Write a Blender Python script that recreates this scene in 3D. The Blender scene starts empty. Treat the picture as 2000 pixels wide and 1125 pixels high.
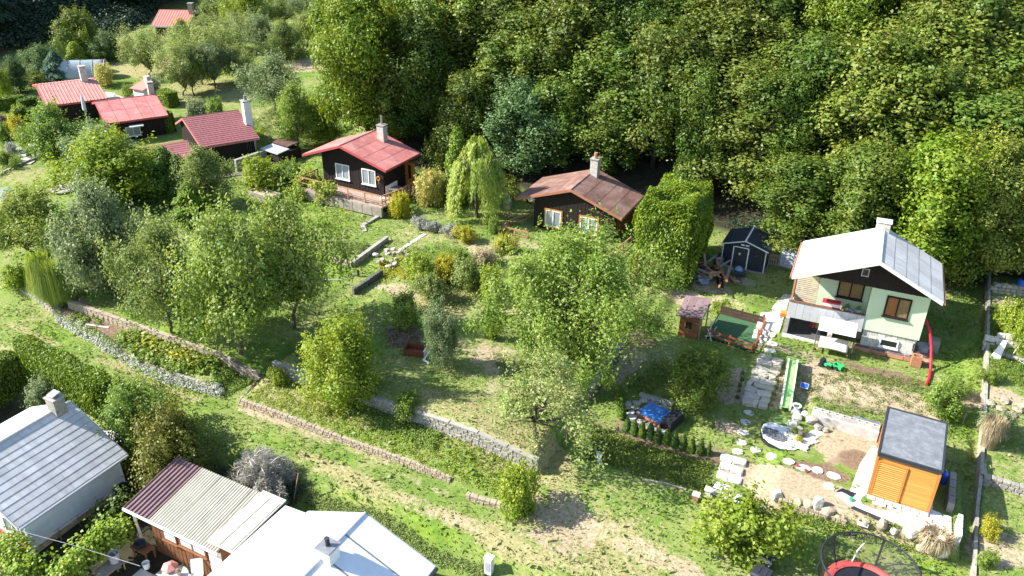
import bpy, math, random
import numpy as np
from mathutils import Matrix, Vector

R = math.radians
rnd = random.Random(7)
sc = bpy.context.scene
col = sc.collection

# ------------------------------------------------------------------ camera
# world axes: x runs along the contour of the hillside, y up the slope, z up
F_PX, PITCH, ROLL, HEAD, CAM_H = 1590.0, R(27.8), R(1.07), R(27.0), 25.0
fw = Vector((-math.sin(HEAD) * math.cos(PITCH), math.cos(HEAD) * math.cos(PITCH), -math.sin(PITCH)))
rt = Vector((math.cos(HEAD), math.sin(HEAD), 0))
up = rt.cross(fw)
e1 = math.cos(ROLL) * rt + math.sin(ROLL) * up
e2 = -math.sin(ROLL) * rt + math.cos(ROLL) * up
cam_data = bpy.data.cameras.new('camera')
cam_data.sensor_width = 36.0
cam_data.lens = F_PX / 2000 * 36.0
cam_data.clip_end = 2000
cam_data.clip_start = 0.5
cam = bpy.data.objects.new('camera', cam_data)
col.objects.link(cam)
M = Matrix((e1, e2, -fw)).transposed().to_4x4()
M.translation = Vector((0, 0, CAM_H))
cam.matrix_world = M
sc.camera = cam

# ------------------------------------------------------------------ light
SUN_EL = R(36)
SUN_AZ = math.atan2(-0.91, -0.41)          # clockwise from +y
world = bpy.data.worlds.new('World')
sc.world = world
world.use_nodes = True
wn = world.node_tree
bg = wn.nodes['Background']
sky = wn.nodes.new('ShaderNodeTexSky')
sky.sky_type = 'NISHITA'
sky.sun_disc = False
sky.sun_elevation = SUN_EL
sky.sun_rotation = SUN_AZ % (2 * math.pi)
sky.air_density = 1.0
sky.dust_density = 0.6
bg.inputs['Strength'].default_value = 0.125
wn.links.new(sky.outputs[0], bg.inputs[0])
sun_d = bpy.data.lights.new('sun', 'SUN')
sun_d.energy = 5.0
sun_d.angle = R(0.5)
sun_d.color = (1.0, 0.965, 0.905)
sun = bpy.data.objects.new('sun', sun_d)
col.objects.link(sun)
sd = Vector((math.sin(SUN_AZ) * math.cos(SUN_EL), math.cos(SUN_AZ) * math.cos(SUN_EL), math.sin(SUN_EL)))
sun.rotation_euler = sd.to_track_quat('Z', 'Y').to_euler()
sun.location = (0, 0, 80)
sc.view_settings.view_transform = 'Standard'
sc.view_settings.look = 'None'
sc.view_settings.exposure = 1.42
sc.view_settings.gamma = 1.0
sc.view_settings.use_curve_mapping = False
sc.render.engine = 'CYCLES'
sc.cycles.max_bounces = 7
sc.cycles.transparent_max_bounces = 8
sc.cycles.transmission_bounces = 4
sc.cycles.use_denoising = True

# ------------------------------------------------------------------ picture <-> place
def at(px, py, z=0.0):
    """the point at height z seen at pixel (px, py) of the 2000 x 1125 photograph"""
    d = fw + (px - 1000) / F_PX * e1 - (py - 562.5) / F_PX * e2
    t = (z - CAM_H) / d.z
    return Vector((d.x * t, d.y * t, z))

def proj(p):
    v = Vector(p) - Vector((0, 0, CAM_H))
    k = v.dot(fw)
    return 1000 + F_PX * v.dot(e1) / k, 562.5 - F_PX * v.dot(e2) / k, k

# ------------------------------------------------------------------ terrain heights
def sst(a, b, x):
    t = np.clip((x - a) / (b - a), 0, 1)
    return t * t * (3 - 2 * t)

PADS = [  # x0, x1, y0, y1, z, soft edges (left, right, front, back)
    (-2.0, 5.35, 30.75, 36.75, 0.0, 1.5, .1, .15, .15),
    (-1.7, 5.4, 36.8, 38.2, 0.42, .3, .3, .1, 1.5),
    (-5.2, 4.4, 41.6, 50.5, 0.6, 2, 1.2, 2.5, 2),
    (-46, -32.2, 39.25, 48.3, .55, 4, .12, .12, .3),
    (-11.2, -5.4, 40.9, 45.0, .36, .8, .6, .9, 1.2),
    (-45, -35.5, 48.6, 54.5, 1.4, 2, 1.5, .3, 2),
    (-26, -16, 47.5, 55, 1.0, 2, 2, 3, 2),
]
def terr(x, y):
    x = np.asarray(x, float); y = np.asarray(y, float)
    z = np.interp(y, [0, 10, 15, 19.8, 21.6, 22.8, 23.6, 25.25, 27.4, 30.5, 33, 37, 40, 44, 48, 53, 56],
                  [-5, -3.3, -3.0, -3.0, -2.5, -1.45, -1.22, -1.15, -.85, -.58, -.35, 0, .4, .7, 1.0, 1.1, 1.3])
    # lower retaining wall and the main retaining wall of the middle garden
    wx = sst(-29.4, -28.8, x) * (1 - sst(-16.2, -11.8, x))
    z = z + .45 * sst(25.22, 25.36, y) * wx * (1 - sst(27.6, 31, y))
    wx = sst(-29, -28, x) * (1 - sst(-12.8, -12.3, x))
    z = z + .95 * sst(27.45, 27.6, y) * wx * (1 - .85 * sst(28.5, 39, y))
    # left terraces
    wx = 1 - sst(-31.5, -30.5, x)
    yl = 25.35 + np.maximum(0, -39.3 - x) * .17
    z = z + .45 * sst(yl - .02, yl + .12, y) * wx * (1 - sst(yl + 6, yl + 14, y))
    wx = sst(-45.2, -44.4, x) * (1 - sst(-29.8, -29.2, x))
    z = z + .5 * sst(27.0, 27.15, y) * wx * (1 - sst(29, 38, y))
    # cross wall on the right of the middle garden
    z = z + .75 * (1 - sst(-12.42, -12.3, x)) * sst(-17.5, -13, x) * sst(32.6, 33.6, y) * (1 - sst(37.6, 39.5, y))
    # neighbour's plot on the right
    z = z + .3 * sst(6.0, 6.12, x) + .35 * sst(6.0, 6.12, x) * sst(35.55, 35.7, y)
    for (x0, x1, y0, y1, pz, a, b, c, d) in PADS:
        w = sst(x0 - a, x0, x) * (1 - sst(x1, x1 + b, x)) * sst(y0 - c, y0, y) * (1 - sst(y1, y1 + d, y))
        z = z * (1 - w) + pz * w
    # forest slope, orchard slope, far slope and the shaded slope across the valley
    fx = sst(-54, -40, x)
    z = z + fx * .5 * np.clip(y - 57, 0, 75) + (1 - fx) * .085 * np.clip(y - 58, 0, 60)
    z = z + (1 - fx) * .5 * np.clip(y - 116, 0, 50)
    d = -x - 100 - .03 * (y - 57)
    z = z + .78 * np.clip(d, 0, 70) * sst(0, 14, d)
    z = z + .05 * np.sin(x * .9 + 1.3 * np.sin(y * .5)) * np.sin(y * .8 + .7) * sst(22, 26, y)
    return z

def tz(x, y):
    return float(terr(x, y))

def G(px, py):
    """where the view ray through a pixel meets the ground"""
    d = fw + (px - 1000) / F_PX * e1 - (py - 562.5) / F_PX * e2
    t0, step = 20.0, .5
    t = t0
    while t < 400:
        p = d * t
        if CAM_H + p.z < tz(p.x, p.y):
            lo, hi = t - step, t
            for _ in range(14):
                m = (lo + hi) / 2
                q = d * m
                if CAM_H + q.z < tz(q.x, q.y): hi = m
                else: lo = m
            q = d * hi
            return Vector((q.x, q.y, tz(q.x, q.y)))
        t += step
    q = d * 200
    return Vector((q.x, q.y, tz(q.x, q.y)))

# ------------------------------------------------------------------ materials
MATS = {}
def nodes(name):
    m = bpy.data.materials.new(name)
    m.use_nodes = True
    nt = m.node_tree
    MATS[name] = m
    return m, nt, nt.nodes['Principled BSDF'], nt.links.new

def N(nt, t, **kw):
    n = nt.nodes.new(t)
    for k, v in kw.items():
        if k.startswith('i_'):
            n.inputs[k[2:].replace('_', ' ')].default_value = v
        else:
            setattr(n, k, v)
    return n

def ramp(nt, stops):
    r = nt.nodes.new('ShaderNodeValToRGB')
    e = r.color_ramp.elements
    while len(e) < len(stops): e.new(.5)
    for el, (p, c) in zip(e, stops):
        el.position = p
        el.color = (c[0], c[1], c[2], 1) if not isinstance(c, (int, float)) else (c, c, c, 1)
    return r

def pbr(name, c, rough=.7, var=.25, scale=3.0, c2=None, metal=0.0, bump=.0, bscale=40.0, spec=.35, alpha=None, stretch=None, stain=None):
    """a painted / timber / mineral surface with uneven colour, wear and a fine relief"""
    m, nt, b, L = nodes(name)
    tc = N(nt, 'ShaderNodeTexCoord')
    mp = N(nt, 'ShaderNodeMapping')
    if stretch: mp.inputs['Scale'].default_value = stretch
    L(tc.outputs['Object'], mp.inputs[0])
    n1 = N(nt, 'ShaderNodeTexNoise', i_Scale=scale, i_Detail=6.0, i_Roughness=.65)
    L(mp.outputs[0], n1.inputs['Vector'])
    lo = tuple(v * (1 - var) for v in c)
    hi = c2 or tuple(min(1, v * (1 + var * .7)) for v in c)
    r = ramp(nt, [(.3, lo), (.5, c), (.72, hi)])
    L(n1.outputs[0], r.inputs[0])
    out = r.outputs[0]
    oi = N(nt, 'ShaderNodeObjectInfo')
    hv = N(nt, 'ShaderNodeHueSaturation')
    mr = N(nt, 'ShaderNodeMapRange', i_To_Min=.86, i_To_Max=1.1)
    L(oi.outputs['Random'], mr.inputs[0]); L(mr.outputs[0], hv.inputs['Value']); L(out, hv.inputs['Color'])
    out = hv.outputs[0]
    if stain:
        n3 = N(nt, 'ShaderNodeTexNoise', i_Scale=scale * .45, i_Detail=8.0, i_Roughness=.75)
        L(tc.outputs['Object'], n3.inputs['Vector'])
        r3 = ramp(nt, [(.5, 0.0), (.68, .75)])
        L(n3.outputs[0], r3.inputs[0])
        mx = N(nt, 'ShaderNodeMixRGB')
        mx.inputs['Color2'].default_value = (*stain, 1)
        L(r3.outputs[0], mx.inputs[0]); L(out, mx.inputs[1])
        out = mx.outputs[0]
    L(out, b.inputs['Base Color'])
    b.inputs['Roughness'].default_value = rough
    b.inputs['Metallic'].default_value = metal
    b.inputs['Specular IOR Level'].default_value = spec
    if bump:
        n2 = N(nt, 'ShaderNodeTexNoise', i_Scale=bscale, i_Detail=4.0)
        L(mp.outputs[0], n2.inputs['Vector'])
        bp = N(nt, 'ShaderNodeBump', i_Strength=bump, i_Distance=.03)
        L(n2.outputs[0], bp.inputs['Height']); L(bp.outputs[0], b.inputs['Normal'])
    if alpha is not None:
        b.inputs['Alpha'].default_value = alpha
    return m

def leafmat(name, a, bcol, ccol, trans=.42, rough=.5, spec=.3, hue=.006, val=.07):
    m, nt, b, L = nodes(name)
    at_ = N(nt, 'ShaderNodeAttribute', attribute_name='tint')
    r = ramp(nt, [(0.0, a), (.5, bcol), (1.0, ccol)])
    L(at_.outputs['Fac'], r.inputs[0])
    oi = N(nt, 'ShaderNodeObjectInfo')
    hv = N(nt, 'ShaderNodeHueSaturation')
    m1 = N(nt, 'ShaderNodeMapRange', i_To_Min=.5 - hue, i_To_Max=.5 + hue)
    m2 = N(nt, 'ShaderNodeMapRange', i_To_Min=1 - val, i_To_Max=1 + val)
    wn_ = N(nt, 'ShaderNodeTexWhiteNoise', noise_dimensions='1D')
    L(oi.outputs['Random'], m1.inputs[0]); L(oi.outputs['Random'], wn_.inputs['W'])
    L(wn_.outputs[0], m2.inputs[0])
    L(m1.outputs[0], hv.inputs['Hue']); L(m2.outputs[0], hv.inputs['Value']); L(r.outputs[0], hv.inputs['Color'])
    L(hv.outputs[0], b.inputs['Base Color'])
    b.inputs['Roughness'].default_value = rough
    b.inputs['Specular IOR Level'].default_value = spec
    tr = N(nt, 'ShaderNodeBsdfTranslucent')
    tcol = N(nt, 'ShaderNodeHueSaturation', i_Hue=.488, i_Saturation=1.1, i_Value=1.25)
    L(hv.outputs[0], tcol.inputs['Color']); L(tcol.outputs[0], tr.inputs[0])
    mix = N(nt, 'ShaderNodeMixShader')
    mix.inputs[0].default_value = trans
    L(b.outputs[0], mix.inputs[1]); L(tr.outputs[0], mix.inputs[2])
    L(mix.outputs[0], nt.nodes['Material Output'].inputs['Surface'])
    return m

leafmat('leaf_forest', (.045, .092, .011), (.092, .152, .019), (.215, .25, .042), trans=.33, hue=.012, val=.22)
leafmat('leaf_bright', (.085, .15, .012), (.15, .225, .017), (.28, .31, .035), trans=.33, hue=.012, val=.22)
leafmat('leaf_bluegreen', (.05, .10, .028), (.088, .15, .044), (.165, .225, .08), trans=.33, hue=.012, val=.22)
leafmat('leaf_autumn', (.085, .15, .02), (.15, .21, .03), (.27, .275, .05), trans=.33, hue=.012, val=.22)
leafmat('leaf_shade', (.024, .050, .026), (.038, .072, .038), (.06, .10, .05), trans=.2)  # shade of the woods put into a darker leaf colour
leafmat('leaf_fruit', (.095, .175, .022), (.172, .27, .042), (.31, .385, .10))
leafmat('leaf_orchard', (.15, .215, .05), (.24, .305, .085), (.38, .41, .17))
leafmat('leaf_pale', (.14, .22, .03), (.235, .315, .058), (.37, .42, .135))
leafmat('leaf_lime', (.13, .22, .02), (.22, .31, .03), (.34, .385, .065))
leafmat('leaf_olive', (.115, .18, .04), (.19, .26, .065), (.31, .35, .12))
leafmat('leaf_silver', (.11, .17, .06), (.185, .25, .10), (.32, .37, .20))
leafmat('leaf_white', (0.200, 0.230, 0.160), (0.340, 0.370, 0.280), (0.550, 0.560, 0.480), trans=.25)
leafmat('leaf_thuja', (.07, .135, .010), (.125, .205, .014), (.21, .28, .022), trans=.2)
leafmat('leaf_thuja_dark', (.045, .095, .011), (.078, .145, .017), (.135, .20, .026), trans=.2)
leafmat('leaf_golden', (.085, .10, .015), (.14, .15, .022), (.23, .215, .038), trans=.2)
leafmat('leaf_yellow', (0.260, 0.270, 0.060), (0.420, 0.400, 0.110), (0.600, 0.550, 0.200))
leafmat('leaf_gold_bush', (0.240, 0.260, 0.020), (0.360, 0.360, 0.030), (0.520, 0.480, 0.060))
leafmat('leaf_willow', (.21, .31, .05), (.34, .44, .09), (.50, .56, .18))
leafmat('leaf_spruce', (0.045, 0.098, 0.053), (0.083, 0.150, 0.083), (0.150, 0.225, 0.135), trans=.12)
leafmat('leaf_dry', (0.240, 0.190, 0.100), (0.380, 0.310, 0.180), (0.520, 0.440, 0.280), trans=.25)
leafmat('leaf_greydry', (.30, .28, .225), (.42, .39, .32), (.55, .515, .44), trans=.15)
leafmat('leaf_reed', (.14, .24, .03), (.24, .34, .05), (.40, .43, .13))
leafmat('leaf_weed', (.10, .19, .025), (.18, .275, .04), (.31, .35, .09))
leafmat('leaf_purple', (.22, .15, .11), (.32, .24, .18), (.42, .33, .26))
leafmat('leaf_lavender', (.20, .22, .16), (.30, .31, .25), (.42, .42, .38))
pbr('bark', (.10, .08, .06), .9, .4, 8, bump=.5, bscale=30)
pbr('bark_dark', (.05, .042, .035), .9, .4, 8, bump=.5, bscale=30)
# ------------------------------------------------------------------ mesh helpers
class MB:
    def __init__(s): s.v = []; s.f = []
    def add(s, vs, fs):
        o = len(s.v)
        s.v.extend([tuple(p) for p in vs]); s.f.extend([tuple(i + o for i in f) for f in fs])
        return s
    def box8(s, p):     # 4 bottom then 4 top, counter-clockwise
        return s.add(p, [(3, 2, 1, 0), (4, 5, 6, 7), (0, 1, 5, 4), (1, 2, 6, 5), (2, 3, 7, 6), (3, 0, 4, 7)])
    def box(s, x0, x1, y0, y1, z0, z1):
        return s.box8([(x0, y0, z0), (x1, y0, z0), (x1, y1, z0), (x0, y1, z0), (x0, y0, z1), (x1, y0, z1), (x1, y1, z1), (x0, y1, z1)])
    def cbox(s, c, d, rz=0, tilt=0):
        m = Matrix.Rotation(rz, 3, 'Z') @ Matrix.Rotation(tilt, 3, 'X')
        k = [(-1, -1, -1), (1, -1, -1), (1, 1, -1), (-1, 1, -1), (-1, -1, 1), (1, -1, 1), (1, 1, 1), (-1, 1, 1)]
        return s.box8([Vector(c) + m @ Vector((a * d[0] / 2, b * d[1] / 2, e * d[2] / 2)) for a, b, e in k])
    def prism(s, poly, z0, z1):     # poly: ccw list of (x, y) or (x, y, zoff)
        n = len(poly)
        vs = [(p[0], p[1], z0 + (p[2] if len(p) > 2 else 0)) for p in poly] + [(p[0], p[1], z1 + (p[2] if len(p) > 2 else 0)) for p in poly]
        fs = [tuple(range(n - 1, -1, -1)), tuple(range(n, 2 * n))] + [(i, (i + 1) % n, n + (i + 1) % n, n + i) for i in range(n)]
        return s.add(vs, fs)
    def gprism(s, poly, y0, y1):    # poly in the x-z plane, extruded along y
        n = len(poly)
        vs = [(p[0], y0, p[1]) for p in poly] + [(p[0], y1, p[1]) for p in poly]
        fs = [tuple(range(n)), tuple(range(2 * n - 1, n - 1, -1))] + [((i + 1) % n, i, n + i, n + (i + 1) % n) for i in range(n)]
        return s.add(vs, fs)
    def tube(s, pts, r, n=6, r1=None):
        pts = [Vector(p) for p in pts]
        m = len(pts)
        rings = []
        for i, p in enumerate(pts):
            t = (pts[min(i + 1, m - 1)] - pts[max(i - 1, 0)])
            if t.length < 1e-6: t = Vector((0, 0, 1))
            t.normalize()
            a = Vector((1, 0, 0)) if abs(t.x) < .8 else Vector((0, 1, 0))
            u = t.cross(a).normalized(); w = t.cross(u)
            rr = r if r1 is None else r + (r1 - r) * i / max(1, m - 1)
            rings.append([p + rr * (math.cos(2 * math.pi * k / n) * u + math.sin(2 * math.pi * k / n) * w) for k in range(n)])
        vs = [q for rg in rings for q in rg]
        fs = [(i * n + k, i * n + (k + 1) % n, (i + 1) * n + (k + 1) % n, (i + 1) * n + k) for i in range(m - 1) for k in range(n)]
        fs += [tuple(range(n - 1, -1, -1)), tuple(range((m - 1) * n, m * n))]
        return s.add(vs, fs)
    def lathe(s, prof, n=16, c=(0, 0, 0)):
        vs = [(c[0] + r * math.cos(2 * math.pi * k / n), c[1] + r * math.sin(2 * math.pi * k / n), c[2] + z) for r, z in prof for k in range(n)]
        m = len(prof)
        fs = [(i * n + k, i * n + (k + 1) % n, (i + 1) * n + (k + 1) % n, (i + 1) * n + k) for i in range(m - 1) for k in range(n)]
        fs += [tuple(range(n - 1, -1, -1)), tuple(range((m - 1) * n, m * n))]
        return s.add(vs, fs)
    def rock(s, c, d, seed=0, n=2, rough=.18, rz=None):
        q = random.Random(seed)
        vs, fs = ICO
        rz = q.uniform(0, 6.3) if rz is None else rz
        cs, sn = math.cos(rz), math.sin(rz)
        out = []
        for (x, y, z) in vs:
            k = 1 + q.uniform(-rough, rough)
            # squarer than a ball
            e = lambda t: math.copysign(abs(t) ** .72, t)
            x, y, z = e(x) * k * d[0] / 2, e(y) * k * d[1] / 2, e(z) * k * d[2] / 2
            out.append((c[0] + x * cs - y * sn, c[1] + x * sn + y * cs, c[2] + z))
        return s.add(out, fs)
    def grid(s, fn, nu, nv):
        vs = [fn(i / nu, j / nv) for j in range(nv + 1) for i in range(nu + 1)]
        fs = [(j * (nu + 1) + i, j * (nu + 1) + i + 1, (j + 1) * (nu + 1) + i + 1, (j + 1) * (nu + 1) + i) for j in range(nv) for i in range(nu)]
        return s.add(vs, fs)
    def mesh(s, name):
        me = bpy.data.meshes.new(name)
        me.from_pydata(s.v, [], s.f)
        me.update()
        return me
    def build(s, name, mat, parent=None, loc=None, rz=None, smooth=False, kind=None):
        return link(name, s.mesh(name), mat, parent, loc, rz, smooth, kind)

def _ico():
    import bmesh
    b = bmesh.new()
    bmesh.ops.create_icosphere(b, subdivisions=2, radius=1)
    b.verts.ensure_lookup_table()
    r = ([tuple(v.co) for v in b.verts], [tuple(v.index for v in f.verts) for f in b.faces])
    b.free()
    return r
ICO = _ico()

def link(name, me, mat, parent=None, loc=None, rz=None, smooth=False, kind=None):
    o = bpy.data.objects.new(name, me)
    col.objects.link(o)
    if mat and not me.materials: me.materials.append(MATS[mat])
    if parent: o.parent = parent
    if loc is not None: o.location = loc
    if rz is not None: o.rotation_euler = (0, 0, rz)
    if smooth: me.polygons.foreach_set('use_smooth', [True] * len(me.polygons))
    if kind: o['kind'] = kind
    return o

def tag(o, label, cat, group=None):
    o['label'] = label
    o['category'] = cat
    if group: o['group'] = group
    return o

def thing(name, label, cat, loc=(0, 0, 0), rz=0.0, group=None):
    o = bpy.data.objects.new(name, None)
    o.empty_display_size = .3
    col.objects.link(o)
    o.location = loc
    o.rotation_euler = (0, 0, rz)
    return tag(o, label, cat, group)

def copy_thing(root, loc, rz=0.0, label=None, scale=None):
    kids = [c for c in bpy.data.objects if c.parent == root]
    r = root.copy(); col.objects.link(r)
    r.location = loc; r.rotation_euler = (0, 0, rz)
    if scale: r.scale = scale
    if label: r['label'] = label
    for ch in kids:
        c = ch.copy(); col.objects.link(c); c.parent = r
        for g in [q for q in bpy.data.objects if q.parent == ch]:
            d = g.copy(); col.objects.link(d); d.parent = c
    return r

ORD = ['first', 'second', 'third', 'fourth', 'fifth', 'sixth', 'seventh', 'eighth', 'ninth', 'tenth', 'eleventh', 'twelfth', 'thirteenth',
       'fourteenth', 'fifteenth', 'sixteenth', 'seventeenth', 'eighteenth', 'nineteenth', 'twentieth']
def nth(i):
    if i < 20: return ORD[i]
    i += 1
    return f"{i}{'th' if 10 < i % 100 < 14 else {1: 'st', 2: 'nd', 3: 'rd'}.get(i % 10, 'th')}"

# ------------------------------------------------------------------ foliage
def leaf_mesh(name, P, D, size, tint, asp=.55, seed=0, droop=0.0, along=None):
    """one folded leaf (a bent quad) at every point of P, facing along D"""
    g = np.random.default_rng(seed)
    n = len(P)
    D = D / np.maximum(1e-6, np.linalg.norm(D, axis=1, keepdims=True))
    a = g.normal(size=(n, 3)) if along is None else along + .25 * g.normal(size=(n, 3))
    a[:, 2] -= droop
    t = a - D * np.sum(a * D, 1, keepdims=True)
    t /= np.maximum(1e-6, np.linalg.norm(t, axis=1, keepdims=True))
    w = np.cross(D, t)
    s = (size * g.uniform(.6, 1.35, n))[:, None] if np.isscalar(size) else (size * g.uniform(.7, 1.3, n))[:, None]
    fold = s * .16
    v = np.empty((n, 4, 3))
    v[:, 0] = P - t * s * .5
    v[:, 1] = P + w * s * asp * .5 + D * fold
    v[:, 2] = P + t * s * .5
    v[:, 3] = P - w * s * asp * .5 + D * fold
    return quads(name, v.reshape(-1, 3), np.repeat(np.clip(tint, 0, 1), 4))

def quads(name, V, tint=None):
    n = len(V) // 4
    me = bpy.data.meshes.new(name)
    me.vertices.add(n * 4)
    me.vertices.foreach_set('co', V.astype(np.float32).ravel())
    me.loops.add(n * 4)
    me.loops.foreach_set('vertex_index', np.arange(n * 4, dtype=np.int32))
    me.polygons.add(n)
    me.polygons.foreach_set('loop_start', np.arange(0, n * 4, 4, dtype=np.int32))
    if tint is not None:
        at_ = me.attributes.new('tint', 'FLOAT', 'POINT')
        at_.data.foreach_set('value', tint.astype(np.float32))
    me.update(calc_edges=True)
    me.validate()
    return me

def unit(v):
    return v / np.maximum(1e-9, np.linalg.norm(v, axis=-1, keepdims=True))

def sph(g, n):
    return unit(g.normal(size=(n, 3)))

def cloud(g, lobes, clumps, leaves, spread=.24, low=-.55, hollow=.8, dirw=(.75, .45, .35)):
    """leaf positions: clumps of leaves on the outside of several lobes (centre, radius)"""
    Ps, Ds, Ts = [], [], []
    for (c, r) in lobes:
        c = np.array(c)
        r3 = np.array(r if hasattr(r, '__len__') else (r, r, r * .85))
        d = sph(g, clumps * 2)
        d = d[d[:, 2] > low][:clumps]
        k = len(d)
        cc = c + d * r3 * (hollow + (1.12 - hollow) * g.random((k, 1)) ** .6)
        lt = g.random() * .35
        ct = g.random(k) * .35 + lt
        m = leaves
        off = g.normal(size=(k, m, 3)) * (r3 * spread) * g.uniform(.55, 1.3, (k, 1, 1))
        P = cc[:, None, :] + off
        D = dirw[0] * unit(off) + dirw[1] * d[:, None, :] + dirw[2] * np.array([0, 0, 1.]) + .45 * g.normal(size=(k, m, 3))
        T = ct[:, None] + .4 * g.random((k, m))
        Ps.append(P.reshape(-1, 3)); Ds.append(D.reshape(-1, 3)); Ts.append(T.ravel())
    return np.concatenate(Ps), np.concatenate(Ds), np.concatenate(Ts)

PROTO = {}
def proto(key, crown, trunk, H, W, trunkmat='bark'):
    PROTO[key] = (crown, trunk, H, W, trunkmat)

def limbs(g, H, targets, r0, bend=.25, n=6, stem=.35):
    mb = MB()
    top = Vector((g.normal() * .05 * H, g.normal() * .05 * H, H * stem))
    mb.tube([(0, 0, -.3), (g.normal() * .03 * H, g.normal() * .03 * H, H * stem * .5), top], r0, n + 1, r0 * .72)
    for t in targets:
        t = Vector(t)
        mid = top.lerp(t, .5) + Vector((g.normal(), g.normal(), abs(g.normal()))) * bend * (t - top).length * .3
        mb.tube([top, mid, t], r0 * .55, n - 1, r0 * .12)
        for _ in range(2):
            q = mid + Vector((g.normal(), g.normal(), abs(g.normal()) * .6)) * (t - top).length * .24
            mb.tube([mid, mid.lerp(q, .5) + Vector((0, 0, .06 * H * .3)), q], r0 * .25, 4, r0 * .06)
    return mb

def make_broad(key, seed, H, Rr, base, nl, clumps, leaves, leaf, spread=.3, lobe=.3, r0=.2, stem=.35, prof=None, asp=.6, trunkmat='bark', low=-.7, hollow=.55, tall=1.25, shoots=0, jit=.3):
    """crown of many uneven lobes round the limbs, each a cluster of leaf clumps, with stray shoots"""
    g = np.random.default_rng(seed)
    prof = prof or (lambda t: (math.sin(math.pi * min(1, .16 + .80 * t))) ** .75)
    L_ = []
    bias = g.random() * 6.28
    for i in range(nl):
        t = (i + .5) / nl + g.normal() * .05
        t = min(.98, max(.02, t))
        a = i * 2.4 + g.random() * 1.6
        rr = Rr * prof(t) * (1 + .22 * math.cos(a - bias) + jit * g.normal() * .6)
        k = rr * (1 - lobe) * (.45 + .6 * g.random() ** .7) * (.3 if i == nl - 1 else 1)
        lr = Rr * lobe * g.uniform(.7, 1.35) * (.65 + .5 * prof(t))
        z = base + (H - base) * (.10 + .80 * t) + g.normal() * .02 * H
        L_.append(((k * math.cos(a), k * math.sin(a), z), (lr, lr * g.uniform(.75, 1.1), lr * tall * g.uniform(.7, 1.15))))
    P, D, T = cloud(g, L_, clumps, leaves, spread, low, hollow)
    if shoots:      # upright leafy shoots breaking the outline
        Ps, Ds, Ts = [P], [D], [T]
        for i in range(shoots):
            c, r = L_[g.integers(nl // 3, nl)]
            a = g.random() * 6.28
            p0 = np.array(c) + np.array([r[0] * .7 * math.cos(a), r[1] * .7 * math.sin(a), r[2] * .6])
            ln = Rr * g.uniform(.2, .5)
            u = g.random(34)
            dr = np.array([.35 * math.cos(a), .35 * math.sin(a), 1.]) * ln
            Ps.append(p0 + u[:, None] * dr + g.normal(size=(34, 3)) * leaf * .7)
            Ds.append(np.array([math.cos(a), math.sin(a), .6]) + .7 * g.normal(size=(34, 3)))
            Ts.append(.3 + .7 * g.random(34))
        P, D, T = np.concatenate(Ps), np.concatenate(Ds), np.concatenate(Ts)
    P[:, 2] = np.maximum(P[:, 2], .05)
    crown = leaf_mesh(key + '_crown', P, D, leaf, T, asp, seed)
    trunk = limbs(g, H, [l[0] for l in L_], r0, stem=stem).mesh(key + '_trunk')
    trunk.materials.append(MATS[trunkmat])
    # the size the crown really has, so that placed trees get the height and width asked for
    proto(key, crown, trunk, float(np.percentile(P[:, 2], 99.3)), 2 * float(np.percentile(np.abs(P[:, :2]), 98.5)), trunkmat)

# tall forest trees
FKW = dict(trunkmat='bark_dark')
make_broad('forest1', 11, 14, 4.2, 2.0, 16, 20, 125, .285, lobe=0.4, spread=.25, hollow=.62, prof=lambda t: math.sin(math.pi * min(1, .2 + .66 * t)) ** .6, r0=.22, stem=.45, shoots=30, **FKW)
make_broad('forest2', 12, 14, 3.8, 1.2, 15, 20, 125, .29, lobe=0.42, spread=.25, hollow=.62, prof=lambda t: math.sin(math.pi * min(1, .2 + .66 * t)) ** .6, r0=.2, stem=.5, shoots=40, tall=1.1, **FKW)
make_broad('forest3', 13, 14, 4.6, 2.4, 18, 20, 125, .27, lobe=0.37, spread=.25, hollow=.62, prof=lambda t: math.sin(math.pi * min(1, .2 + .66 * t)) ** .6, r0=.24, stem=.42, shoots=30, jit=.4, **FKW)
make_broad('forest4', 14, 14, 4.0, .5, 16, 20, 125, .285, lobe=0.41, spread=.25, hollow=.62, prof=lambda t: math.sin(math.pi * min(1, .2 + .66 * t)) ** .6, r0=.2, stem=.4, shoots=40, **FKW)
make_broad('forest5', 15, 14, 3.4, .8, 14, 20, 125, .27, lobe=0.44, spread=.25, hollow=.62, prof=lambda t: math.sin(math.pi * min(1, .2 + .66 * t)) ** .6, r0=.2, stem=.5, shoots=44, tall=1.1, **FKW)
make_broad('forest6', 16, 14, 4.4, 1.4, 17, 20, 125, .285, lobe=0.38, spread=.25, hollow=.62, prof=lambda t: math.sin(math.pi * min(1, .2 + .66 * t)) ** .6, r0=.22, stem=.42, shoots=36, jit=.45, tall=1.1, **FKW)
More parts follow.
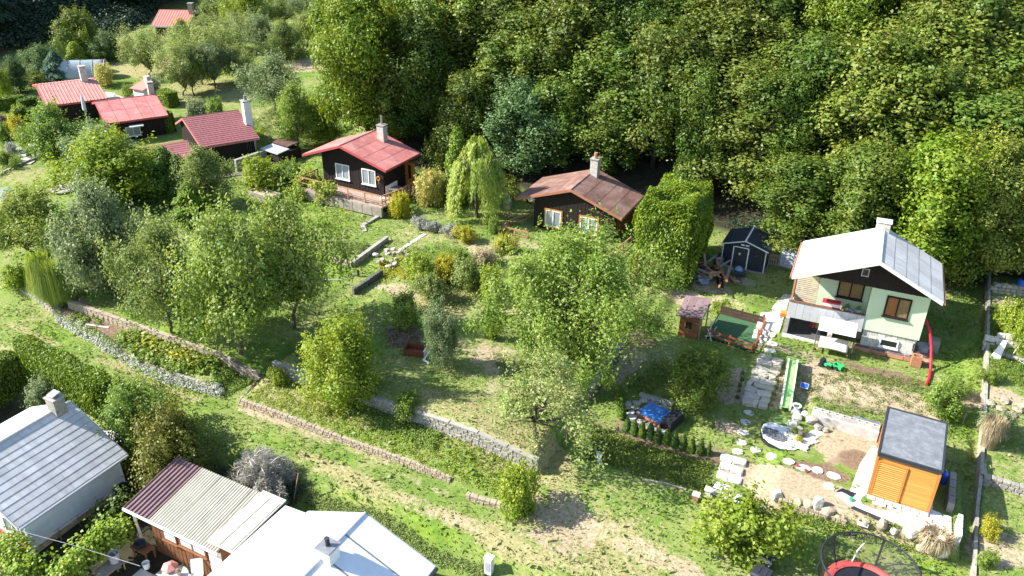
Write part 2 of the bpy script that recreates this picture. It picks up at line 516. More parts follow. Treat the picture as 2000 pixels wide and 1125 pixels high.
# garden fruit trees: open, ragged, with upright shoots
OP = dict(hollow=.3, spread=.34, jit=.42)
make_broad('fruit1', 21, 5.5, 2.7, 1.0, 24, 11, 60, .155, lobe=.27, r0=.11, stem=.26, shoots=34, **OP)
make_broad('fruit2', 22, 5.5, 2.4, .5, 24, 11, 62, .15, lobe=.28, r0=.10, stem=.24, shoots=46, tall=1.5, **OP)
make_broad('fruit3', 23, 5.5, 2.9, .8, 24, 10, 56, .155, lobe=.25, r0=.12, stem=.3, shoots=40, **OP)
make_broad('big_fruit', 24, 7.5, 4.4, .9, 46, 12, 82, .165, lobe=.2, r0=.2, stem=.24, shoots=80, prof=lambda t: .45 + .65 * math.sin(math.pi * min(1, .12 + .8 * t)), **OP)
make_broad('airy', 27, 5.5, 2.8, .7, 26, 8, 25, .155, lobe=.24, r0=.12, stem=.3, shoots=50, hollow=.2, spread=.4, jit=.45)
make_broad('dense1', 25, 5, 2.6, .2, 22, 16, 68, .155, lobe=.32, r0=.1, stem=.3, shoots=40)
make_broad('dense2', 26, 5, 2.2, .1, 20, 16, 68, .14, lobe=.34, r0=.1, stem=.3, shoots=50, tall=1.5)
# orchard trees with upright limbs
vase = lambda t: .35 + .75 * math.sin(math.pi * (.12 + .62 * t))
make_broad('vase1', 31, 6, 2.6, 1.6, 22, 10, 52, .2, lobe=.25, r0=.10, stem=.14, prof=vase, asp=.4, shoots=40, tall=1.5, **OP)
make_broad('vase2', 32, 6, 2.3, 1.8, 20, 10, 52, .2, lobe=.27, r0=.10, stem=.2, prof=vase, asp=.4, shoots=40, tall=1.5, **OP)
# shrubs
make_broad('shrub1', 41, 1.6, 1.1, .05, 14, 12, 30, .12, lobe=.34, r0=.03, stem=.15, shoots=20)
make_broad('shrub2', 42, 1.6, 1.0, .05, 14, 12, 28, .11, lobe=.32, r0=.03, stem=.15, shoots=30, **OP)
make_broad('bushlet', 43, .6, .45, .0, 6, 10, 26, .07, lobe=.5, r0=.015, stem=.2, spread=.25)
make_broad('ball', 44, .5, .26, .0, 5, 16, 24, .045, lobe=.75, r0=.015, stem=.2, spread=.16, hollow=.9, jit=0, tall=.9)

def make_cone(key, seed, H, Rr, n, leaf, power=.9, droop=.35, base=.1, asp=.3, layered=True, jag=.16):
    """conifers: sprays set round a cone, pointing out and down (or up for thuja)"""
    g = np.random.default_rng(seed)
    t = 1 - np.sqrt(g.random(n))
    if layered: t = np.clip(np.round(t * 22) / 22 + g.normal(size=n) * .012, 0, .995)
    a = g.random(n) * 2 * math.pi
    env = Rr * (1 - t) ** power + .04 * Rr
    env *= 1 + jag * np.sin(a * 5 + t * 31) * g.random(n) + jag * .6 * np.sin(a * 3 - t * 17)
    rr = env * (.45 + .6 * g.random(n) ** .5)
    P = np.stack([rr * np.cos(a), rr * np.sin(a), base * H + t * (1 - base) * H - droop * (rr / Rr) * Rr * .35], 1)
    out = np.stack([np.cos(a), np.sin(a), 0 * a], 1)
    D = out * .5 + np.array([0, 0, .8]) + .4 * g.normal(size=(n, 3))
    al = out + np.array([0, 0, -droop if droop > 0 else 1.2])
    T = .5 * g.random(n) + .3 * g.random(30)[(t * 29).astype(int)] + .15
    P[:, 2] = np.maximum(P[:, 2], .03)
    crown = leaf_mesh(key + '_crown', P, D, leaf, T, asp, seed, along=al)
    trunk = MB().tube([(0, 0, -.2), (0, 0, H * .9)], .03 * Rr + .02 * H * .5, 6, .01).mesh(key + '_trunk')
    trunk.materials.append(MATS['bark_dark'])
    proto(key, crown, trunk, H, 2 * Rr)

make_cone('spruce', 51, 12, 2.6, 15000, .55)
make_cone('small_spruce', 52, 3, .9, 8000, .2, power=.7, jag=.25)
make_cone('thuja', 53, 1.4, .42, 3600, .11, power=.55, droop=-.4, layered=False, base=.0, asp=.45, jag=.08)
make_cone('tall_thuja', 54, 6, 1.3, 11000, .24, power=.5, droop=-.4, layered=False, base=.0, asp=.45, jag=.16)

def make_weeping(key, seed, H, Rr):
    """bunches of hanging twigs of uneven length under a peaked top"""
    g = np.random.default_rng(seed)
    Ps, Ds, Ts, As = [], [], [], []
    heads = [(g.random() * 6.28, Rr * math.sqrt(g.random()) * .85, g.random()) for _ in range(26)]
    for i in range(300):
        ha, hr, hl = heads[i % 26]
        a = ha + g.normal() * .16
        r0 = max(.05, hr * .55 + g.normal() * .08 * Rr)
        z0 = H * (1 - .42 * (hr / Rr) ** 1.3) * g.uniform(.93, 1.0)
        rend = hr + Rr * g.uniform(.02, .16)
        zend = max(.12, z0 - H * (.28 + .6 * hl) * g.uniform(.6, 1.05))
        k = 62
        u = g.random(k)
        rr = r0 + (rend - r0) * np.sqrt(u)
        zz = z0 + (zend - z0) * u ** 1.35
        Ps.append(np.stack([rr * math.cos(a), rr * math.sin(a), zz], 1) + .07 * g.normal(size=(k, 3)))
        Ds.append(np.stack([np.cos(a) + 0 * u, np.sin(a) + 0 * u, .3 + 0 * u], 1) + .5 * g.normal(size=(k, 3)))
        As.append(np.tile([.15 * math.cos(a), .15 * math.sin(a), -1.], (k, 1)))
        Ts.append(.5 * hl + .5 * g.random(k))
    crown = leaf_mesh(key + '_crown', np.concatenate(Ps), np.concatenate(Ds), .22, np.concatenate(Ts), .26, seed, along=np.concatenate(As))
    trunk = limbs(g, H, [(math.cos(a) * Rr * .5, math.sin(a) * Rr * .5, H * .85) for a in (0, 1.3, 2.5, 3.8, 5)], .12, stem=.4).mesh(key + '_trunk')
    trunk.materials.append(MATS['bark'])
    proto(key, crown, trunk, H, 2 * Rr)
make_weeping('weeping', 61, 5.4, 2.1)

def make_blades(key, seed, H, Rr, n, width, arch=.5):
    """a tussock of long arching blades, each a strip of three quads"""
    g = np.random.default_rng(seed)
    a = g.random(n) * 2 * math.pi
    r = Rr * .45 * np.sqrt(g.random(n))
    h = H * g.uniform(.55, 1.0, n)
    lean = (.15 + .85 * g.random(n)) * Rr * .75
    out = np.stack([np.cos(a), np.sin(a)], 1)
    side = np.stack([-np.sin(a), np.cos(a)], 1)
    fr = [(0, 0), (.35, .7), (.75, 1.0), (1.0, 1.0 - arch)]
    V = np.empty((n, 3, 4, 3))
    pts = []
    for (l, z) in fr:
        c = out * (r + lean * l ** 1.3)[:, None]
        pts.append((c, h * z))
    ws = [1, .9, .6, .1]
    w0 = width * g.uniform(.7, 1.3, n)
    for k in range(3):
        (c0, z0), (c1, z1) = pts[k], pts[k + 1]
        for j, (c, z, w, sg) in enumerate(((c0, z0, ws[k], -1), (c0, z0, ws[k], 1), (c1, z1, ws[k + 1], 1), (c1, z1, ws[k + 1], -1))):
            V[:, k, j, :2] = c + side * (sg * w * w0 / 2)[:, None]
            V[:, k, j, 2] = z
    T = np.repeat(g.random(n), 12)
    crown = quads(key + '_crown', V.reshape(-1, 3), T)
    proto(key, crown, None, H, 2 * Rr)
make_blades('reed', 71, 2.6, 2.1, 3400, .055, arch=.75)
make_blades('dry_tussock', 72, 1.2, .9, 1100, .03, arch=.3)
def make_twigs(key, seed, H, Rr, n):
    g = np.random.default_rng(seed)
    a = g.random(n) * 6.28; r = Rr * np.sqrt(g.random(n)); 
    lump = 1 + .35 * np.sin(a * 4 + 1) + .25 * np.sin(a * 9)
    r = r * lump * .85
    z = H * (1 - (r / Rr / 1.4) ** 2) * (.25 + .75 * g.random(n) ** .5) * (1 + .2 * np.sin(a * 7 + r * 5))
    P = np.stack([r * np.cos(a), r * np.sin(a), np.maximum(.03, z)], 1)
    al = np.stack([np.cos(a) * r / Rr + .5 * g.normal(size=n), np.sin(a) * r / Rr + .5 * g.normal(size=n), .35 + .5 * g.normal(size=n)], 1)
    crown = leaf_mesh(key + '_crown', P, g.normal(size=(n, 3)) + np.array([0, 0, .8]), .42, g.random(n), .055, seed, along=al)
    trunk = limbs(g, H, [(math.cos(i) * Rr * .6, math.sin(i) * Rr * .6, H * .6) for i in range(9)], .04, stem=.15).mesh(key + '_trunk')
    trunk.materials.append(MATS['bark'])
    proto(key, crown, trunk, H, 2 * Rr)
make_twigs('broom', 73, 1.6, 1.5, 6500)

LEAFOBJ = []
def tree(kind, mat, loc, h, w, name, label, cat='tree', group=None, rz=None, lean=(0, 0)):
    crown, trunk, H, W, tm = PROTO[kind]
    t = thing(name, label, cat, loc, 0, group)
    t.rotation_euler = (lean[0], lean[1], rnd.uniform(0, 6.28) if rz is None else rz)
    s = (w / W, w / W, h / H)
    o = link('crown', crown, None, t)
    o.scale = s
    if not crown.materials: crown.materials.append(None)
    o.material_slots[0].link = 'OBJECT'
    o.material_slots[0].material = MATS[mat]
    if trunk:
        k = link('trunk', trunk, None, t)
        k.scale = s
    return t

def tree_px(kind, mat, bx, by, ty, wpx, name, label, cat='tree', group=None, **kw):
    """a plant whose foot is seen at (bx, by), its top at row ty and its width wpx pixels"""
    p = G(bx, by)
    _, _, d = proj(p)
    w = wpx * d / F_PX
    lo, hi = .05, 40
    for _ in range(30):
        m = (lo + hi) / 2
        if proj(p + Vector((0, 0, m)))[1] > ty: lo = m
        else: hi = m
    return tree(kind, mat, p, max(.1, lo), w, name, label, cat, group, **kw)

def leaf_box(name, mat, parent, pts, n, size, seed, round_=.25, jag=.12, asp=.5, topdir=.5, kind=None, fn=None, soft=.15, big=.05):
    """clipped hedge: leaves in a thick skin over a box given by centre, half sizes (local, z from 0)"""
    g = np.random.default_rng(seed)
    (cx, cy), (hx, hy), h, rz = pts
    area = np.array([2 * hy * h, 2 * hy * h, 2 * hx * h, 2 * hx * h, 4 * hx * hy * 1.6])
    f = g.choice(5, n, p=area / area.sum())
    a, b = g.uniform(-1, 1, n), g.random(n)
    P = np.empty((n, 3)); D = np.zeros((n, 3))
    for k, (ix, sg) in enumerate(((0, -1), (0, 1), (1, -1), (1, 1))):
        q = f == k
        P[q, ix] = sg * (hx if ix == 0 else hy)
        P[q, 1 - ix] = a[q] * (hy if ix == 0 else hx)
        P[q, 2] = b[q] * h
        D[q, ix] = sg
    q = f == 4
    P[q, 0] = a[q] * hx; P[q, 1] = (b[q] * 2 - 1) * hy; P[q, 2] = h; D[q, 2] = 1
    # round the edges, break the skin up
    ex, ey, ez = np.abs(P[:, 0]) / hx, np.abs(P[:, 1]) / hy, P[:, 2] / h
    P[:, 2] -= round_ * h * .25 * np.maximum(0, np.maximum(ex, ey) - .75) * 4 * (ez > .85)
    r4 = np.maximum(1, (ex ** 4 + ey ** 4) ** .25 * (1 + soft * np.maximum(0, ez - .6)))
    P[:, 0] /= r4; P[:, 1] /= r4
    lump = np.sin(P[:, 0] * 2.1 + 1.3) * np.sin(P[:, 1] * 1.9 + .4) * np.sin(P[:, 2] * 2.3 + 2)
    P[:, :2] *= 1 + big * (np.sin(P[:, 2] * 1.4 + P[:, 0] * 1.1 + 1) * np.sin(P[:, 1] * 1.3 + P[:, 2] * .7))[:, None]
    P[:, 2] *= 1 + big * np.sin(P[:, 0] * 1.7 + 2) * np.sin(P[:, 1] * 1.2)
    P -= D * (jag * g.random(n)[:, None] * 3 - jag * (lump[:, None] + .4))
    D = D + np.array([0, 0, topdir]) + .6 * g.normal(size=(n, 3))
    c, s = math.cos(rz), math.sin(rz)
    Q = np.stack([cx + P[:, 0] * c - P[:, 1] * s, cy + P[:, 0] * s + P[:, 1] * c, P[:, 2]], 1)
    if fn: Q[:, 2] += fn(Q)
    D = np.stack([D[:, 0] * c - D[:, 1] * s, D[:, 0] * s + D[:, 1] * c, D[:, 2]], 1)
    T = .6 * g.random(n) + .25 + .25 * lump
    al = np.tile([0, 0, 1.], (n, 1))
    me = leaf_mesh(name, Q, D, size, T, asp, seed, along=al)
    return link(name, me, mat, parent, kind=kind)

def scatter(poly, n, seed):
    """n points on the ground inside a pixel polygon"""
    g = np.random.default_rng(seed)
    W = [G(*p) for p in poly]
    X = np.array([p.x for p in W]); Y = np.array([p.y for p in W])
    out = []
    tot = 0
    while tot < n:
        x = g.uniform(X.min(), X.max(), n); y = g.uniform(Y.min(), Y.max(), n)
        ins = np.zeros(n, bool)
        j = len(X) - 1
        for i in range(len(X)):
            c = ((Y[i] > y) != (Y[j] > y)) & (x < (X[j] - X[i]) * (y - Y[i]) / (Y[j] - Y[i] + 1e-12) + X[i])
            ins ^= c
            j = i
        out.append(np.stack([x[ins], y[ins]], 1)); tot += ins.sum()
    P = np.concatenate(out)[:n]
    return np.column_stack([P, terr(P[:, 0], P[:, 1])])

def cover(poly, n, leaves, h, r, leaf, mat, name, label, cat, seed, thing_=True, asp=.6, group=None):
    """low growth: n clumps of leaves over the ground"""
    g = np.random.default_rng(seed)
    C = scatter(poly, n, seed)
    hh = h * g.uniform(.4, 1.2, n)
    rr = r * g.uniform(.6, 1.3, n)
    u = g.random((n, leaves)); 
    d = sph(g, n * leaves).reshape(n, leaves, 3)
    d[:, :, 2] = np.abs(d[:, :, 2])
    P = C[:, None, :] + d * np.stack([rr, rr, hh], 1)[:, None, :] * (.5 + .5 * u[:, :, None])
    D = d * .6 + np.array([0, 0, .6]) + .4 * g.normal(size=d.shape)
    T = .4 * g.random((n, 1)) + .6 * u
    me = leaf_mesh(name, P.reshape(-1, 3), D.reshape(-1, 3), leaf, T.ravel(), asp, seed)
    o = link(name, me, mat)
    o['label'] = label; o['category'] = cat; o['kind'] = 'stuff'
    if group: o['group'] = group
    return o
# ------------------------------------------------------------------ the ground
PATCH = [  # pixel, half size along / across the slope in metres, kind, strength
    (520, 815, 2.4, .35, 's', .7), (610, 850, 2.0, .25, 's', .5), (720, 890, 2.4, .3, 's', .45), (850, 955, 2.0, .3, 's', .35),
    (20, 690, 2.2, .4, 'd', .7), (100, 705, 1.8, .4, 'd', .7), (190, 745, 2.0, .3, 'd', .6), (330, 760, 2.5, .3, 'd', .6), (60, 650, 3.5, .3, 'd', .6), (250, 725, 3, .3, 'd', .6),
    (660, 915, 3, .35, 'd', .8), (850, 1000, 2.6, .5, 's', .45), (700, 945, 3.5, .5, 'd', .6), (1010, 1075, 2.5, .5, 'd', .8), (930, 1030, 3, .5, 'd', .7),
    (1110, 1020, 2.0, 1.3, 's', .62), (1080, 1060, 1.6, .6, 's', .55), (1250, 1075, 1.6, .7, 's', .55), (1330, 1110, 1.4, .6, 's', .6), (1150, 1060, 4, 2, 'd', .6),
    (1215, 710, 1.0, 2.2, 's', .75), (1010, 600, 2.4, 1.2, 's', .5), (970, 700, 2.2, 1.6, 's', .55), (880, 680, 1.6, 1.4, 's', .4), (1000, 760, 2.2, 1.6, 's', .45),
    (780, 565, 1.8, .8, 's', .55), (960, 490, 2.2, 1.2, 's', .55), (1040, 480, 1.6, .6, 's', .5), (800, 450, 1.5, .8, 's', .35),
    (1560, 945, 2.6, 1.0, 's', 1.0), (1480, 935, 1.6, .9, 's', 1.0), (1640, 985, 2.2, .7, 's', .9), (1660, 870, 1.6, 1.6, 's', .8), (1600, 920, 1.5, .6, 'e', .8), (1680, 900, 1.2, .9, 'e', .7),
    (1730, 735, 2.4, .8, 'e', .75), (1640, 760, 2.6, 1.7, 's', .85), (1750, 790, 2.4, 1.4, 's', .85), (1590, 740, 1.0, 2.0, 's', .75), (1700, 770, 3, 1.6, 'd', .9), (1850, 745, 1.4, .6, 's', .4),
    (1420, 750, 1.3, 1.6, 's', .7), (1525, 760, .7, 2.0, 's', .75), (1340, 585, 2.0, .6, 's', .9), (1390, 560, 1.6, .8, 's', .6), (1430, 545, 1.6, .6, 's', .7),
    (1430, 595, 1.4, .6, 's', .4), (1300, 870, 3.0, .55, 'e', .8), (1390, 880, 2, .5, 'e', .5), (1240, 840, 1.2, .5, 'e', .6), (1560, 690, 2.6, .5, 's', .5),
    (1240, 660, 1.6, 1.2, 'e', .6), (1290, 690, 1.8, 1.0, 's', .35), (1420, 835, .7, .6, 's', .7), (1420, 650, 2.0, .4, 'e', .3),
    (1940, 770, 2.0, .7, 's', .85), (1950, 1070, 1.4, 1.4, 's', .6), (1940, 960, 1.0, .8, 's', .3), (1960, 590, 1.2, .8, 's', .6),
    (610, 125, 3.6, 3.0, 's', .85), (130, 180, 3, 2, 's', .3), (30, 340, 4, 2.0, 'd', .5), (100, 335, 3.0, 1.2, 's', .35), (20, 290, 2, 1, 'd', .5),
    (145, 610, 2.6, .6, 'e', 1.0), (200, 640, 3.0, .6, 'e', 1.0), (240, 650, 1.8, .5, 'e', 1.0),
    (560, 775, 3, .9, 'd', .7), (640, 800, 3.5, .9, 'd', .6), (850, 870, 4, .9, 'l', .5), (760, 840, 3, 1, 'd', .3), (950, 930, 3, .8, 'l', .7),
    (820, 700, 2.2, 2.2, 'd', .35), (1020, 860, 3, 1.8, 'd', .75), (900, 800, 3.5, 1.8, 'd', .55), (1060, 760, 3, 2, 'd', .5), (880, 590, 4, 2, 'd', .6), (720, 520, 2.5, 1.2, 'l', .5), (640, 540, 2, 1.6, 'l', .6),
    (1100, 560, 4, 2, 'd', .4), (860, 460, 4, 1.6, 'd', .45), (650, 430, 4, 2.0, 'l', 1.0), (560, 390, 4, 2.4, 'l', 1.0), (430, 370, 4, 2, 'l', .6),
    (300, 740, 6, .7, 'l', .4), (450, 830, 5, .5, 'l', .45), (640, 910, 4, .4, 'l', .35), (760, 1000, 5, .5, 'l', .55), (1000, 1090, 4, .5, 'l', .4), (60, 640, 4, .8, 'l', .5),
    (1180, 980, 3.5, 1.2, 'd', .35), (1700, 1090, 4, 1.2, 'l', 1.0), (1580, 1050, 3.5, 1.6, 'l', 1.0), (1880, 800, 1.0, 4, 'l', .8), (1870, 700, 1.2, 2, 'l', .4),
    (1450, 620, 2, 1.2, 'l', .5), (1470, 860, 2.4, 1.6, 'l', .5), (1350, 830, 2, 1, 'l', .4), (1960, 700, 2, 1.5, 'l', .8), (1960, 900, 1.8, 1.4, 'd', .4),
    (460, 720, 2.5, .7, 'l', .7), (300, 620, 3, 1.0, 'l', .6), (400, 180, 7, 6, 'd', .55), (300, 130, 6, 5, 'd', .8), (440, 150, 5, 4, 'l', .6), (560, 230, 5, 4, 'd', .55), (520, 270, 3, 3, 'd', .5),
    (1590, 1000, 3.2, .8, 's', .8), (1720, 1010, 2.5, .7, 's', .8), (1800, 1050, 1.2, .5, 's', .7),
]
PW = [(G(a, b), c, d, k, s) for a, b, c, d, k, s in PATCH]

def wob(x, y):
    return (.34 * np.sin(x * 1.7 + 2.1 * np.sin(y * 1.1)) + .3 * np.sin(y * 2.3 + 1.7 * np.sin(x * .9 + 1)) +
            .2 * np.sin(x * 5.1 + y * 3.7) + .2 * np.sin(x * 3.3 - y * 4.9 + 2))

def masks(x, y):
    m = {k: np.zeros_like(x) for k in 'sedl'}
    w = wob(x, y)
    for p, a, b, k, s in PW:
        q = ((x - p.x) / a) ** 2 + ((y - p.y) / b) ** 2
        m[k] = np.maximum(m[k], s * (1 - sst(.35, 1.5, q * (1 + .55 * w))))
    return m

def axis(parts):
    r = []
    for a, b, s in parts:
        n = int(round((b - a) / s))
        r.extend(a + (b - a) * i / n for i in range(n))
    r.append(parts[-1][1])
    return np.array(sorted(r + [v + e for v in () for e in ()]))

ax = axis([(-330, -130, 10), (-130, -60, 2.0), (-60, -46, .7), (-46, 10, .22), (10, 24, .6), (24, 80, 2.5), (80, 200, 12)])
ay = axis([(-40, 10, 5), (10, 21, .5), (21, 50, .18), (50, 62, .35), (62, 100, 1.2), (100, 190, 4), (190, 420, 23)])
# sharp steps need lines on either side of each wall
ax = np.unique(np.concatenate([ax, [-12.42, -12.31, 6.0, 6.12, -32.19, -32.08, 5.36, 5.5]]))
ay = np.unique(np.concatenate([ay, [25.22, 25.36, 27.45, 27.6, 27.0, 27.15, 39.13, 39.24, 30.66, 30.76, 36.7, 36.8]]))
gx, gy = np.meshgrid(ax, ay)
gz = terr(gx, gy)
far = np.maximum(0, np.hypot(gx, gy - 60) - 170)
nx, ny = len(ax), len(ay)
me = bpy.data.meshes.new('ground')
V = np.stack([gx, gy, gz], 2).reshape(-1, 3)
me.vertices.add(len(V)); me.vertices.foreach_set('co', V.astype(np.float32).ravel())
ii, jj = np.meshgrid(np.arange(nx - 1), np.arange(ny - 1))
b0 = (jj * nx + ii).ravel()
F4 = np.stack([b0, b0 + 1, b0 + nx + 1, b0 + nx], 1)
me.loops.add(F4.size); me.loops.foreach_set('vertex_index', F4.astype(np.int32).ravel())
me.polygons.add(len(F4)); me.polygons.foreach_set('loop_start', np.arange(0, F4.size, 4, dtype=np.int32))
me.polygons.foreach_set('use_smooth', [True] * len(F4))
mk = masks(V[:, 0], V[:, 1])
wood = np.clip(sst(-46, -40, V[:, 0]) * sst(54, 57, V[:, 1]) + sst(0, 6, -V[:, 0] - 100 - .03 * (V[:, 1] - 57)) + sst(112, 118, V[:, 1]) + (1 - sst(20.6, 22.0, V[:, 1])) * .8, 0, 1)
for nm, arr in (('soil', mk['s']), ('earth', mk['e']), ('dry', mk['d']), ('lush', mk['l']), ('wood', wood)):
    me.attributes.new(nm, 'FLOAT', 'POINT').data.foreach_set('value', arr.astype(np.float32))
me.update(calc_edges=True)

m, nt, b, L = nodes('ground')
tc = N(nt, 'ShaderNodeTexCoord')
def noise(s, d=6, r=.62):
    n = N(nt, 'ShaderNodeTexNoise', i_Scale=s, i_Detail=float(d), i_Roughness=r)
    L(tc.outputs['Object'], n.inputs['Vector'])
    return n.outputs[0]
def mixc(fac, a, bb):
    n = N(nt, 'ShaderNodeMixRGB')
    for s, v in ((0, fac), (1, a), (2, bb)):
        if isinstance(v, tuple): n.inputs[s].default_value = (*v, 1)
        else: L(v, n.inputs[s])
    return n.outputs[0]
def math_(op, a, bb, clamp=True):
    n = N(nt, 'ShaderNodeMath', operation=op, use_clamp=clamp)
    for s, v in ((0, a), (1, bb)):
        if isinstance(v, (int, float)): n.inputs[s].default_value = v
        else: L(v, n.inputs[s])
    return n.outputs[0]
def attr(nm):
    return N(nt, 'ShaderNodeAttribute', attribute_name=nm).outputs['Fac']
def rmp(src, stops):
    r = ramp(nt, stops); L(src, r.inputs[0]); return r.outputs[0]
n_big, n_mid, n_fine, n_tiny = noise(.35, 4), noise(1.6, 7), noise(7, 6, .7), noise(30, 4, .7)
green = rmp(n_mid, [(.3, (.085, .15, .024)), (.5, (.13, .20, .035)), (.7, (.19, .25, .062))])
green = mixc(rmp(n_fine, [(.4, 0.0), (.66, .5)]), green, (.115, .185, .026))
lushc = rmp(n_mid, [(.32, (.09, .165, .016)), (.55, (.155, .245, .026)), (.75, (.225, .29, .045))])
dryc = rmp(n_fine, [(.32, (.17, .165, .06)), (.52, (.29, .26, .12)), (.7, (.39, .345, .19))])
soilc = rmp(n_fine, [(.3, (.22, .165, .10)), (.5, (.35, .275, .18)), (.72, (.47, .385, .27))])
earthc = rmp(n_fine, [(.3, (.10, .065, .042)), (.5, (.175, .12, .08)), (.72, (.27, .20, .14))])
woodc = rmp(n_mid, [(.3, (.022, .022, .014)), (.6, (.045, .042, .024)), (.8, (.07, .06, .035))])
def soft(a, amt=.55):    # break the edge of a patch up with the noises
    return rmp(math_('ADD', a, math_('MULTIPLY', math_('SUBTRACT', math_('ADD', n_mid, n_fine, False), 1.0, False), amt * 1.9, False), False), [(.3, 0.0), (.62, 1.0)])
c = mixc(soft(attr('lush')), green, lushc)
base_dry = rmp(math_('MULTIPLY', n_big, n_fine, False), [(.20, 0.0), (.35, .7)])
c = mixc(base_dry, c, dryc)
c = mixc(soft(attr('dry')), c, dryc)
c = mixc(soft(attr('soil')), c, soilc)
c = mixc(soft(attr('earth')), c, earthc)
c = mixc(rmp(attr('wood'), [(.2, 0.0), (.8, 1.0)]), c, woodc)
L(c, b.inputs['Base Color'])
b.inputs['Roughness'].default_value = .95
b.inputs['Specular IOR Level'].default_value = .1
bp = N(nt, 'ShaderNodeBump', i_Strength=.5, i_Distance=.10)
hsum = math_('ADD', math_('MULTIPLY', n_fine, .6, False), math_('MULTIPLY', n_tiny, .45, False), False)
L(hsum, bp.inputs['Height']); L(bp.outputs[0], b.inputs['Normal'])
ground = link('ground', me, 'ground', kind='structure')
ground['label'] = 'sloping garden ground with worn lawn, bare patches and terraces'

# ---- grass: upright tufts over the lawns, straw-coloured where it is dry
def make_grass():
    g = np.random.default_rng(5)
    n = 210000
    x = np.concatenate([g.uniform(-50, 13, n), g.uniform(-95, -40, 40000)])
    y = np.concatenate([g.uniform(21.8, 58, n), g.uniform(52, 112, 40000)])
    k = masks(x, y)
    wd = (sst(-46, -40, x) * sst(54, 57, y)) + sst(0, 6, -x - 100 - .03 * (y - 57))
    keep = (g.random(len(x)) > 1.05 * np.maximum(k['s'], k['e'])) & (wd < .4)
    for (x0, x1, y0, y1) in ((-4.6, 3, 44, 50), (-43, -36.5, 48.6, 54), (-24.5, -17, 49, 55), (1.2, 4.4, 32, 36.4), (-8.6, -5.7, 41.6, 44.8), (-1.9, .9, 33.5, 36.6),
                             (-10.3, -7, 50, 54), (-5.4, -3.9, 36.7, 41.3)):
        keep &= ~((x > x0) & (x < x1) & (y > y0) & (y < y1))
    clump = wob(x * .8, y * .8)
    big = g.random(len(x)) < .10
    keep &= g.random(len(x)) < .55 + .5 * clump
    x, y, big = x[keep], y[keep], big[keep]
    dry = k['d'][keep]; lush = k['l'][keep]
    m_ = len(x)
    s = g.uniform(.06, .14, m_) * (1 + .4 * lush) * np.where(big, 2.0, 1.0)
    P = np.column_stack([x, y, terr(x, y) + s * .35])
    D = np.column_stack([g.normal(size=(m_, 2)), np.where(big, .8, 1.7) + .6 * g.random(m_)])
    al = np.column_stack([.5 * g.normal(size=(m_, 2)), np.ones(m_)])
    T = np.clip(.35 + .45 * dry - .2 * lush + .35 * g.random(m_) + .18 * wob(x * .3, y * .3), 0, 1)
    return leaf_mesh('grass', P, D, s, T, .5, 6, along=al)
leafmat('leaf_grass', (.105, .20, .028), (.185, .27, .05), (.36, .345, .16), trans=.4, hue=.0, val=0.0)
gr = link('grass', make_grass(), 'leaf_grass', kind='stuff')
gr['label'] = 'short mown grass, green to straw coloured, over the gardens'

# ------------------------------------------------------------------ stone and block work
pbr('stone_grey', (.31, .285, .235), .9, .35, 5, bump=.5, bscale=25)
pbr('stone_white', (.55, .52, .46), .9, .25, 5, bump=.5, bscale=25)
pbr('stone_sand', (.36, .29, .205), .9, .35, 5, bump=.5, bscale=25)
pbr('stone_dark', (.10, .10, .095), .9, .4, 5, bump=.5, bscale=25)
pbr('mortar', (.16, .145, .12), .95, .35, 9, bump=.4)
pbr('concrete', (.30, .285, .25), .9, .22, 2.5, bump=.25, bscale=30, stain=(.20, .185, .155))
pbr('concrete_pale', (.58, .56, .52), .9, .18, 2.5, bump=.2, bscale=30, stain=(.42, .40, .35))
pbr('slab', (.45, .42, .37), .9, .25, 4, bump=.3, bscale=30)

def chamfer_block(seed, jit=.06, ch=.12):
    """a rough block of unit size with worn edges (44 triangles)"""
    q = random.Random(seed)
    vs, fs, idx = [], [], {}
    for sx in (-1, 1):
        for sy in (-1, 1):
            for sz in (-1, 1):
                j = [q.uniform(-jit, jit) for _ in range(3)]
                for a in range(3):
                    p = [sx, sy, sz]
                    for k in range(3):
                        p[k] = p[k] * (.5 if k == a else .5 - ch * q.uniform(.6, 1.2)) + j[k]
                    idx[(sx, sy, sz, a)] = len(vs); vs.append(tuple(p))
    def F(a, sgn):
        o = [k for k in range(3) if k != a]
        r = []
        for u_, v_ in ((-1, -1), (1, -1), (1, 1), (-1, 1)):
            s_ = [0, 0, 0]; s_[a] = sgn; s_[o[0]] = u_; s_[o[1]] = v_
            r.append(idx[(*s_, a)])
        fs.append(tuple(r))
    for a in range(3):
        for sgn in (-1, 1): F(a, sgn)
    for a in range(3):
        for bb in range(a + 1, 3):
            c_ = 3 - a - bb
            for sa in (-1, 1):
                for sb in (-1, 1):
                    r = []
                    for sc_, w in ((-1, a), (-1, bb), (1, bb), (1, a)):
                        s_ = [0, 0, 0]; s_[a] = sa; s_[bb] = sb; s_[c_] = sc_
                        r.append(idx[(*s_, w)])
                    fs.append(tuple(r))
    for sx in (-1, 1):
        for sy in (-1, 1):
            for sz in (-1, 1):
                fs.append(tuple(idx[(sx, sy, sz, a)] for a in range(3)))
    import bmesh
    me_ = bpy.data.meshes.new('stone')
    me_.from_pydata(vs, [], fs)
    bm_ = bmesh.new(); bm_.from_mesh(me_); bmesh.ops.recalc_face_normals(bm_, faces=bm_.faces[:]); bm_.to_mesh(me_); bm_.free()
    return me_
BLOCKS = {}
def blockset(mat):
    if mat not in BLOCKS:
        BLOCKS[mat] = []
        for i in range(6):
            k = chamfer_block(i + 10)
            k.materials.append(MATS[mat])
            BLOCKS[mat].append(k)
    return BLOCKS[mat]

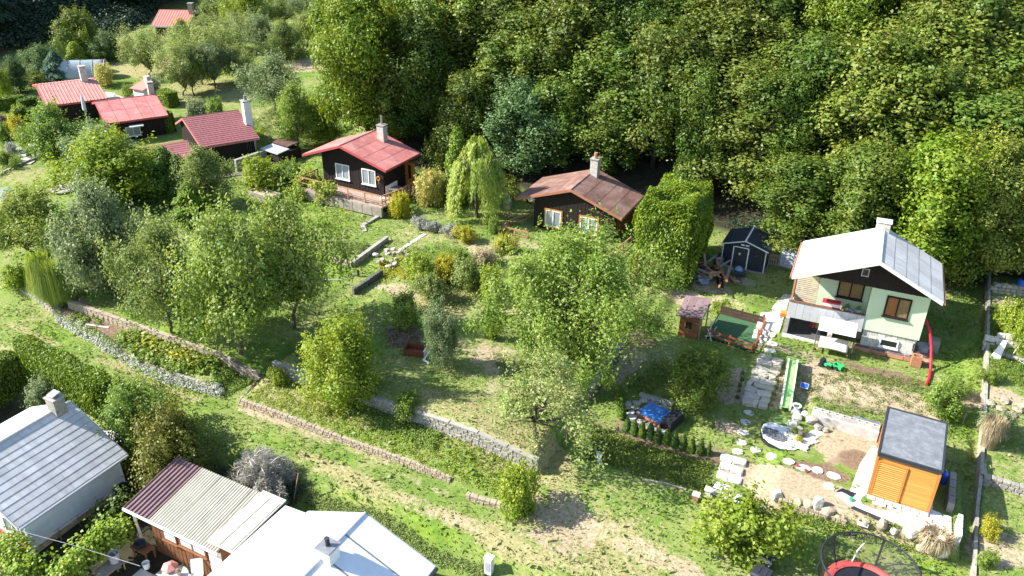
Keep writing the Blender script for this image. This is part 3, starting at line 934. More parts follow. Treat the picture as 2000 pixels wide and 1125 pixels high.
def stone_wall(name, label, pts, h, thick, course, length, mat, cat='wall', zb=None, core='mortar', cap=None, jit=1.0, seed=0, top=None, maxn=300, part='stone'):
    """a wall along a line of (x, y) points; every stone its own object"""
    q = random.Random(seed)
    zf = zb or (lambda x, y: min(tz(x, y), tz(x, y - .5), tz(x + .4, y - .1)))
    x0, y0 = pts[0]
    o = Vector((x0, y0, zf(x0, y0)))
    t = thing(name, label, cat, o)
    n = 0
    mb = MB()
    capb = []
    left = []
    rows = max(1, int(round(h / course)))
    ch = h / rows
    for (ax_, ay_), (bx_, by_) in zip(pts[:-1], pts[1:]):
        L_ = math.hypot(bx_ - ax_, by_ - ay_)
        ang = math.atan2(by_ - ay_, bx_ - ax_)
        ux, uy = math.cos(ang), math.sin(ang)
        seg = max(1, int(L_ / 2))
        for i in range(seg):
            pa, pb = (ax_ + ux * L_ * i / seg, ay_ + uy * L_ * i / seg), (ax_ + ux * L_ * (i + 1) / seg, ay_ + uy * L_ * (i + 1) / seg)
            za, zb_ = zf(*pa), zf(*pb)
            k = thick * .36
            nx_, ny_ = -uy * k, ux * k
            mb.box8([(pa[0] + nx_ * -1 - o.x, pa[1] - ny_ - o.y, za - .3 - o.z), (pb[0] - nx_ - o.x, pb[1] - ny_ - o.y, zb_ - .3 - o.z),
                     (pb[0] + nx_ - o.x, pb[1] + ny_ - o.y, zb_ - .3 - o.z), (pa[0] + nx_ - o.x, pa[1] + ny_ - o.y, za - .3 - o.z),
                     (pa[0] - nx_ - o.x, pa[1] - ny_ - o.y, za + h - .04 - o.z), (pb[0] - nx_ - o.x, pb[1] - ny_ - o.y, zb_ + h - .04 - o.z),
                     (pb[0] + nx_ - o.x, pb[1] + ny_ - o.y, zb_ + h - .04 - o.z), (pa[0] + nx_ - o.x, pa[1] + ny_ - o.y, za + h - .04 - o.z)])
        for r in range(rows):
            d = -length * .5 * (r % 2)
            while d < L_:
                l = length * q.uniform(1 - .3 * jit, 1 + .35 * jit)
                a0, a1 = max(0, d), min(L_, d + l)
                d += l
                if a1 - a0 < length * .25: continue
                c_ = (a0 + a1) / 2
                x, y = ax_ + ux * c_, ay_ + uy * c_
                z = zf(x, y) + ch * (r + .5)
                left.append(((x, y, z), (a1 - a0 - .012, thick * q.uniform(.9, 1.06), ch - .010 + q.uniform(-.01, .012) * jit), ang))
    left.sort(key=lambda e: proj(e[0])[2])
    bs = blockset(mat)
    rest = MB()
    for i, (p, dim, ang) in enumerate(left):
        if i < maxn:
            s_ = link(part, bs[q.randrange(6)], None, t, Vector(p) - o, ang + q.uniform(-.03, .03) * jit)
            s_.scale = dim
        else:
            rest.cbox(Vector(p) - o, dim, ang)
    if rest.v: rest.build('stonework', mat, t, kind='stuff')
    mb.build('core', core, t)
    if cap:
        cb = MB()
        for (ax_, ay_), (bx_, by_) in zip(pts[:-1], pts[1:]):
            seg = max(1, int(math.hypot(bx_ - ax_, by_ - ay_) / 1.5))
            for i in range(seg):
                f0, f1 = i / seg, (i + 1) / seg - .004
                pa = Vector((ax_ + (bx_ - ax_) * f0, ay_ + (by_ - ay_) * f0, 0)); pb = Vector((ax_ + (bx_ - ax_) * f1, ay_ + (by_ - ay_) * f1, 0))
                pa.z, pb.z = zf(pa.x, pa.y) + h, zf(pb.x, pb.y) + h
                w = (pb - pa).cross(Vector((0, 0, 1))).normalized() * thick * .55
                u3 = Vector((0, 0, .05))
                cb.box8([pa + w - o, pb + w - o, pb - w - o, pa - w - o, pa + w + u3 - o, pb + w + u3 - o, pb - w + u3 - o, pa - w + u3 - o])
        cb.build('coping', cap, t)
    return t

flat = lambda z: (lambda x, y: z)
stone_wall('retaining_wall', 'long grey stone retaining wall above the weedy lower terrace', [(-28.6, 27.5), (-12.4, 27.5)], .84, .27, .18, .28, 'stone_grey', jit=1.6, zb=lambda x, y: tz(x, 27.3) - .02, cap='concrete', seed=1)
stone_wall('retaining_wall', 'low pale stone wall along the grass path below the weedy terrace', [(-29.1, 25.2), (-20, 25.25), (-15.9, 25.3)], .46, .2, .15, .26, 'stone_sand', zb=lambda x, y: tz(x, 25.0) - .02, seed=2)
stone_wall('retaining_wall', 'short broken piece of low stone wall ending at the yellow ivy', [(-14.75, 24.75), (-12.5, 24.95)], .34, .26, .17, .28, 'stone_sand', zb=lambda x, y: tz(x, 24.5), seed=3, jit=1.6)
stone_wall('edging', 'thin concrete edging closing the left end of the weedy terrace', [(-29.25, 25.4), (-29.3, 27.3)], .22, .14, .22, .5, 'concrete', zb=lambda x, y: tz(x - .2, y) - .02, seed=4)
stone_wall('retaining_wall', 'weathered stone wall under silver plants beside the grass path', [(-56, 28.3), (-50, 27.3), (-46.2, 26.6), (-39.3, 25.45), (-31, 25.3)], .42, .22, .19, .36, 'stone_grey', zb=lambda x, y: tz(x, y - .45) - .03, seed=5, jit=1.5)
stone_wall('retaining_wall', 'low sandstone wall behind the vegetable bed and pumpkin patch', [(-45.0, 27.05), (-29.3, 27.05)], .55, .22, .19, .42, 'stone_sand', zb=lambda x, y: tz(x, 26.8) - .02, cap='stone_sand', seed=6)
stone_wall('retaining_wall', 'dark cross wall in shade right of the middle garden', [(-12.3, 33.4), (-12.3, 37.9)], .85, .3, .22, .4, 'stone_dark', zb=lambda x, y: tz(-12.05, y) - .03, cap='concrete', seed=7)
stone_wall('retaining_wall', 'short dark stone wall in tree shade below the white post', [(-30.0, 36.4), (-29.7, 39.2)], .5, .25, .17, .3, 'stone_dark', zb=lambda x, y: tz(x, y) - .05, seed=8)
# ------------------------------------------------------------------ materials of the houses
pbr('red_sheet', (.46, .165, .145), .6, .22, 1.6, spec=.3, stain=(.54, .30, .255), bump=.08, bscale=8)
pbr('red_tile_sheet', (.54, .225, .19), .6, .25, 1.5, spec=.3, stain=(.40, .19, .155))
pbr('salmon_sheet', (.60, .19, .15), .55, .15, 1.5, spec=.3)
pbr('maroon_shingle', (.25, .09, .095), .85, .3, 5, bump=.3)
pbr('brown_sheet', (.215, .118, .092), .5, .28, 1.6, c2=(.31, .19, .155), spec=.35, bump=.1, bscale=9, stain=(.33, .25, .22), stretch=(1, .35, 1))
pbr('white_sheet', (.64, .655, .67), .55, .1, 1.2, spec=.3, stain=(.52, .535, .55), bump=.06, bscale=6)
pbr('grey_sheet', (.50, .49, .47), .7, .18, 1.4, c2=(.60, .59, .57), spec=.12, stain=(.40, .39, .375), bump=.1, bscale=8, stretch=(.3, 2.2, 1))  # grey metal; also the shaded slope of the green house's white roof
pbr('cream_sheet', (.49, .455, .355), .55, .12, 2.0, stain=(.35, .33, .27))
pbr('brown_corrugated', (.19, .115, .115), .5, .2, 2)
pbr('white_paint', (.78, .77, .74), .6, .06, 2, stain=(.66, .65, .62))
pbr('plaster_white', (.72, .73, .74), .9, .1, 1.2, bump=.25, bscale=60, stain=(.60, .61, .61))
pbr('plaster_green', (.55, .66, .44), .9, .05, 1.2, bump=.15, bscale=70, stain=(.52, .62, .42))
pbr('timber_dark', (.016, .009, .0075), .75, .45, 3.5, c2=(.03, .017, .013), bump=.4, bscale=18, stretch=(6, 6, .8))
pbr('timber_brown', (.20, .085, .035), .7, .3, 4, bump=.3, bscale=20, stretch=(1, 1, 5))
pbr('timber_grey', (.27, .235, .19), .85, .35, 4, bump=.4, bscale=20)
pbr('timber_orange', (.44, .17, .035), .55, .18, 5, bump=.25, bscale=14, stretch=(1, 1, 7))
pbr('timber_orange_light', (.58, .255, .055), .5, .16, 5, bump=.2, bscale=14, stretch=(.4, 1, 9))
pbr('timber_rail', (.40, .20, .11), .7, .25, 4, bump=.3)
pbr('door_orange', (.42, .17, .03), .5, .15, 3, stretch=(3, 3, .6))
pbr('fascia_red', (.40, .07, .07), .6, .15, 2)
pbr('fascia_brown', (.34, .13, .075), .6, .2, 2)
pbr('brick_white', (.50, .46, .40), .9, .25, 6, bump=.5)
pbr('brick_orange', (.38, .17, .09), .9, .25, 6, bump=.5)
pbr('metal_dark', (.035, .037, .042), .45, .25, 3, spec=.5)
pbr('metal_navy', (.028, .032, .045), .45, .25, 3, spec=.5)
pbr('metal_grey', (.30, .30, .31), .4, .2, 4, metal=.5)
pbr('steel', (.50, .51, .52), .35, .15, 4, metal=.8)
pbr('panel_grey', (.42, .42, .43), .55, .12, 1.5, stain=(.36, .36, .38))
pbr('curtain_white', (.55, .60, .62), .9, .35, 14, stretch=(6, 6, .3))
pbr('curtain_gold', (.46, .30, .11), .9, .4, 9, stretch=(6, 6, .4))
pbr('curtain_orange', (.55, .22, .06), .9, .4, 9, stretch=(6, 6, .4))
pbr('interior_shade', (.012, .011, .012), .9, .2, 3)  # near-black colour stands in for the shade inside openings
pbr('slat_pale', (.55, .47, .34), .8, .3, 5)
pbr('deck', (.30, .225, .18), .85, .3, 4, bump=.3)
pbr('terracotta', (.42, .20, .12), .85, .2, 5)
pbr('paving', (.44, .41, .36), .92, .2, 5, bump=.3, stain=(.34, .31, .26))
m, nt, b, L = nodes('glass')
b.inputs['Base Color'].default_value = (.05, .06, .065, 1)
b.inputs['Roughness'].default_value = .05
b.inputs['Alpha'].default_value = .14
m, nt, b, L = nodes('glass_dark')
b.inputs['Base Color'].default_value = (.015, .018, .02, 1)
b.inputs['Roughness'].default_value = .06

def pbox(mb, ax_, c, out, a0, a1, d0, d1, z0, z1):
    """box on a wall plane: along the wall a0..a1, sticking out d0..d1 from the plane"""
    p, q = sorted((c + out * d0, c + out * d1))
    if ax_ == 'x': mb.box(a0, a1, p, q, z0, z1)
    else: mb.box(p, q, a0, a1, z0, z1)
    return mb

def board_wall(parent, mat, ax_, c, out, a0, a1, zb, top, w=.14, name='wall_boards', seed=0, d=.022):
    q = random.Random(seed)
    mb = MB()
    n = max(1, int(round((a1 - a0) / w)))
    w = (a1 - a0) / n
    for i in range(n):
        x0, x1 = a0 + i * w + .006, a0 + (i + 1) * w - .006
        k = d * (1 + .5 * (i % 2)) + q.uniform(0, .006)
        z0, z1 = top(x0), top(x1)
        p, r = sorted((c, c + out * k))
        if ax_ == 'x':
            mb.box8([(x0, p, zb), (x1, p, zb), (x1, r, zb), (x0, r, zb), (x0, p, z0), (x1, p, z1), (x1, r, z1), (x0, r, z0)])
        else:
            mb.box8([(p, x0, zb), (r, x0, zb), (r, x1, zb), (p, x1, zb), (p, x0, z0), (r, x0, z0), (r, x1, z1), (p, x1, z1)])
    return mb.build(name, mat, parent, kind='stuff')

def window(parent, ax_, c, out, a0, a1, z0, z1, frame, panes=2, curtain='curtain_white', fw_=.07, mull=None, sill=True, glass='glass', casing=None):
    f = MB()
    for (p, q, r, s) in ((a0, a0 + fw_, z0, z1), (a1 - fw_, a1, z0, z1), (a0 + fw_, a1 - fw_, z1 - fw_, z1), (a0 + fw_, a1 - fw_, z0, z0 + fw_)):
        pbox(f, ax_, c, out, p, q, 0, .06, r, s)
    pw = (a1 - a0 - 2 * fw_) / panes
    mw = mull or fw_ * .8
    for i in range(1, panes):
        m_ = a0 + fw_ + pw * i
        pbox(f, ax_, c, out, m_ - mw / 2, m_ + mw / 2, 0, .065, z0 + fw_, z1 - fw_)
    o = f.build('window', frame, parent)
    for i in range(panes):
        p, q = a0 + fw_ + pw * i + (mw / 2 if i else 0), a0 + fw_ + pw * (i + 1) - (mw / 2 if i < panes - 1 else 0)
        pbox(MB(), ax_, c, out, p, q, .034, .042, z0 + fw_, z1 - fw_).build('pane', glass, o)
        if curtain:
            cm = curtain if isinstance(curtain, str) else curtain[i % len(curtain)]
            cb = MB()
            k = 12
            for j in range(k):
                pbox(cb, ax_, c, out, p + (q - p) * j / k, p + (q - p) * (j + 1) / k, .002, .010 + .012 * (j % 2), z0 + fw_, z1 - fw_ - (0 if j % 3 else .01))
            cb.build('curtain', cm, o)
    if sill:
        pbox(MB(), ax_, c, out, a0 - .05, a1 + .05, 0, .13, z0 - .05, z0 - .003).build('sill', frame if casing is None else casing, o)
    if casing:
        cb = MB()
        for (p, q, r, s) in ((a0 - .11, a0 - .002, z0 - .1, z1 + .1), (a1 + .002, a1 + .11, z0 - .1, z1 + .1), (a0 - .002, a1 + .002, z1 + .002, z1 + .1), (a0 - .002, a1 + .002, z0 - .16, z0 - .054)):
            pbox(cb, ax_, c, out, p, q, 0, .045, r, s)
        cb.build('casing', casing, o)
    return o

def sheet_slope(roof, a, bb, v0, v1, rows, cols, mat, name, stagger=True, seed=0, lift=.012, gap=.012, lap=.010, mats=None):
    """roof sheets on a slope: a = eave (u, z), bb = ridge (u, z); rows run up the slope"""
    q = random.Random(seed)
    A, B = Vector((a[0], 0, a[1])), Vector((bb[0], 0, bb[1]))
    d = B - A
    nrm = Vector((-d.z, 0, d.x)).normalized()
    if nrm.z < 0: nrm = -nrm
    for r in range(rows):
        off = (.5 * (r % 2)) if stagger else 0
        for c in range(-1 if off else 0, cols):
            f0, f1 = max(0, (c + off) / cols), min(1, (c + 1 + off) / cols)
            if f1 - f0 < .02: continue
            y0, y1 = v0 + (v1 - v0) * f0 + (gap if f0 > 0 else 0) * .5, v0 + (v1 - v0) * f1 - (gap if f1 < 1 else 0) * .5
            p0, p1 = A + d * (r / rows), A + d * ((r + 1) / rows - .004)
            l0, l1 = lift + lap + q.uniform(0, .004), lift + q.uniform(0, .003)
            vs = [p + Vector((0, y, 0)) + nrm * l for l in (0, 1) for p, y, l in ()]
            low = [(p0, y0), (p0, y1), (p1, y1), (p1, y0)]
            bot = [p + Vector((0, y, 0)) for p, y in low]
            topv = [p + Vector((0, y, 0)) + nrm * (l0 if k < 2 else l1) for k, (p, y) in enumerate(low)]
            if d.x > 0: bot.reverse(); topv.reverse()
            MB().box8(bot + topv).build(name, mats[q.randrange(len(mats))] if mats else mat, roof)

def ribbed_slope(mb, a, bb, v0, v1, pitch, h, along=True, sharp=False):
    """corrugations running up the slope (along) between eave a and ridge bb"""
    A, B = Vector((a[0], 0, a[1])), Vector((bb[0], 0, bb[1]))
    d = B - A
    nrm = Vector((-d.z, 0, d.x)).normalized()
    if nrm.z < 0: nrm = -nrm
    n = int((v1 - v0) / pitch) * (4 if not sharp else 1)
    if sharp:      # trapezoid sheet: narrow ribs
        ys = []
        for i in range(n + 1):
            y = v0 + (v1 - v0) * i / n
            w = pitch * .14
            ys += [(y - w * 1.3, 0), (y - w * .6, h), (y + w * .6, h), (y + w * 1.3, 0)]
        ys = [(min(max(y, v0), v1), k) for y, k in ys]
    else:
        ys = [(v0 + (v1 - v0) * i / n, h * (.5 + .5 * math.sin(i * math.pi / 2))) for i in range(n + 1)]
    o = len(mb.v)
    for y, k in ys:
        mb.v.append(tuple(A + Vector((0, y, 0)) + nrm * (k + .02))); mb.v.append(tuple(B + Vector((0, y, 0)) + nrm * (k + .02)))
    for i in range(len(ys) - 1):
        f = (o + 2 * i, o + 2 * i + 1, o + 2 * i + 3, o + 2 * i + 2)
        mb.f.append(f if d.x < 0 else f[::-1])
    return mb

def slope_slab(mb, a, bb, v0, v1, th=.1):
    return mb.gprism([(a[0], a[1] - th), (bb[0], bb[1] - th), (bb[0], bb[1]), (a[0], a[1])] if a[0] < bb[0] else [(bb[0], bb[1] - th), (a[0], a[1] - th), (a[0], a[1]), (bb[0], bb[1])], v0, v1)

def gable_roof(parent, L_, Rr, Rg, v0, v1, mat, fascia, th=.1, name='roof'):
    """slab of a gabled roof with barge boards; L_, Rr eaves and Rg ridge as (u, z)"""
    mb = MB()
    slope_slab(mb, L_, Rg, v0, v1, th); slope_slab(mb, Rr, Rg, v0, v1, th)
    roof = mb.build(name, mat, parent)
    fb = MB()
    for e in (L_, Rr):
        for (y0, y1) in ((v0 - .03, v0 - .002), (v1 + .002, v1 + .03)):
            s = 1 if e[0] < Rg[0] else -1
            poly = [(e[0], e[1] - th - .07), (Rg[0], Rg[1] - th - .07), (Rg[0], Rg[1] + .015), (e[0], e[1] + .015)]
            fb.gprism(poly if s > 0 else poly[::-1], y0, y1)
        fb.box(e[0] - .03 if e[0] < Rg[0] else e[0] + .002, e[0] - .002 if e[0] < Rg[0] else e[0] + .03, v0, v1, e[1] - th - .05, e[1] + .01)
    fb.build('barge_board', fascia, parent)
    return roof

def topline(L_, Rr, Rg, drop=.13):
    def f(u):
        if u <= Rg[0]: return L_[1] + (Rg[1] - L_[1]) * (u - L_[0]) / (Rg[0] - L_[0]) - drop
        return Rr[1] + (Rg[1] - Rr[1]) * (Rr[0] - u) / (Rr[0] - Rg[0]) - drop
    return f

def body(parent, W, v0, v1, zb, L_, Rr, Rg, mat, name='wall', u0=0.0):
    f = topline(L_, Rr, Rg)
    MB().gprism([(u0, zb), (W, zb), (W, f(W)), (Rg[0], f(Rg[0])), (u0, f(u0))], v0, v1).build(name, mat, parent)

def chimney(parent, u, v, z0, z1, w, d, mat, cap='concrete', rows=True, pipe=None, name='chimney'):
    o = MB().box(u - w / 2, u + w / 2, v - d / 2, v + d / 2, z0, z1 - .07).build(name, 'mortar' if rows else mat, parent)
    if rows:
        q = random.Random(int(u * 100))
        h = .085
        n = int((z1 - .07 - z0) / h)
        for r in range(n):
            z = z0 + r * h
            for (ax_, c, out, a0, a1) in (('x', v - d / 2, -1, u - w / 2, u + w / 2), ('x', v + d / 2, 1, u - w / 2, u + w / 2), ('y', u - w / 2, -1, v - d / 2 - .01, v + d / 2 + .01), ('y', u + w / 2, 1, v - d / 2 - .01, v + d / 2 + .01)):
                k = 2
                offs = [0, .5, 1] if r % 2 else [0, .28, .78, 1]
                for f0, f1 in zip(offs[:-1], offs[1:]):
                    pbox(MB(), ax_, c, out, a0 + (a1 - a0) * f0 + .004, a0 + (a1 - a0) * f1 - .004, 0, .012 + q.uniform(0, .006), z + .004, z + h - .006).build('brick', mat, o)
    MB().box(u - w / 2 - .06, u + w / 2 + .06, v - d / 2 - .06, v + d / 2 + .06, z1 - .07, z1).build('cap', cap, o)
    if pipe: MB().tube([(u, v, z1), (u, v, z1 + pipe[0])], pipe[1], 10).build('flue', pipe[2], o)
    return o

def rail(name, label, pts, h, rails, post, mat, loc, cat='railing', n_mid=1, rz=0.0, group=None):
    """posts and bars along local points"""
    t = thing(name, label, cat, loc, rz, group)
    for a, bb in zip(pts[:-1], pts[1:]):
        a, bb = Vector(a), Vector(bb)
        for i in range(n_mid + 1):
            p = a.lerp(bb, i / (n_mid + 1))
            MB().cbox(p + Vector((0, 0, h / 2)), (post, post, h)).build('post', mat, t)
        ang = math.atan2(bb.y - a.y, bb.x - a.x)
        for zr, th in rails:
            c = (a + bb) / 2 + Vector((0, 0, zr))
            d = bb - a
            mb = MB()
            w = d.cross(Vector((0, 0, 1))).normalized() * th * .35; u3 = Vector((0, 0, th / 2)); e = d.normalized() * post * .5
            p0, p1 = a + Vector((0, 0, zr)) - e, bb + Vector((0, 0, zr)) + e
            off = w.normalized() * (post * .5 + th * .35 + .002) if zr < h - .02 else Vector((0, 0, th * .5 + .002))
            p0 += off; p1 += off
            mb.box8([p0 + w - u3, p1 + w - u3, p1 - w - u3, p0 - w - u3, p0 + w + u3, p1 + w + u3, p1 - w + u3, p0 - w + u3])
            mb.build('rail', mat, t)
    p = Vector(pts[-1])
    MB().cbox(p + Vector((0, 0, h / 2)), (post, post, h)).build('post', mat, t)
    return t

# ================================================================== the cabin with the red sheet roof
RC = Vector((-42.82 * .979, 49.46 * .979, 1.5))
t = thing('cabin', 'dark timber cabin with red sheet roof, brick chimney and open orange door', 'cabin', RC, R(.5))
t.scale = (.979,) * 3
Lq, Rq, Gq = (-1.29, 2.50), (6.89, 2.55), (2.58, 3.85)
roof = gable_roof(t, Lq, Rq, Gq, -.84, 4.12, 'fascia_red', 'fascia_red')
sheet_slope(roof, Lq, Gq, -.82, 4.1, 4, 3, 'red_sheet', 'roof_sheet', seed=1)
sheet_slope(roof, Rq, Gq, -.82, 4.1, 4, 3, 'red_sheet', 'roof_sheet', seed=2)
MB().tube([(Gq[0], -.84, Gq[1] + .01), (Gq[0], 4.12, Gq[1] + .01)], .05, 6).build('ridge_cap', 'red_sheet', roof)
body(t, 6.0, .03, 4.0, -.6, Lq, Rq, Gq, 'timber_dark')
board_wall(t, 'timber_dark', 'x', .03, -1, .0, 6.0, -.1, topline(Lq, Rq, Gq), .15, seed=3)
board_wall(t, 'timber_dark', 'y', 6.0, 1, .05, 2.1, -.1, lambda v: 2.55, .15, seed=4)
def red_z(px, py): return 0
window(t, 'x', .0, -1, 1.35, 2.72, .72, 2.0, 'white_paint', 2)
window(t, 'x', .0, -1, 3.95, 5.28, .72, 2.0, 'white_paint', 2)
chimney(t, 3.9, 3.1, 3.1, 4.75, .62, .55, 'brick_white', pipe=(.75, .09, 'steel'))
# the open leaf, and a black panel painting the shade of its opening
pbox(MB(), 'y', 6.0, 1, 1.9, 2.85, .0, .02, 0, 2.05).build('doorway_shade', 'interior_shade', t)
dr = MB().cbox((6.55, 2.95, 1.03), (1.0, .05, 2.0), R(-6)).build('door', 'door_orange', t)
MB().cbox((6.55, 2.915, 1.25), (.26, .03, 1.15), R(-6)).build('pane', 'glass_dark', dr)
MB().cbox((6.12, 2.9, 1.0), (.12, .06, .04), R(-6)).build('handle', 'steel', dr)
pbox(MB(), 'y', 6.03, 1, .15, 1.75, .01, .06, -.05, .78).build('wall_panel', 'white_paint', t)
wr = MB()
wr.tube([(5.48 + .15 * math.cos(a), -.06, 1.42 + .15 * math.sin(a)) for a in np.linspace(0, 6.28, 13)], .035, 6)
wreath = wr.build('wreath', 'timber_orange_light'); wreath.location = RC
tag(wreath, 'small straw wreath hanging on dark cabin wall beside the right window', 'wreath')
MB().tube([(5.5, -.06, 1.28), (5.52, -.06, 1.0)], .03, 5).build('ribbon', 'terracotta', wreath)
# terrace in front
ter = thing('terrace', 'timber and concrete terrace in front of the red roofed cabin', 'terrace', RC)
MB().prism([(-1.2, -1.75), (7.0, -1.95), (7.4, .0), (7.4, 3.9), (6.03, 3.9), (6.03, -.03), (-1.2, -.03)], -.14, -.04).build('deck_slab', 'deck', ter)
for i in range(9):
    u = -1.15 + i * .91
    MB().box(u, u + .86, -1.9 - .02 * i * .3, -1.72, -.85, -.145).build('wall_panel', 'timber_grey', ter)
for i in range(9):
    MB().box(-1.2 + i * .93, -1.2 + (i + 1) * .93 - .02, -1.7, -1.45, -.038, .0).build('edge_plank', 'deck', ter)
rail('railing', 'brown timber railing along the terrace of the red roofed cabin', [(-1.1, .6, -.04), (-1.15, -1.6, -.04), (7.0, -1.8, -.04), (7.35, .0, -.04), (7.4, 2.2, -.04)], .82, [(.83, .09), (.45, .07)], .08, 'timber_rail', RC, n_mid=4)
# things on that terrace
k = thing('terrace_table', 'small dark metal table on the terrace beside the white panel', 'table', RC + Vector((6.6, .55, -.04)))
MB().box(-.32, .32, -.45, .45, .68, .71).build('table_top', 'metal_grey', k)
for sx in (-1, 1):
    for sy in (-1, 1): MB().tube([(sx * .3, sy * .42, 0), (sx * .24, sy * .36, .68)], .018, 5).build('leg', 'metal_dark', k)
k = thing('terrace_stool', 'white stool on the corner of the red cabin terrace', 'stool', RC + Vector((6.6, -1.2, -.04)))
MB().lathe([(.22, .42), (.24, .44), (.24, .47), (.2, .48)], 14).build('seat', 'white_paint', k)
for i in range(3):
    a = i * 2.1
    MB().tube([(.2 * math.cos(a), .2 * math.sin(a), 0), (.13 * math.cos(a), .13 * math.sin(a), .42)], .02, 5).build('leg', 'white_paint', k)

# walls below the terrace: a sunken concrete passage
def slab_wall(name, label, pts, h0, h1, th, mat, cat='wall'):
    """plain wall through world points (x, y), from ground h0 to top heights h1 (one per point)"""
    o = Vector((*pts[0], tz(*pts[0])))
    t_ = thing(name, label, cat, o)
    for i, ((a, z1), (c, z2)) in enumerate(zip(list(zip(pts, h1))[:-1], list(zip(pts, h1))[1:])):
        A, B = Vector((*a, 0)) - Vector((o.x, o.y, 0)), Vector((*c, 0)) - Vector((o.x, o.y, 0))
        w = (B - A).cross(Vector((0, 0, 1))).normalized() * th / 2
        e = (B - A).normalized() * (.003 if i else 0)
        z = lambda q, k: Vector((q.x, q.y, k - o.z))
        MB().box8([z(A + w + e, h0), z(B + w, h0), z(B - w, h0), z(A - w + e, h0), z(A + w + e, z1), z(B + w, z2), z(B - w, z2), z(A - w + e, z1)]).build('wall_face', mat, t_)
    return t_
slab_wall('garden_wall', 'angled concrete retaining wall beside the sunken passage under the cabin lawn', [(-33.9, 39.2), (-32.15, 39.15)], -.5, [.66, .66], .18, 'stone_sand')
t = stone_wall('garden_wall', 'stone faced side wall running up from the angled concrete wall', [(-32.1, 39.25), (-32.15, 43.3)], .85, .26, .28, .6, 'stone_sand', zb=lambda x, y: -.17 + .06 * (y - 39), cap='concrete', seed=12)
slab_wall('kerb', 'pale concrete slab edge along the steps above the rubble heap', [(-30.5, 42.0), (-30.2, 45.2)], -.2, [.62, .85], .28, 'concrete_pale', 'kerb')
slab_wall('garden_wall', 'dark concrete wall of the sunken passage below the terrace corner', [(-35.3, 47.5), (-35.3, 44.6), (-34.6, 43.9)], -.3, [.75, .7, .6], .3, 'concrete')
t = thing('rubble_heap', 'heap of broken pale stones at the foot of the slab edge', 'rubble', G(765, 505))
for i in range(26):
    a, r = rnd.random() * 6.28, 1.25 * math.sqrt(rnd.random())
    k = rnd.uniform(.2, .5)
    MB().rock((r * math.cos(a), r * 1.3 * math.sin(a), .1 + .55 * (1 - r / 1.3) * rnd.random()), (k, k * .8, k * .6), i).build('stone', rnd.choice(['stone_white', 'stone_grey', 'stone_sand']), t)

# ================================================================== the cabin with the brown roof
BC = Vector((-23.78, 49.89, 1.0))
t = thing('cabin', 'dark timber cabin with worn brown sheet roof and orange window surrounds', 'cabin', BC, R(1.5))
Lq, Rq, Gq = (-1.37, 2.10), (6.82, 2.12), (2.95, 3.55)
roof = gable_roof(t, Lq, Rq, Gq, -.27, 4.71, 'timber_dark', 'fascia_brown')
sheet_slope(roof, Lq, Gq, -.25, 4.7, 4, 3, 'brown_sheet', 'roof_sheet', seed=5)
sheet_slope(roof, Rq, Gq, -.25, 4.7, 4, 3, 'brown_sheet', 'roof_sheet', seed=6)
MB().tube([(Gq[0], -.27, Gq[1] + .01), (Gq[0], 4.71, Gq[1] + .01)], .045, 6).build('ridge_cap', 'brown_sheet', roof)
body(t, 6.2, .13, 4.5, -.8, Lq, Rq, Gq, 'timber_dark')
board_wall(t, 'timber_dark', 'x', .13, -1, .0, 6.2, -.4, topline(Lq, Rq, Gq), .14, seed=7)
board_wall(t, 'timber_brown', 'y', 6.2, 1, .6, 4.4, -.3, lambda v: 2.2, .14, seed=8)
window(t, 'x', .1, -1, .95, 2.15, .3, 1.55, 'white_paint', 2, casing='timber_orange')
window(t, 'x', .1, -1, 3.65, 4.95, .3, 1.55, 'white_paint', 2, casing='timber_orange')
chimney(t, 3.25, 3.6, 3.2, 4.75, .55, .55, 'brick_white', pipe=(.42, .13, 'terracotta'))
ter = thing('terrace', 'concrete terrace around the brown roofed cabin, half hidden by the fruit tree', 'terrace', BC)
MB().prism([(-1.6, -2.2), (7.2, -2.2), (7.5, 2.2), (6.25, 2.2), (6.25, .1), (-.05, .1), (-.05, 3), (-1.6, 3)], -.9, -.42).build('slab', 'concrete_pale', ter)
for i in range(9): MB().box(-1.55 + i * .97, -1.55 + i * .97 + .94, -2.16, -1.3, -.419, -.38).build('paving_slab', 'paving', ter)
rail('railing', 'orange brown railing on the left side of the brown cabin terrace', [(-.2, 1.8, -.4), (-1.5, -.4, -.4), (-1.5, -2.1, -.4), (.6, -2.1, -.4)], .85, [(.86, .09), (.55, .05), (.28, .05)], .08, 'timber_rail', BC, n_mid=1)
rail('railing', 'orange brown railing on the right corner of the brown cabin terrace', [(4.6, -2.1, -.4), (7.1, -2.1, -.4), (7.35, .9, -.4)], .85, [(.86, .09), (.55, .05), (.28, .05)], .08, 'timber_rail', BC, n_mid=1)
k = thing('garden_bench', 'dark bench with pale blue board in shade left of the brown cabin', 'bench', BC + Vector((-1.4, 4.3, .0)), R(-6))
for i in range(3): MB().box(-1.1, 1.1, .1 + i * .14, .22 + i * .14, .42, .46).build('seat_slat', 'timber_dark', k)
for i in range(3): MB().box(-1.1, 1.1, .56, .6, .55 + i * .14, .66 + i * .14).build('back_slat', 'timber_dark', k)
for x in (-.9, .9):
    MB().box(x, x + .08, .1, .56, 0, .418).build('leg', 'timber_dark', k)
k = tag(MB().box(-1.2, .6, -.35, -.1, .38, .44).build('board', 'white_paint', None, BC + Vector((-1.5, 4.15, .0)), R(-6)), 'pale plank lying in front of the dark bench by the brown cabin', 'plank')
for x in (-1.0, .4): MB().box(x, x + .06, -.3, -.15, 0, .378).build('trestle', 'timber_dark', k)

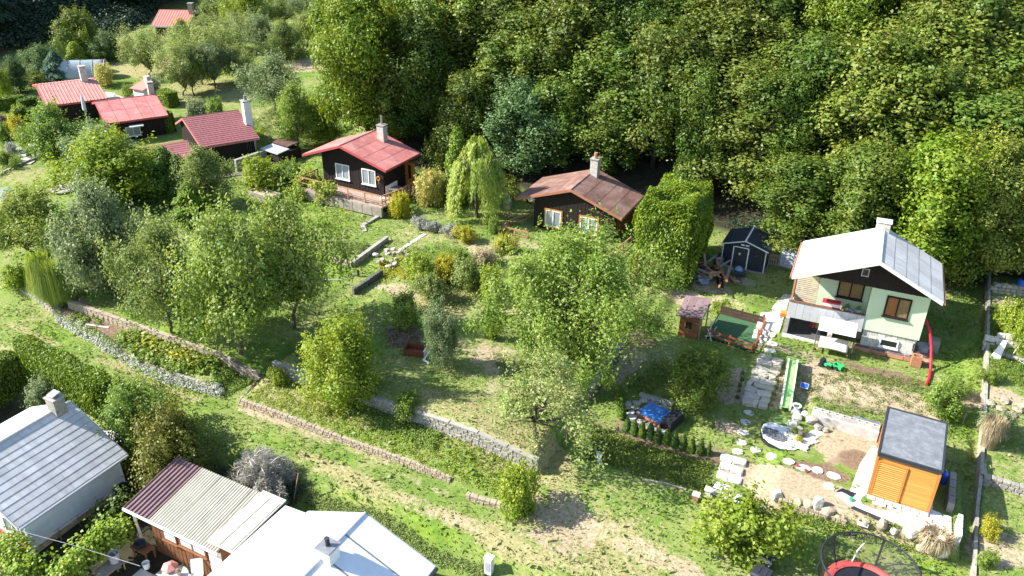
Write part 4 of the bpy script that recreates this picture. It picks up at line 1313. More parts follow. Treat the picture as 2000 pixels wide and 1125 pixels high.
# ================================================================== the pale green house
GH = Vector((-4.41, 44.18, .6))
GR = R(3.3)
t = thing('house', 'pale green house with white sheet roof, grey balcony and stone basement', 'house', GH, GR)
Lq, Rq, Gq = (-.11, 4.22), (7.41, 4.38), (4.04, 6.01)
Lq = (-.13, 4.24)
roof = gable_roof(t, Lq, Rq, Gq, -1.25, 3.87, 'metal_grey', 'white_paint', th=.12)
sheet_slope(roof, Lq, Gq, -1.24, 3.86, 4, 3, 'white_sheet', 'roof_sheet', seed=9)
sheet_slope(roof, Rq, Gq, -1.24, 3.86, 5, 4, 'grey_sheet', 'roof_sheet', seed=10)  # slope away from the sun: its shade is put into a greyer sheet
MB().tube([(Gq[0], -1.25, Gq[1] + .02), (Gq[0], 3.87, Gq[1] + .02)], .05, 6).build('ridge_cap', 'white_sheet', roof)
for e in (Lq, Rq):
    s = -1 if e is Lq else 1
    MB().tube([(e[0] + s * .09, -1.25, e[1] - .1), (e[0] + s * .09, 3.87, e[1] - .12)], .06, 8).build('gutter', 'fascia_brown', t)
f = topline(Lq, Rq, Gq, .14)
# gable of dark boards over both halves
MB().gprism([(.0, 3.93), (6.96, 3.93), (6.96, f(6.96)), (4.04, f(4.04)), (.0, f(.0))], -.02, .12).build('gable', 'timber_dark', t)
board_wall(t, 'timber_dark', 'x', -.02, -1, .0, 6.96, 3.92, f, .16, seed=11, name='gable_boards')
vb = window(t, 'x', -.06, -1, 3.3, 3.68, 4.5, 4.98, 'panel_grey', 1, None, fw_=.05, sill=False, glass='glass_dark')
# upper storey
MB().box(4.02, 6.96, 0, 3.8, 1.25, 3.92).build('wall', 'plaster_green', t)
MB().box(1.3, 4.015, 1.3, 3.8, 1.25, 4.2).build('wall', 'plaster_green', t)
window(t, 'x', 0, -1, 4.85, 6.12, 2.35, 3.62, 'timber_dark', 2, ['curtain_orange', 'curtain_gold'], fw_=.09)
window(t, 'x', 1.3, -1, 2.3, 3.7, 2.35, 3.6, 'timber_dark', 2, 'curtain_gold', fw_=.09)
# balcony
MB().box(-.03, 4.015, .0, 1.295, 1.08, 1.24).build('balcony_floor', 'concrete', t)
for i in range(10):
    MB().box(-.03 + i * .4045, -.03 + (i + 1) * .4045 - .012, -.05, -.012, 1.06 + .006 * (i % 2), 2.1).build('balcony_panel', 'panel_grey', t)
for i in range(3): MB().box(-.08, -.035, .0 + i * .42, .41 + i * .42, 1.06, 2.1).build('balcony_panel', 'panel_grey', t)
MB().box(-.1, 4.015, -.09, .05, 2.105, 2.16).build('handrail', 'timber_brown', t)
for x in (0.0,): MB().box(x - .05, x + .05, -.0, .09, 2.165, 4.2).build('post', 'timber_rail', t)
MB().box(-.06, .06, -.0, .1, .0, 1.06).build('post', 'timber_rail', t)
sc_ = MB()
for i in range(22): sc_.box(.06, 1.29, 1.30, 1.33, 1.3 + i * .125, 1.3 + i * .125 + .085)
sc_.build('slat_screen', 'slat_pale', t, kind='stuff')
for x in (.06, .66, 1.22): MB().box(x, x + .06, 1.332, 1.38, 1.25, 4.1).build('screen_post', 'timber_brown', t)
# basement
MB().box(4.12, 6.82, .14, 3.75, -.5, 1.245).build('basement_wall', 'mortar', t)
q = random.Random(4)
for r in range(5):
    u = 4.1
    while u < 6.8:
        l = q.uniform(.28, .5)
        u1 = min(6.84, u + l)
        if u1 - u > .1: MB().box(u, u1 - .015, .09 - q.uniform(0, .03), .138, r * .25 - .02, r * .25 + .225).build('stone', 'stone_white', t)
        u = u1
for r in range(5):
    v = .15
    while v < 3.7:
        v1 = min(3.75, v + q.uniform(.35, .6))
        MB().box(6.822, 6.86 + q.uniform(0, .02), v, v1 - .015, r * .25 - .02, r * .25 + .225).build('stone', 'stone_white', t)
        v = v1
window(t, 'x', .06, -1, 5.05, 6.02, .42, .92, 'white_paint', 1, None, fw_=.07, glass='glass_dark')
MB().box(2.55, 4.115, 1.0, 1.25, -.5, 1.075).build('basement_wall', 'stone_grey', t)
MB().box(.1, 2.545, 2.6, 2.8, -.6, 1.075).build('basement_wall', 'interior_shade', t)  # back wall near black: the entry's shade put into its colour
MB().box(-.1, .12, -.25, 2.6, -.6, 1.06).build('pier', 'concrete', t)
MB().box(2.3, 2.545, -.25, 2.55, -.6, .62).build('pier', 'stone_white', t)
MB().box(.125, 2.295, -.2, 2.595, -.2, .04).build('entry_floor', 'stone_dark', t)  # floor colour darkened to stand in for the shade under the balcony
chimney(t, 3.95, 3.45, 5.5, 6.55, .72, .5, 'brick_white', cap='concrete_pale')
def gh(u, v, z=0.0):
    c, s = math.cos(GR), math.sin(GR)
    return GH + Vector((u * c - v * s, u * s + v * c, z))
k = thing('lean_to_shed', 'low lean-to shed with grey corrugated roof behind the green house', 'shed', gh(1.5, 4.6, .1), GR)
mb = MB(); ribbed_slope(mb, (0, 3.9), (.8, 4.2), 0, .1, .1, .03)
mb = MB()
for i in range(40):
    x = i * .13
    mb.tube([(x, -.6, 4.0), (x, 1.4, 3.7)], .05, 5)
mb.build('roof', 'metal_grey', k, kind='stuff')
MB().box(0, 5.1, -.2, 1.1, -.2, 3.6).build('wall', 'timber_dark', k)

# rainbow windbreak leaning in the basement entry
m, nt, b, L = nodes('rainbow')
tc = N(nt, 'ShaderNodeTexCoord'); sx = N(nt, 'ShaderNodeSeparateXYZ'); L(tc.outputs['Generated'], sx.inputs[0])
rr = ramp(nt, [(0, (.45, .02, .10)), (.16, (.5, .10, .03)), (.33, (.55, .35, .04)), (.5, (.12, .35, .06)), (.66, (.05, .3, .15)), (.83, (.4, .05, .18))])
rr.color_ramp.interpolation = 'CONSTANT'
L(sx.outputs['X'], rr.inputs[0]); L(rr.outputs[0], b.inputs['Base Color'])
k = MB().grid(lambda a, c: (1.2 + .9 * a + .25 * c, 1.1 + .7 * c + .04 * math.sin(a * 20), .08 + .95 * c), 24, 4).build('windbreak', 'rainbow')
k.location = GH; k.rotation_euler = (0, 0, GR)
sl = k.modifiers.new('thick', 'SOLIDIFY'); sl.thickness = .02
tag(k, 'rainbow striped cloth leaning inside the dark basement entry under the balcony', 'cloth')
# things on the balcony rail
def pot(name, label, p, r, h, mat, plant=None, cat='flower pot', group=None):
    k_ = thing(name, label, cat, p, 0, group)
    MB().lathe([(r * .7, 0), (r, h), (r * 1.08, h), (r * 1.08, h * .9), (r * .86, h * .88)], 12).build('pot', mat, k_)
    if plant:
        o_ = link('plant', PROTO['bushlet'][0], None, k_, (0, 0, h * .8))
        o_.scale = (r * 2.4,) * 3
        if not PROTO['bushlet'][0].materials: PROTO['bushlet'][0].materials.append(None)
        o_.material_slots[0].link = 'OBJECT'; o_.material_slots[0].material = MATS[plant]
    return k_
pbr('plastic_red', (.55, .03, .05), .4, .1, 3)
pbr('plastic_blue', (.02, .10, .55), .35, .15, 3, spec=.5)
pbr('plastic_green', (.03, .42, .12), .4, .15, 3)
pbr('plastic_white', (.75, .75, .74), .45, .05, 3)
pbr('plastic_black', (.02, .022, .028), .5, .2, 3)
pbr('plastic_teal', (.30, .42, .42), .45, .1, 3)
k = thing('storage_crate', 'red and white crate standing on the balcony behind the rail', 'crate', gh(2.15, .32, 1.24), GR)
MB().box(-.5, .5, -.22, .22, .75, .92).build('lower_box', 'plastic_red', k)
MB().box(-.48, .48, -.2, .2, .925, 1.1).build('upper_box', 'plastic_white', k)
MB().box(-.49, .49, -.21, .21, 1.102, 1.2).build('lid', 'plastic_red', k)
MB().box(-.5, .5, -.22, .22, 0, .748).build('stand', 'timber_grey', k)
for i, (u, mat) in enumerate(((3.0, 'plastic_teal'), (3.6, 'plastic_teal'))):
    pot('planter_bucket', ['teal bucket of plants on the balcony rail under the recessed window', 'teal bucket of plants on the balcony nearest the green wall'][i], gh(u, .25, 1.95), .17, .34, mat, 'leaf_weed', 'bucket')
    MB().box(-.2, .2, -.2, .2, -.7, -.004).build('stand', 'timber_grey', [o for o in bpy.data.objects if o.name.startswith('planter_bucket') and o.type == 'EMPTY'][-1])
pot('flower_pot', 'small pale pot on the balcony rail between crate and bucket', gh(2.78, -.02, 2.165), .09, .14, 'terracotta', 'leaf_olive')
pot('flower_pot', 'blue pot on the balcony rail between the two buckets', gh(3.3, -.02, 2.165), .09, .14, 'plastic_blue', 'leaf_dry')
pot('hanging_plant', 'small bright green plant hanging from the slat screen post', gh(1.28, 1.15, 3.3), .09, .12, 'plastic_green', 'leaf_lime', 'plant')

# garden swing with white canopy
k = thing('garden_swing', 'garden swing with white canopy and cream cushion before the basement', 'swing seat', gh(2.72, -1.0), GR)
MB().grid(lambda a, c: (-.95 + 1.95 * a, -.55 + 1.15 * c, 1.45 + .28 * c + .03 * math.sin(a * 3.14) * math.sin(c * 3.14)), 8, 6).build('canopy', 'plastic_white', k).modifiers.new('thick', 'SOLIDIFY').thickness = .03
for s in (-.97, 1.02):
    MB().tube([(s, -.6, 0), (s, 0, 1.42)], .03, 6).build('leg', 'metal_dark', k)
    MB().tube([(s, .6, 0), (s, .03, 1.42)], .03, 6).build('leg', 'metal_dark', k)
MB().tube([(-.97, 0, 1.43), (1.02, 0, 1.43)], .03, 6).build('crossbar', 'metal_dark', k)
pbr('cushion', (.66, .60, .52), .9, .1, 3, bump=.2)
MB().grid(lambda a, c: (-.75 + 1.5 * a, -.72 + 1.1 * c, .42 + .1 * math.sin(c * 2.5) + .05 * math.sin(a * 3.14)), 10, 8).build('cushion', 'cushion', k, smooth=True).modifiers.new('thick', 'SOLIDIFY').thickness = -.12
for s in (-.8, .8): MB().box(s - .03, s + .03, -.7, .4, .26, .30).build('seat_frame', 'timber_rail', k)
for s in (-.8, .8):
    for y in (-.5, .3): MB().tube([(s, y, .3), (s * 1.15, 0, 1.4)], .012, 4).build('hanger', 'metal_dark', k)
# boxes along the wall
for i in range(4):
    k = MB().box(-.42, .42, -.12, .12, 0, .24).build('planter_trough', 'terracotta', None, gh(4.25 + .87 * i, -.18, .0), GR)
    tag(k, f'long brick coloured trough at the basement wall, {nth(i)} from the swing', 'trough', 'troughs along the basement wall')
    MB().box(-.38, .38, -.09, .09, .242, .262).build('soil', 'stone_dark', k)
k = thing('hollow_block', 'upright hollow orange brick planter at the house corner', 'brick planter', gh(7.05, -.55, 0), GR)
for (x0, x1, y0, y1) in ((-.26, .26, -.22, -.14), (-.26, .26, .14, .22), (-.26, -.18, -.138, .138), (.18, .26, -.138, .138)):
    MB().box(x0, x1, y0, y1, 0, .62).build('brick', 'brick_orange', k)
# ================================================================== sauna hut of orange boards
HP = Vector((1.54, 32.32, 0.0))
t = thing('sauna_hut', 'new orange timber garden hut with flat dark roof and louvred window', 'hut', HP, R(-.7))
W, D_ = 2.56, 3.84
MB().box(.08, W - .08, .08, D_ - .08, .04, 2.2).build('wall', 'timber_orange_light', t)
for i in range(16):      # horizontal boards on the front
    z = .03 + i * .135
    if z + .13 > 2.2: break
    MB().box(1.36, W - .1, .05, .078, z, z + .128).build('board', 'timber_orange_light', t)
for i in range(16):
    z = .03 + i * .135
    MB().box(.05, .078, .1, D_ - .1, z, z + .128).build('board', 'timber_orange', t)
for i in range(16):
    z = .03 + i * .135
    MB().box(W - .078, W - .05, .1, D_ - .1, z, z + .128).build('board', 'timber_orange', t)
lf = MB()
for (a, bb, c, d) in ((.1, 1.32, 1.98, 2.06), (.1, 1.32, .05, .13), (.1, .18, .132, 1.978), (1.24, 1.32, .132, 1.978)): lf.box(a, bb, .0, .079, c, d)
lv = lf.build('louvre_frame', 'timber_orange', t)
MB().box(.18, 1.24, .065, .079, .13, 1.98).build('louvre_back', 'interior_shade', lv)  # near-black sheet painting the shade behind the slats
for i in range(17):
    z = .16 + i * .108
    MB().box8([(.182, .0, z), (1.238, .0, z), (1.238, .055, z + .05), (.182, .055, z + .05), (.182, .0, z + .03), (1.238, .0, z + .03), (1.238, .055, z + .08), (.182, .055, z + .08)]).build('slat', 'timber_orange_light', lv)
for x, y in ((.0, .0), (W - .09, .0), (.0, D_ - .09), (W - .09, D_ - .09)): MB().box(x, x + .09, y, y + .09, -.05, 2.24).build('corner_post', 'timber_orange', t)
pbr('felt', (.155, .165, .18), .85, .25, 2.5, c2=(.25, .26, .275), bump=.25, bscale=60, stain=(.22, .225, .23))
rf = MB().box(.0, W, .0, D_, 2.245, 2.40).build('roof', 'metal_dark', t)
MB().box(.06, W - .06, .06, D_ - .06, 2.402, 2.42).build('felt', 'felt', rf)
for (a, bb, c, d) in ((-.03, W + .03, -.03, .06), (-.03, W + .03, D_ - .06, D_ + .03), (-.03, .06, .062, D_ - .062), (W - .06, W + .03, .062, D_ - .062)):
    MB().box(a, bb, c, d, 2.404, 2.455).build('edge_strip', 'metal_dark', rf)
# its plinth, membrane and stones
pbr('membrane', (.72, .72, .70), .8, .1, 3, bump=.3, bscale=12, stain=(.5, .49, .46))
pl = thing('hut_plinth', 'white membrane covered pad and blocks under the orange hut', 'plinth', HP)
MB().prism([(-.75, -1.0), (2.2, -1.3), (3.5, -1.35), (3.45, .3), (2.7, .4), (2.7, 3.9), (-.12, 3.9), (-.5, 2.2)], -.25, .035).build('membrane', 'membrane', pl)
for i in range(7): MB().box(.05 + i * .36, .05 + i * .36 + .33, -.22, -.02, .036, .12).build('block', 'concrete_pale', pl)
for i in range(4): MB().box(.3 + i * .62, .85 + i * .62, -.5, -.26, .036, .09).build('block', 'stone_white', pl)
k = tag(MB().prism([(0, 0), (1.9, -.35), (2.0, -.2), (.1, .18)], 0, .05).build('plastic_sheet', 'metal_dark', None, HP + Vector((-.5, -1.25, .04))), 'dark edge of a plastic sheet along the front of the hut pad', 'sheet')
k = tag(MB().prism([(0, 0), (.55, .0), (.5, .35), (.05, .4)], 0, .03).build('plastic_sheet', 'plastic_black', None, HP + Vector((2.6, -1.1, .04))), 'crumpled black sheet on the pad at the front right hut corner', 'sheet')
for i, (u, v) in enumerate(((3.35, .9), (3.35, 1.5), (3.35, 2.1), (3.35, 2.7))): MB().box(u - .13, u + .13, v - .27, v + .27, -.1, .5 + .0 * i).build('wall_block', 'concrete', pl)
for i, v in enumerate((-1.2, -.7, -.25)):
    k = tag(MB().box(-.09, .09, -.2, .2, -.1, .85).build('concrete_post', 'concrete_pale', None, HP + Vector((3.7, v, -.25))), f'pale concrete block standing right of the hut pad, {nth(i)} from the front', 'block', 'concrete blocks right of the hut')
k = thing('gas_bottle', 'blue gas bottle and box at the rear right corner of the orange hut', 'gas bottle', HP + Vector((3.0, 2.6, -.05)))
MB().lathe([(.13, 0), (.16, .06), (.16, .6), (.1, .72), (.05, .74)], 12).build('bottle', 'plastic_blue', k)
MB().lathe([(.04, .74), (.04, .8)], 8).build('valve', 'steel', k)
t = thing('post_pair', 'pair of small wooden posts with hose behind the hut on the grass', 'posts', G(1868, 826))
for x in (-.1, .25): MB().box(x, x + .05, 0, .05, 0, .7).build('post', 'timber_grey', t)
MB().tube([(-.1, .02, .72), (-.5, -.1, .8), (-.95, -.3, .5)], .02, 5).build('hose', 'plastic_white', t)

# ================================================================== white walled house, lower left
WZ = -3.0
t = thing('house', 'white walled house with grey ribbed metal roof and brick chimney, lower left', 'house', (-30.95, 15.28, WZ), 0)
# local: x across (ridge runs along y)
Lq, Rq, Gq = (-6.9, 2.3), (.18, 2.02), (-3.2, 3.95)
roof = gable_roof(t, Lq, Rq, Gq, -1.6, 4.05, 'metal_grey', 'panel_grey', th=.12)
sheet_slope(roof, Rq, Gq, -1.58, 4.03, 11, 2, 'grey_sheet', 'roof_sheet', seed=21, lap=.013, gap=.006)
sheet_slope(roof, Lq, Gq, -1.58, 4.03, 3, 3, 'white_sheet', 'roof_sheet', seed=20)
MB().tube([(Gq[0], -1.6, Gq[1] + .04), (Gq[0], 4.05, Gq[1] + .04)], .06, 6).build('ridge_cap', 'grey_sheet', roof)
MB().tube([(.26, -1.6, 1.93), (.26, 4.05, 1.95)], .07, 8).build('gutter', 'panel_grey', t)
body(t, -.05, -1.25, 3.75, -.3, Lq, Rq, Gq, 'plaster_white', u0=-6.6)
q = random.Random(9)
for r in range(3):
    v = -1.2
    while v < 2.6:
        v1 = min(2.7, v + q.uniform(.3, .55))
        MB().box(-.048, -.02 + q.uniform(0, .015), v, v1 - .014, -.3 + r * .2, -.3 + r * .2 + .185).build('stone', 'stone_sand', t)
        v = v1
MB().tube([(.02, 3.65, 1.9), (.04, 3.68, .2)], .05, 8).build('downpipe', 'white_paint', t)
window(t, 'x', -1.25, -1, -1.6, -.35, .75, 1.7, 'white_paint', 2, 'curtain_white')
MB().box(-2.6, -.06, -1.3, -1.252, .25, .62).build('wall_band', 'fascia_red', t)
chimney(t, -3.15, 3.3, 3.3, 4.75, .62, .55, 'stone_grey', cap='concrete')
MB().cbox((-3.15, 3.3, 4.9), (.45, .45, .04), 0, R(12)).build('chimney_lid', 'steel', t)
k = tag(MB().tube([(0, -1.2, 0), (0, 1.5, 0)], .03, 6).build('rail_bar', 'steel', None, (-30.7, 16.2, -2.3)), 'long grey bar along the foot of the white house wall', 'bar')
for y in (-1, 0, 1.3): MB().tube([(0, y, -.8), (0, y, -.03)], .025, 6).build('post', 'steel', k)

# ================================================================== lean-to shed with corrugated roofs
SZ = -3.0
t = thing('shed', 'brown timber shed with half brown, half cream corrugated roof', 'shed', (-27.3, 16.5, SZ), 0)
mb = MB(); ribbed_slope(mb, (0, 0), (1, 0), 0, .1, .1, .01)
def ribs_x(x0, x1, y0, y1, z0, z1, pitch, h, sharp):
    """sheet rising from y0 to y1 with ribs running up it"""
    mb = MB()
    n = int(round((x1 - x0) / pitch))
    xs = []
    for i in range(n + 1):
        x = x0 + (x1 - x0) * i / n
        if sharp: xs += [(x - pitch * .2, 0), (x - pitch * .1, h), (x + pitch * .1, h), (x + pitch * .2, 0)]
        else: xs += [(x, 0), (x + pitch * .25, h * .6), (x + pitch * .5, h), (x + pitch * .75, h * .6)]
    xs = [(min(max(x, x0), x1), k) for x, k in xs]
    for x, k in xs: mb.v += [(x, y0, z0 + k), (x, y1, z1 + k)]
    for i in range(len(xs) - 1): mb.f.append((2 * i, 2 * i + 2, 2 * i + 3, 2 * i + 1))
    return mb
rb = MB().box8([(0, 0, 2.37), (5.55, 0, 2.37), (5.3, 3.0, 2.9), (0, 3.0, 2.9), (0, 0, 2.44), (5.55, 0, 2.44), (5.3, 3.0, 2.97), (0, 3.0, 2.97)]).build('roof', 'timber_brown', t)
ribs_x(-.05, 1.5, -.1, 3.05, 2.45, 2.99, .22, .06, True).build('brown_sheet', 'brown_corrugated', rb, kind='stuff')
ribs_x(1.52, 5.5, -.1, 3.05, 2.45, 2.99, .14, .05, False).build('cream_sheet', 'cream_sheet', rb, kind='stuff')
for x in (2.7, 3.6, 4.55): MB().box8([(x, -.08, 2.495), (x + .03, -.08, 2.495), (x + .03, 3.0, 3.035), (x, 3.0, 3.035), (x, -.08, 2.5), (x + .03, -.08, 2.5), (x + .03, 3.0, 3.045), (x, 3.0, 3.045)]).build('seam', 'cream_sheet', rb)
MB().box(-.05, 5.5, -.16, -.105, 2.34, 2.47).build('gutter', 'white_paint', t)
board_wall(t, 'timber_brown', 'x', .35, -1, .95, 5.3, 0, lambda u: 2.38, .12, seed=31)
MB().box(.95, 5.3, .352, 2.9, 0, 2.36).build('wall', 'timber_brown', t)
window(t, 'x', .31, -1, 1.7, 2.55, 1.15, 2.2, 'timber_brown', 1, None, glass='curtain_white')
window(t, 'x', .31, -1, 2.7, 4.3, 1.25, 2.2, 'timber_brown', 2, None, glass='curtain_white')
pbox(MB(), 'x', .31, -1, 4.45, 5.2, 0, .03, .3, 2.15).build('cream_panel', 'cushion', t)
MB().tube([(.2, .25, 0), (.2, .1, 2.36)], .06, 8).build('post', 'white_paint', t)
fr = thing('flat_roofed_annex', 'small annex with flat cream panel roof between the shed and the white roof', 'annex', (-22.1, 16.7, SZ))
MB().box(.1, 1.3, .3, 2.7, 0, 3.02).build('wall', 'timber_brown', fr)
MB().box8([(.0, -.4, 3.02), (1.35, -.4, 3.02), (1.3, 2.9, 3.12), (0, 2.9, 3.12), (0, -.4, 3.1), (1.35, -.4, 3.1), (1.3, 2.9, 3.2), (0, 2.9, 3.2)]).build('roof', 'cream_sheet', fr)
for i in range(2):
    for j in range(3): MB().box8([(.05 + i * .62, -.36 + j * 1.0, 3.105 + j * .03), (.62 + i * .62, -.36 + j * 1.0, 3.105 + j * .03), (.62 + i * .62, .6 + j * 1.0, 3.134 + j * .03), (.05 + i * .62, .6 + j * 1.0, 3.134 + j * .03),
                                      (.05 + i * .62, -.36 + j * 1.0, 3.125 + j * .03), (.62 + i * .62, -.36 + j * 1.0, 3.125 + j * .03), (.62 + i * .62, .6 + j * 1.0, 3.155 + j * .03), (.05 + i * .62, .6 + j * 1.0, 3.155 + j * .03)]).build('roof_panel', 'cream_sheet', fr)
# yard in front of the shed
for r_ in range(3):
    for c_ in range(3):
        if (r_, c_) in ((0, 2), (2, 0)): continue
        k = MB().prism([(0, 0), (.78, 0), (.78, .74), (0, .74)], 0, .05).build('paving_slab', 'paving', None, (-26.1 + c_ * .82, 14.2 + r_ * .78, tz(-26, 15) + .0))
        tag(k, f'grey paving slab in the shed yard, row {nth(r_)} from the front, {nth(c_)} from the left', 'paving slab', 'paving slabs in the shed yard')
k = thing('washing_table', 'low workbench with basin and bucket under the shed corner', 'bench', (-26.6, 16.2, SZ))
MB().box(-.4, .55, -.2, .35, .6, .66).build('bench_top', 'timber_brown', k)
for x in (-.35, .45):
    for y in (-.15, .28): MB().box(x, x + .06, y, y + .06, 0, .598).build('leg', 'timber_brown', k)
tag(MB().lathe([(.2, 0), (.26, .2), (.26, .22), (.2, .2), (.05, .1)], 14).build('basin', 'plastic_black', None, (-26.6, 16.25, SZ + .662)), 'dark basin standing on the workbench at the shed corner', 'basin')
for i, (x, y, r, h, mat, lb) in enumerate(((-25.9, 15.85, .16, .32, 'plastic_white', 'white bucket on the slabs beside the workbench'), (-27.0, 15.2, .24, .5, 'panel_grey', 'grey blue round tub on a stand beside the vine'), (-27.0, 14.4, .15, .28, 'plastic_white', 'white bucket under the stand by the vine'))):
    k = thing('bucket', lb, 'bucket', (x, y, SZ + (.5 if i == 1 else 0.05)))
    MB().lathe([(r * .8, 0), (r, h), (r * 1.05, h), (r * .9, h - .02), (r * .7, .05)], 14).build('bucket_body', mat, k)
    MB().tube([(r * math.cos(a), .0, h + r * .5 * math.sin(a)) for a in np.linspace(0, math.pi, 8)], .01, 4).build('handle', 'steel', k)
k = thing('plant_stand', 'grey wooden stand with legs beside the grape vine', 'stand', (-27.0, 14.9, SZ))
MB().box(-.35, .35, -.55, .55, .42, .48).build('stand_top', 'timber_grey', k)
for x in (-.3, .25):
    for y in (-.5, .45): MB().box(x, x + .05, y, y + .05, -.1, .418).build('leg', 'timber_grey', k)
k = thing('garden_table', 'round grey table with pots before the shed windows', 'table', (-23.9, 15.7, SZ))
MB().lathe([(.55, .68), (.58, .7), (.58, .73), (.5, .74)], 20).build('table_top', 'panel_grey', k)
MB().tube([(0, 0, 0), (0, 0, .68)], .05, 8).build('leg', 'metal_grey', k)
k = thing('parasol', 'closed faded red parasol lying on the table by the shed', 'parasol', (-24.35, 15.9, SZ + .74))
MB().lathe([(.02, 0), (.34, .05), (.36, .14), (.1, .32)], 6).build('canopy', 'red_tile_sheet', k)
pot('flower_pot', 'grey pot with dry plant on the round table by the shed', (-23.75, 15.85, SZ + .742), .12, .22, 'stone_grey', 'leaf_dry')
pot('flower_pot', 'pale pot on the round table by the shed', (-23.65, 15.45, SZ + .742), .1, .2, 'concrete_pale', 'leaf_silver')
k = thing('deck_chair', 'white folding lounger standing beside the white roofed house', 'lounger', (-22.9, 15.9, SZ), R(40))
MB().cbox((0, 0, .45), (.5, 1.1, .05), 0, R(12)).build('seat', 'plastic_white', k)
MB().cbox((0, .8, .75), (.5, .7, .05), 0, R(55)).build('backrest', 'plastic_white', k)
for x in (-.22, .22):
    for y in (-.45, .4): MB().tube([(x, y, 0), (x, y, .42)], .02, 5).build('leg', 'plastic_white', k)
k = tag(MB().tube([(-31.0, 13.6, -1.1), (-28, 14.3, -1.25), (-24.6, 14.8, -1.2)], .007, 5).build('washing_line', 'panel_grey'), 'washing line stretched across the yard between house and shed', 'washing line')

# ================================================================== house with the white roof, bottom edge
t = thing('house', 'low house with blown white sheet roof and white chimney at the bottom edge', 'house', (-16.4, 12.0, -3.0), 0)
Lq, Rq, Gq = (-3.1, 3.2), (3.3, 3.2), (0, 4.5)
roof = gable_roof(t, Lq, Rq, Gq, -3, 7.5, 'metal_grey', 'panel_grey')
sheet_slope(roof, Lq, Gq, -2.98, 7.48, 1, 8, 'white_sheet', 'roof_sheet', stagger=False, seed=22, gap=.07)
sheet_slope(roof, Rq, Gq, -2.98, 7.48, 1, 8, 'white_sheet', 'roof_sheet', stagger=False, seed=23, gap=.09)
MB().tube([(Gq[0], -3, Gq[1] + .03), (Gq[0], 7.5, Gq[1] + .03)], .05, 6).build('ridge_cap', 'white_sheet', roof)
MB().tube([(3.38, -3, 3.1), (3.38, 7.5, 3.12)], .07, 8).build('gutter', 'metal_dark', t)
body(t, 3.0, -2.6, 7.2, -.2, Lq, Rq, Gq, 'plaster_white', u0=-2.8)
MB().box8([(-4.3, -3, 3.0), (-3.14, -3, 3.08), (-3.14, 7.4, 3.08), (-4.3, 7.4, 3.0), (-4.3, -3, 3.1), (-3.14, -3, 3.18), (-3.14, 7.4, 3.18), (-4.3, 7.4, 3.1)]).build('side_roof', 'white_sheet', t)
MB().box(-4.2, -2.85, -2.6, 7.2, -.2, 2.98).build('side_wall', 'plaster_white', t)
chimney(t, .15, 5.0, 3.9, 5.05, .6, .6, 'white_paint', cap='metal_grey', rows=False, pipe=(.35, .1, 'metal_dark'))
k = thing('meter_box', 'small white meter cabinet on a post beside the white roof', 'cabinet', G(955, 1118))
MB().box(-.16, .16, -.14, .14, .0, .85).build('body', 'plastic_white', k)
MB().box(-.19, .19, -.17, .17, .852, .92).build('lid', 'white_paint', k)
MB().box(-.11, .11, -.15, -.142, .2, .7).build('door', 'panel_grey', k)

# ================================================================== red roofed cabins on the left
def far_cabin(label, loc, yaw, L_, Rr, Rg, v0, v1, mat, fascia, wallmat, w, rows, cols, ribbed=None, name='cabin', shingles=False):
    t_ = thing(name, label, 'cabin', loc, yaw)
    rf_ = gable_roof(t_, L_, Rr, Rg, v0, v1, 'fascia_red' if not ribbed else mat, fascia)
    for e, s in ((L_, 1), (Rr, 2)):
        if ribbed:
            mb = MB(); ribbed_slope(mb, e, Rg, v0 + .02, v1 - .02, ribbed, .04, sharp=True); mb.build('ribbed_sheet', mat, rf_, kind='stuff')
        elif shingles:
            n = 16
            A, B = Vector((e[0], 0, e[1])), Vector((Rg[0], 0, Rg[1]))
            mb = MB()
            nn = Vector((-(B - A).z, 0, (B - A).x)).normalized()
            if nn.z < 0: nn = -nn
            for i in range(n):
                p, r = A + (B - A) * (i / n), A + (B - A) * ((i + .96) / n)
                y = v0 + .03
                while y < v1 - .05:
                    y1 = min(v1 - .03, y + .33)
                    bot = [p + Vector((0, y, 0)), p + Vector((0, y1 - .015, 0)), r + Vector((0, y1 - .015, 0)), r + Vector((0, y, 0))]
                    tp = [q_ + nn * l for q_, l in zip(bot, (.05, .05, .02, .02))]
                    if (B - A).x > 0: bot.reverse(); tp.reverse()
                    mb.box8(bot + tp)
                    y += .34
            mb.build('shingles', mat, rf_, kind='stuff')
        else:
            sheet_slope(rf_, e, Rg, v0 + .02, v1 - .02, rows, cols, mat, 'roof_sheet', stagger=False, seed=s, gap=.05)
    MB().tube([(Rg[0], v0, Rg[1] + .02), (Rg[0], v1, Rg[1] + .02)], .05, 6).build('ridge_cap', mat, rf_)
    body(t_, Rr[0] - .5, v0 + .35, v1 - .35, -1.5, L_, Rr, Rg, wallmat, u0=L_[0] + .5)
    board_wall(t_, wallmat, 'x', v0 + .35, -1, L_[0] + .5, Rr[0] - .5, -.6, topline(L_, Rr, Rg), .16, seed=1)
    board_wall(t_, wallmat, 'y', Rr[0] - .5, 1, v0 + .35, v1 - .35, -.6, lambda v: Rr[1] - .1, .16, seed=2)
    return t_
t = far_cabin('red ribbed sheet roofed cabin with stone chimney, farthest left', (-80.2, 50.8, .6), R(-28), (-3.6, 2.7), (5.0, 2.45), (0, 3.4), 0, 5.6, 'red_tile_sheet', 'fascia_red', 'timber_dark', .16, 4, 4, ribbed=.3)
chimney(t, .2, 4.5, 3.2, 4.9, .7, .6, 'stone_white', cap='concrete')
t = far_cabin('flat red sheet roofed cabin with dark overhang, second from the left', (-70.0, 49.65, .5), R(-29), (-2.2, 2.9), (4.4, 2.5), (0, 3.5), 0, 5.5, 'red_sheet', 'fascia_red', 'timber_dark', .16, 2, 5)
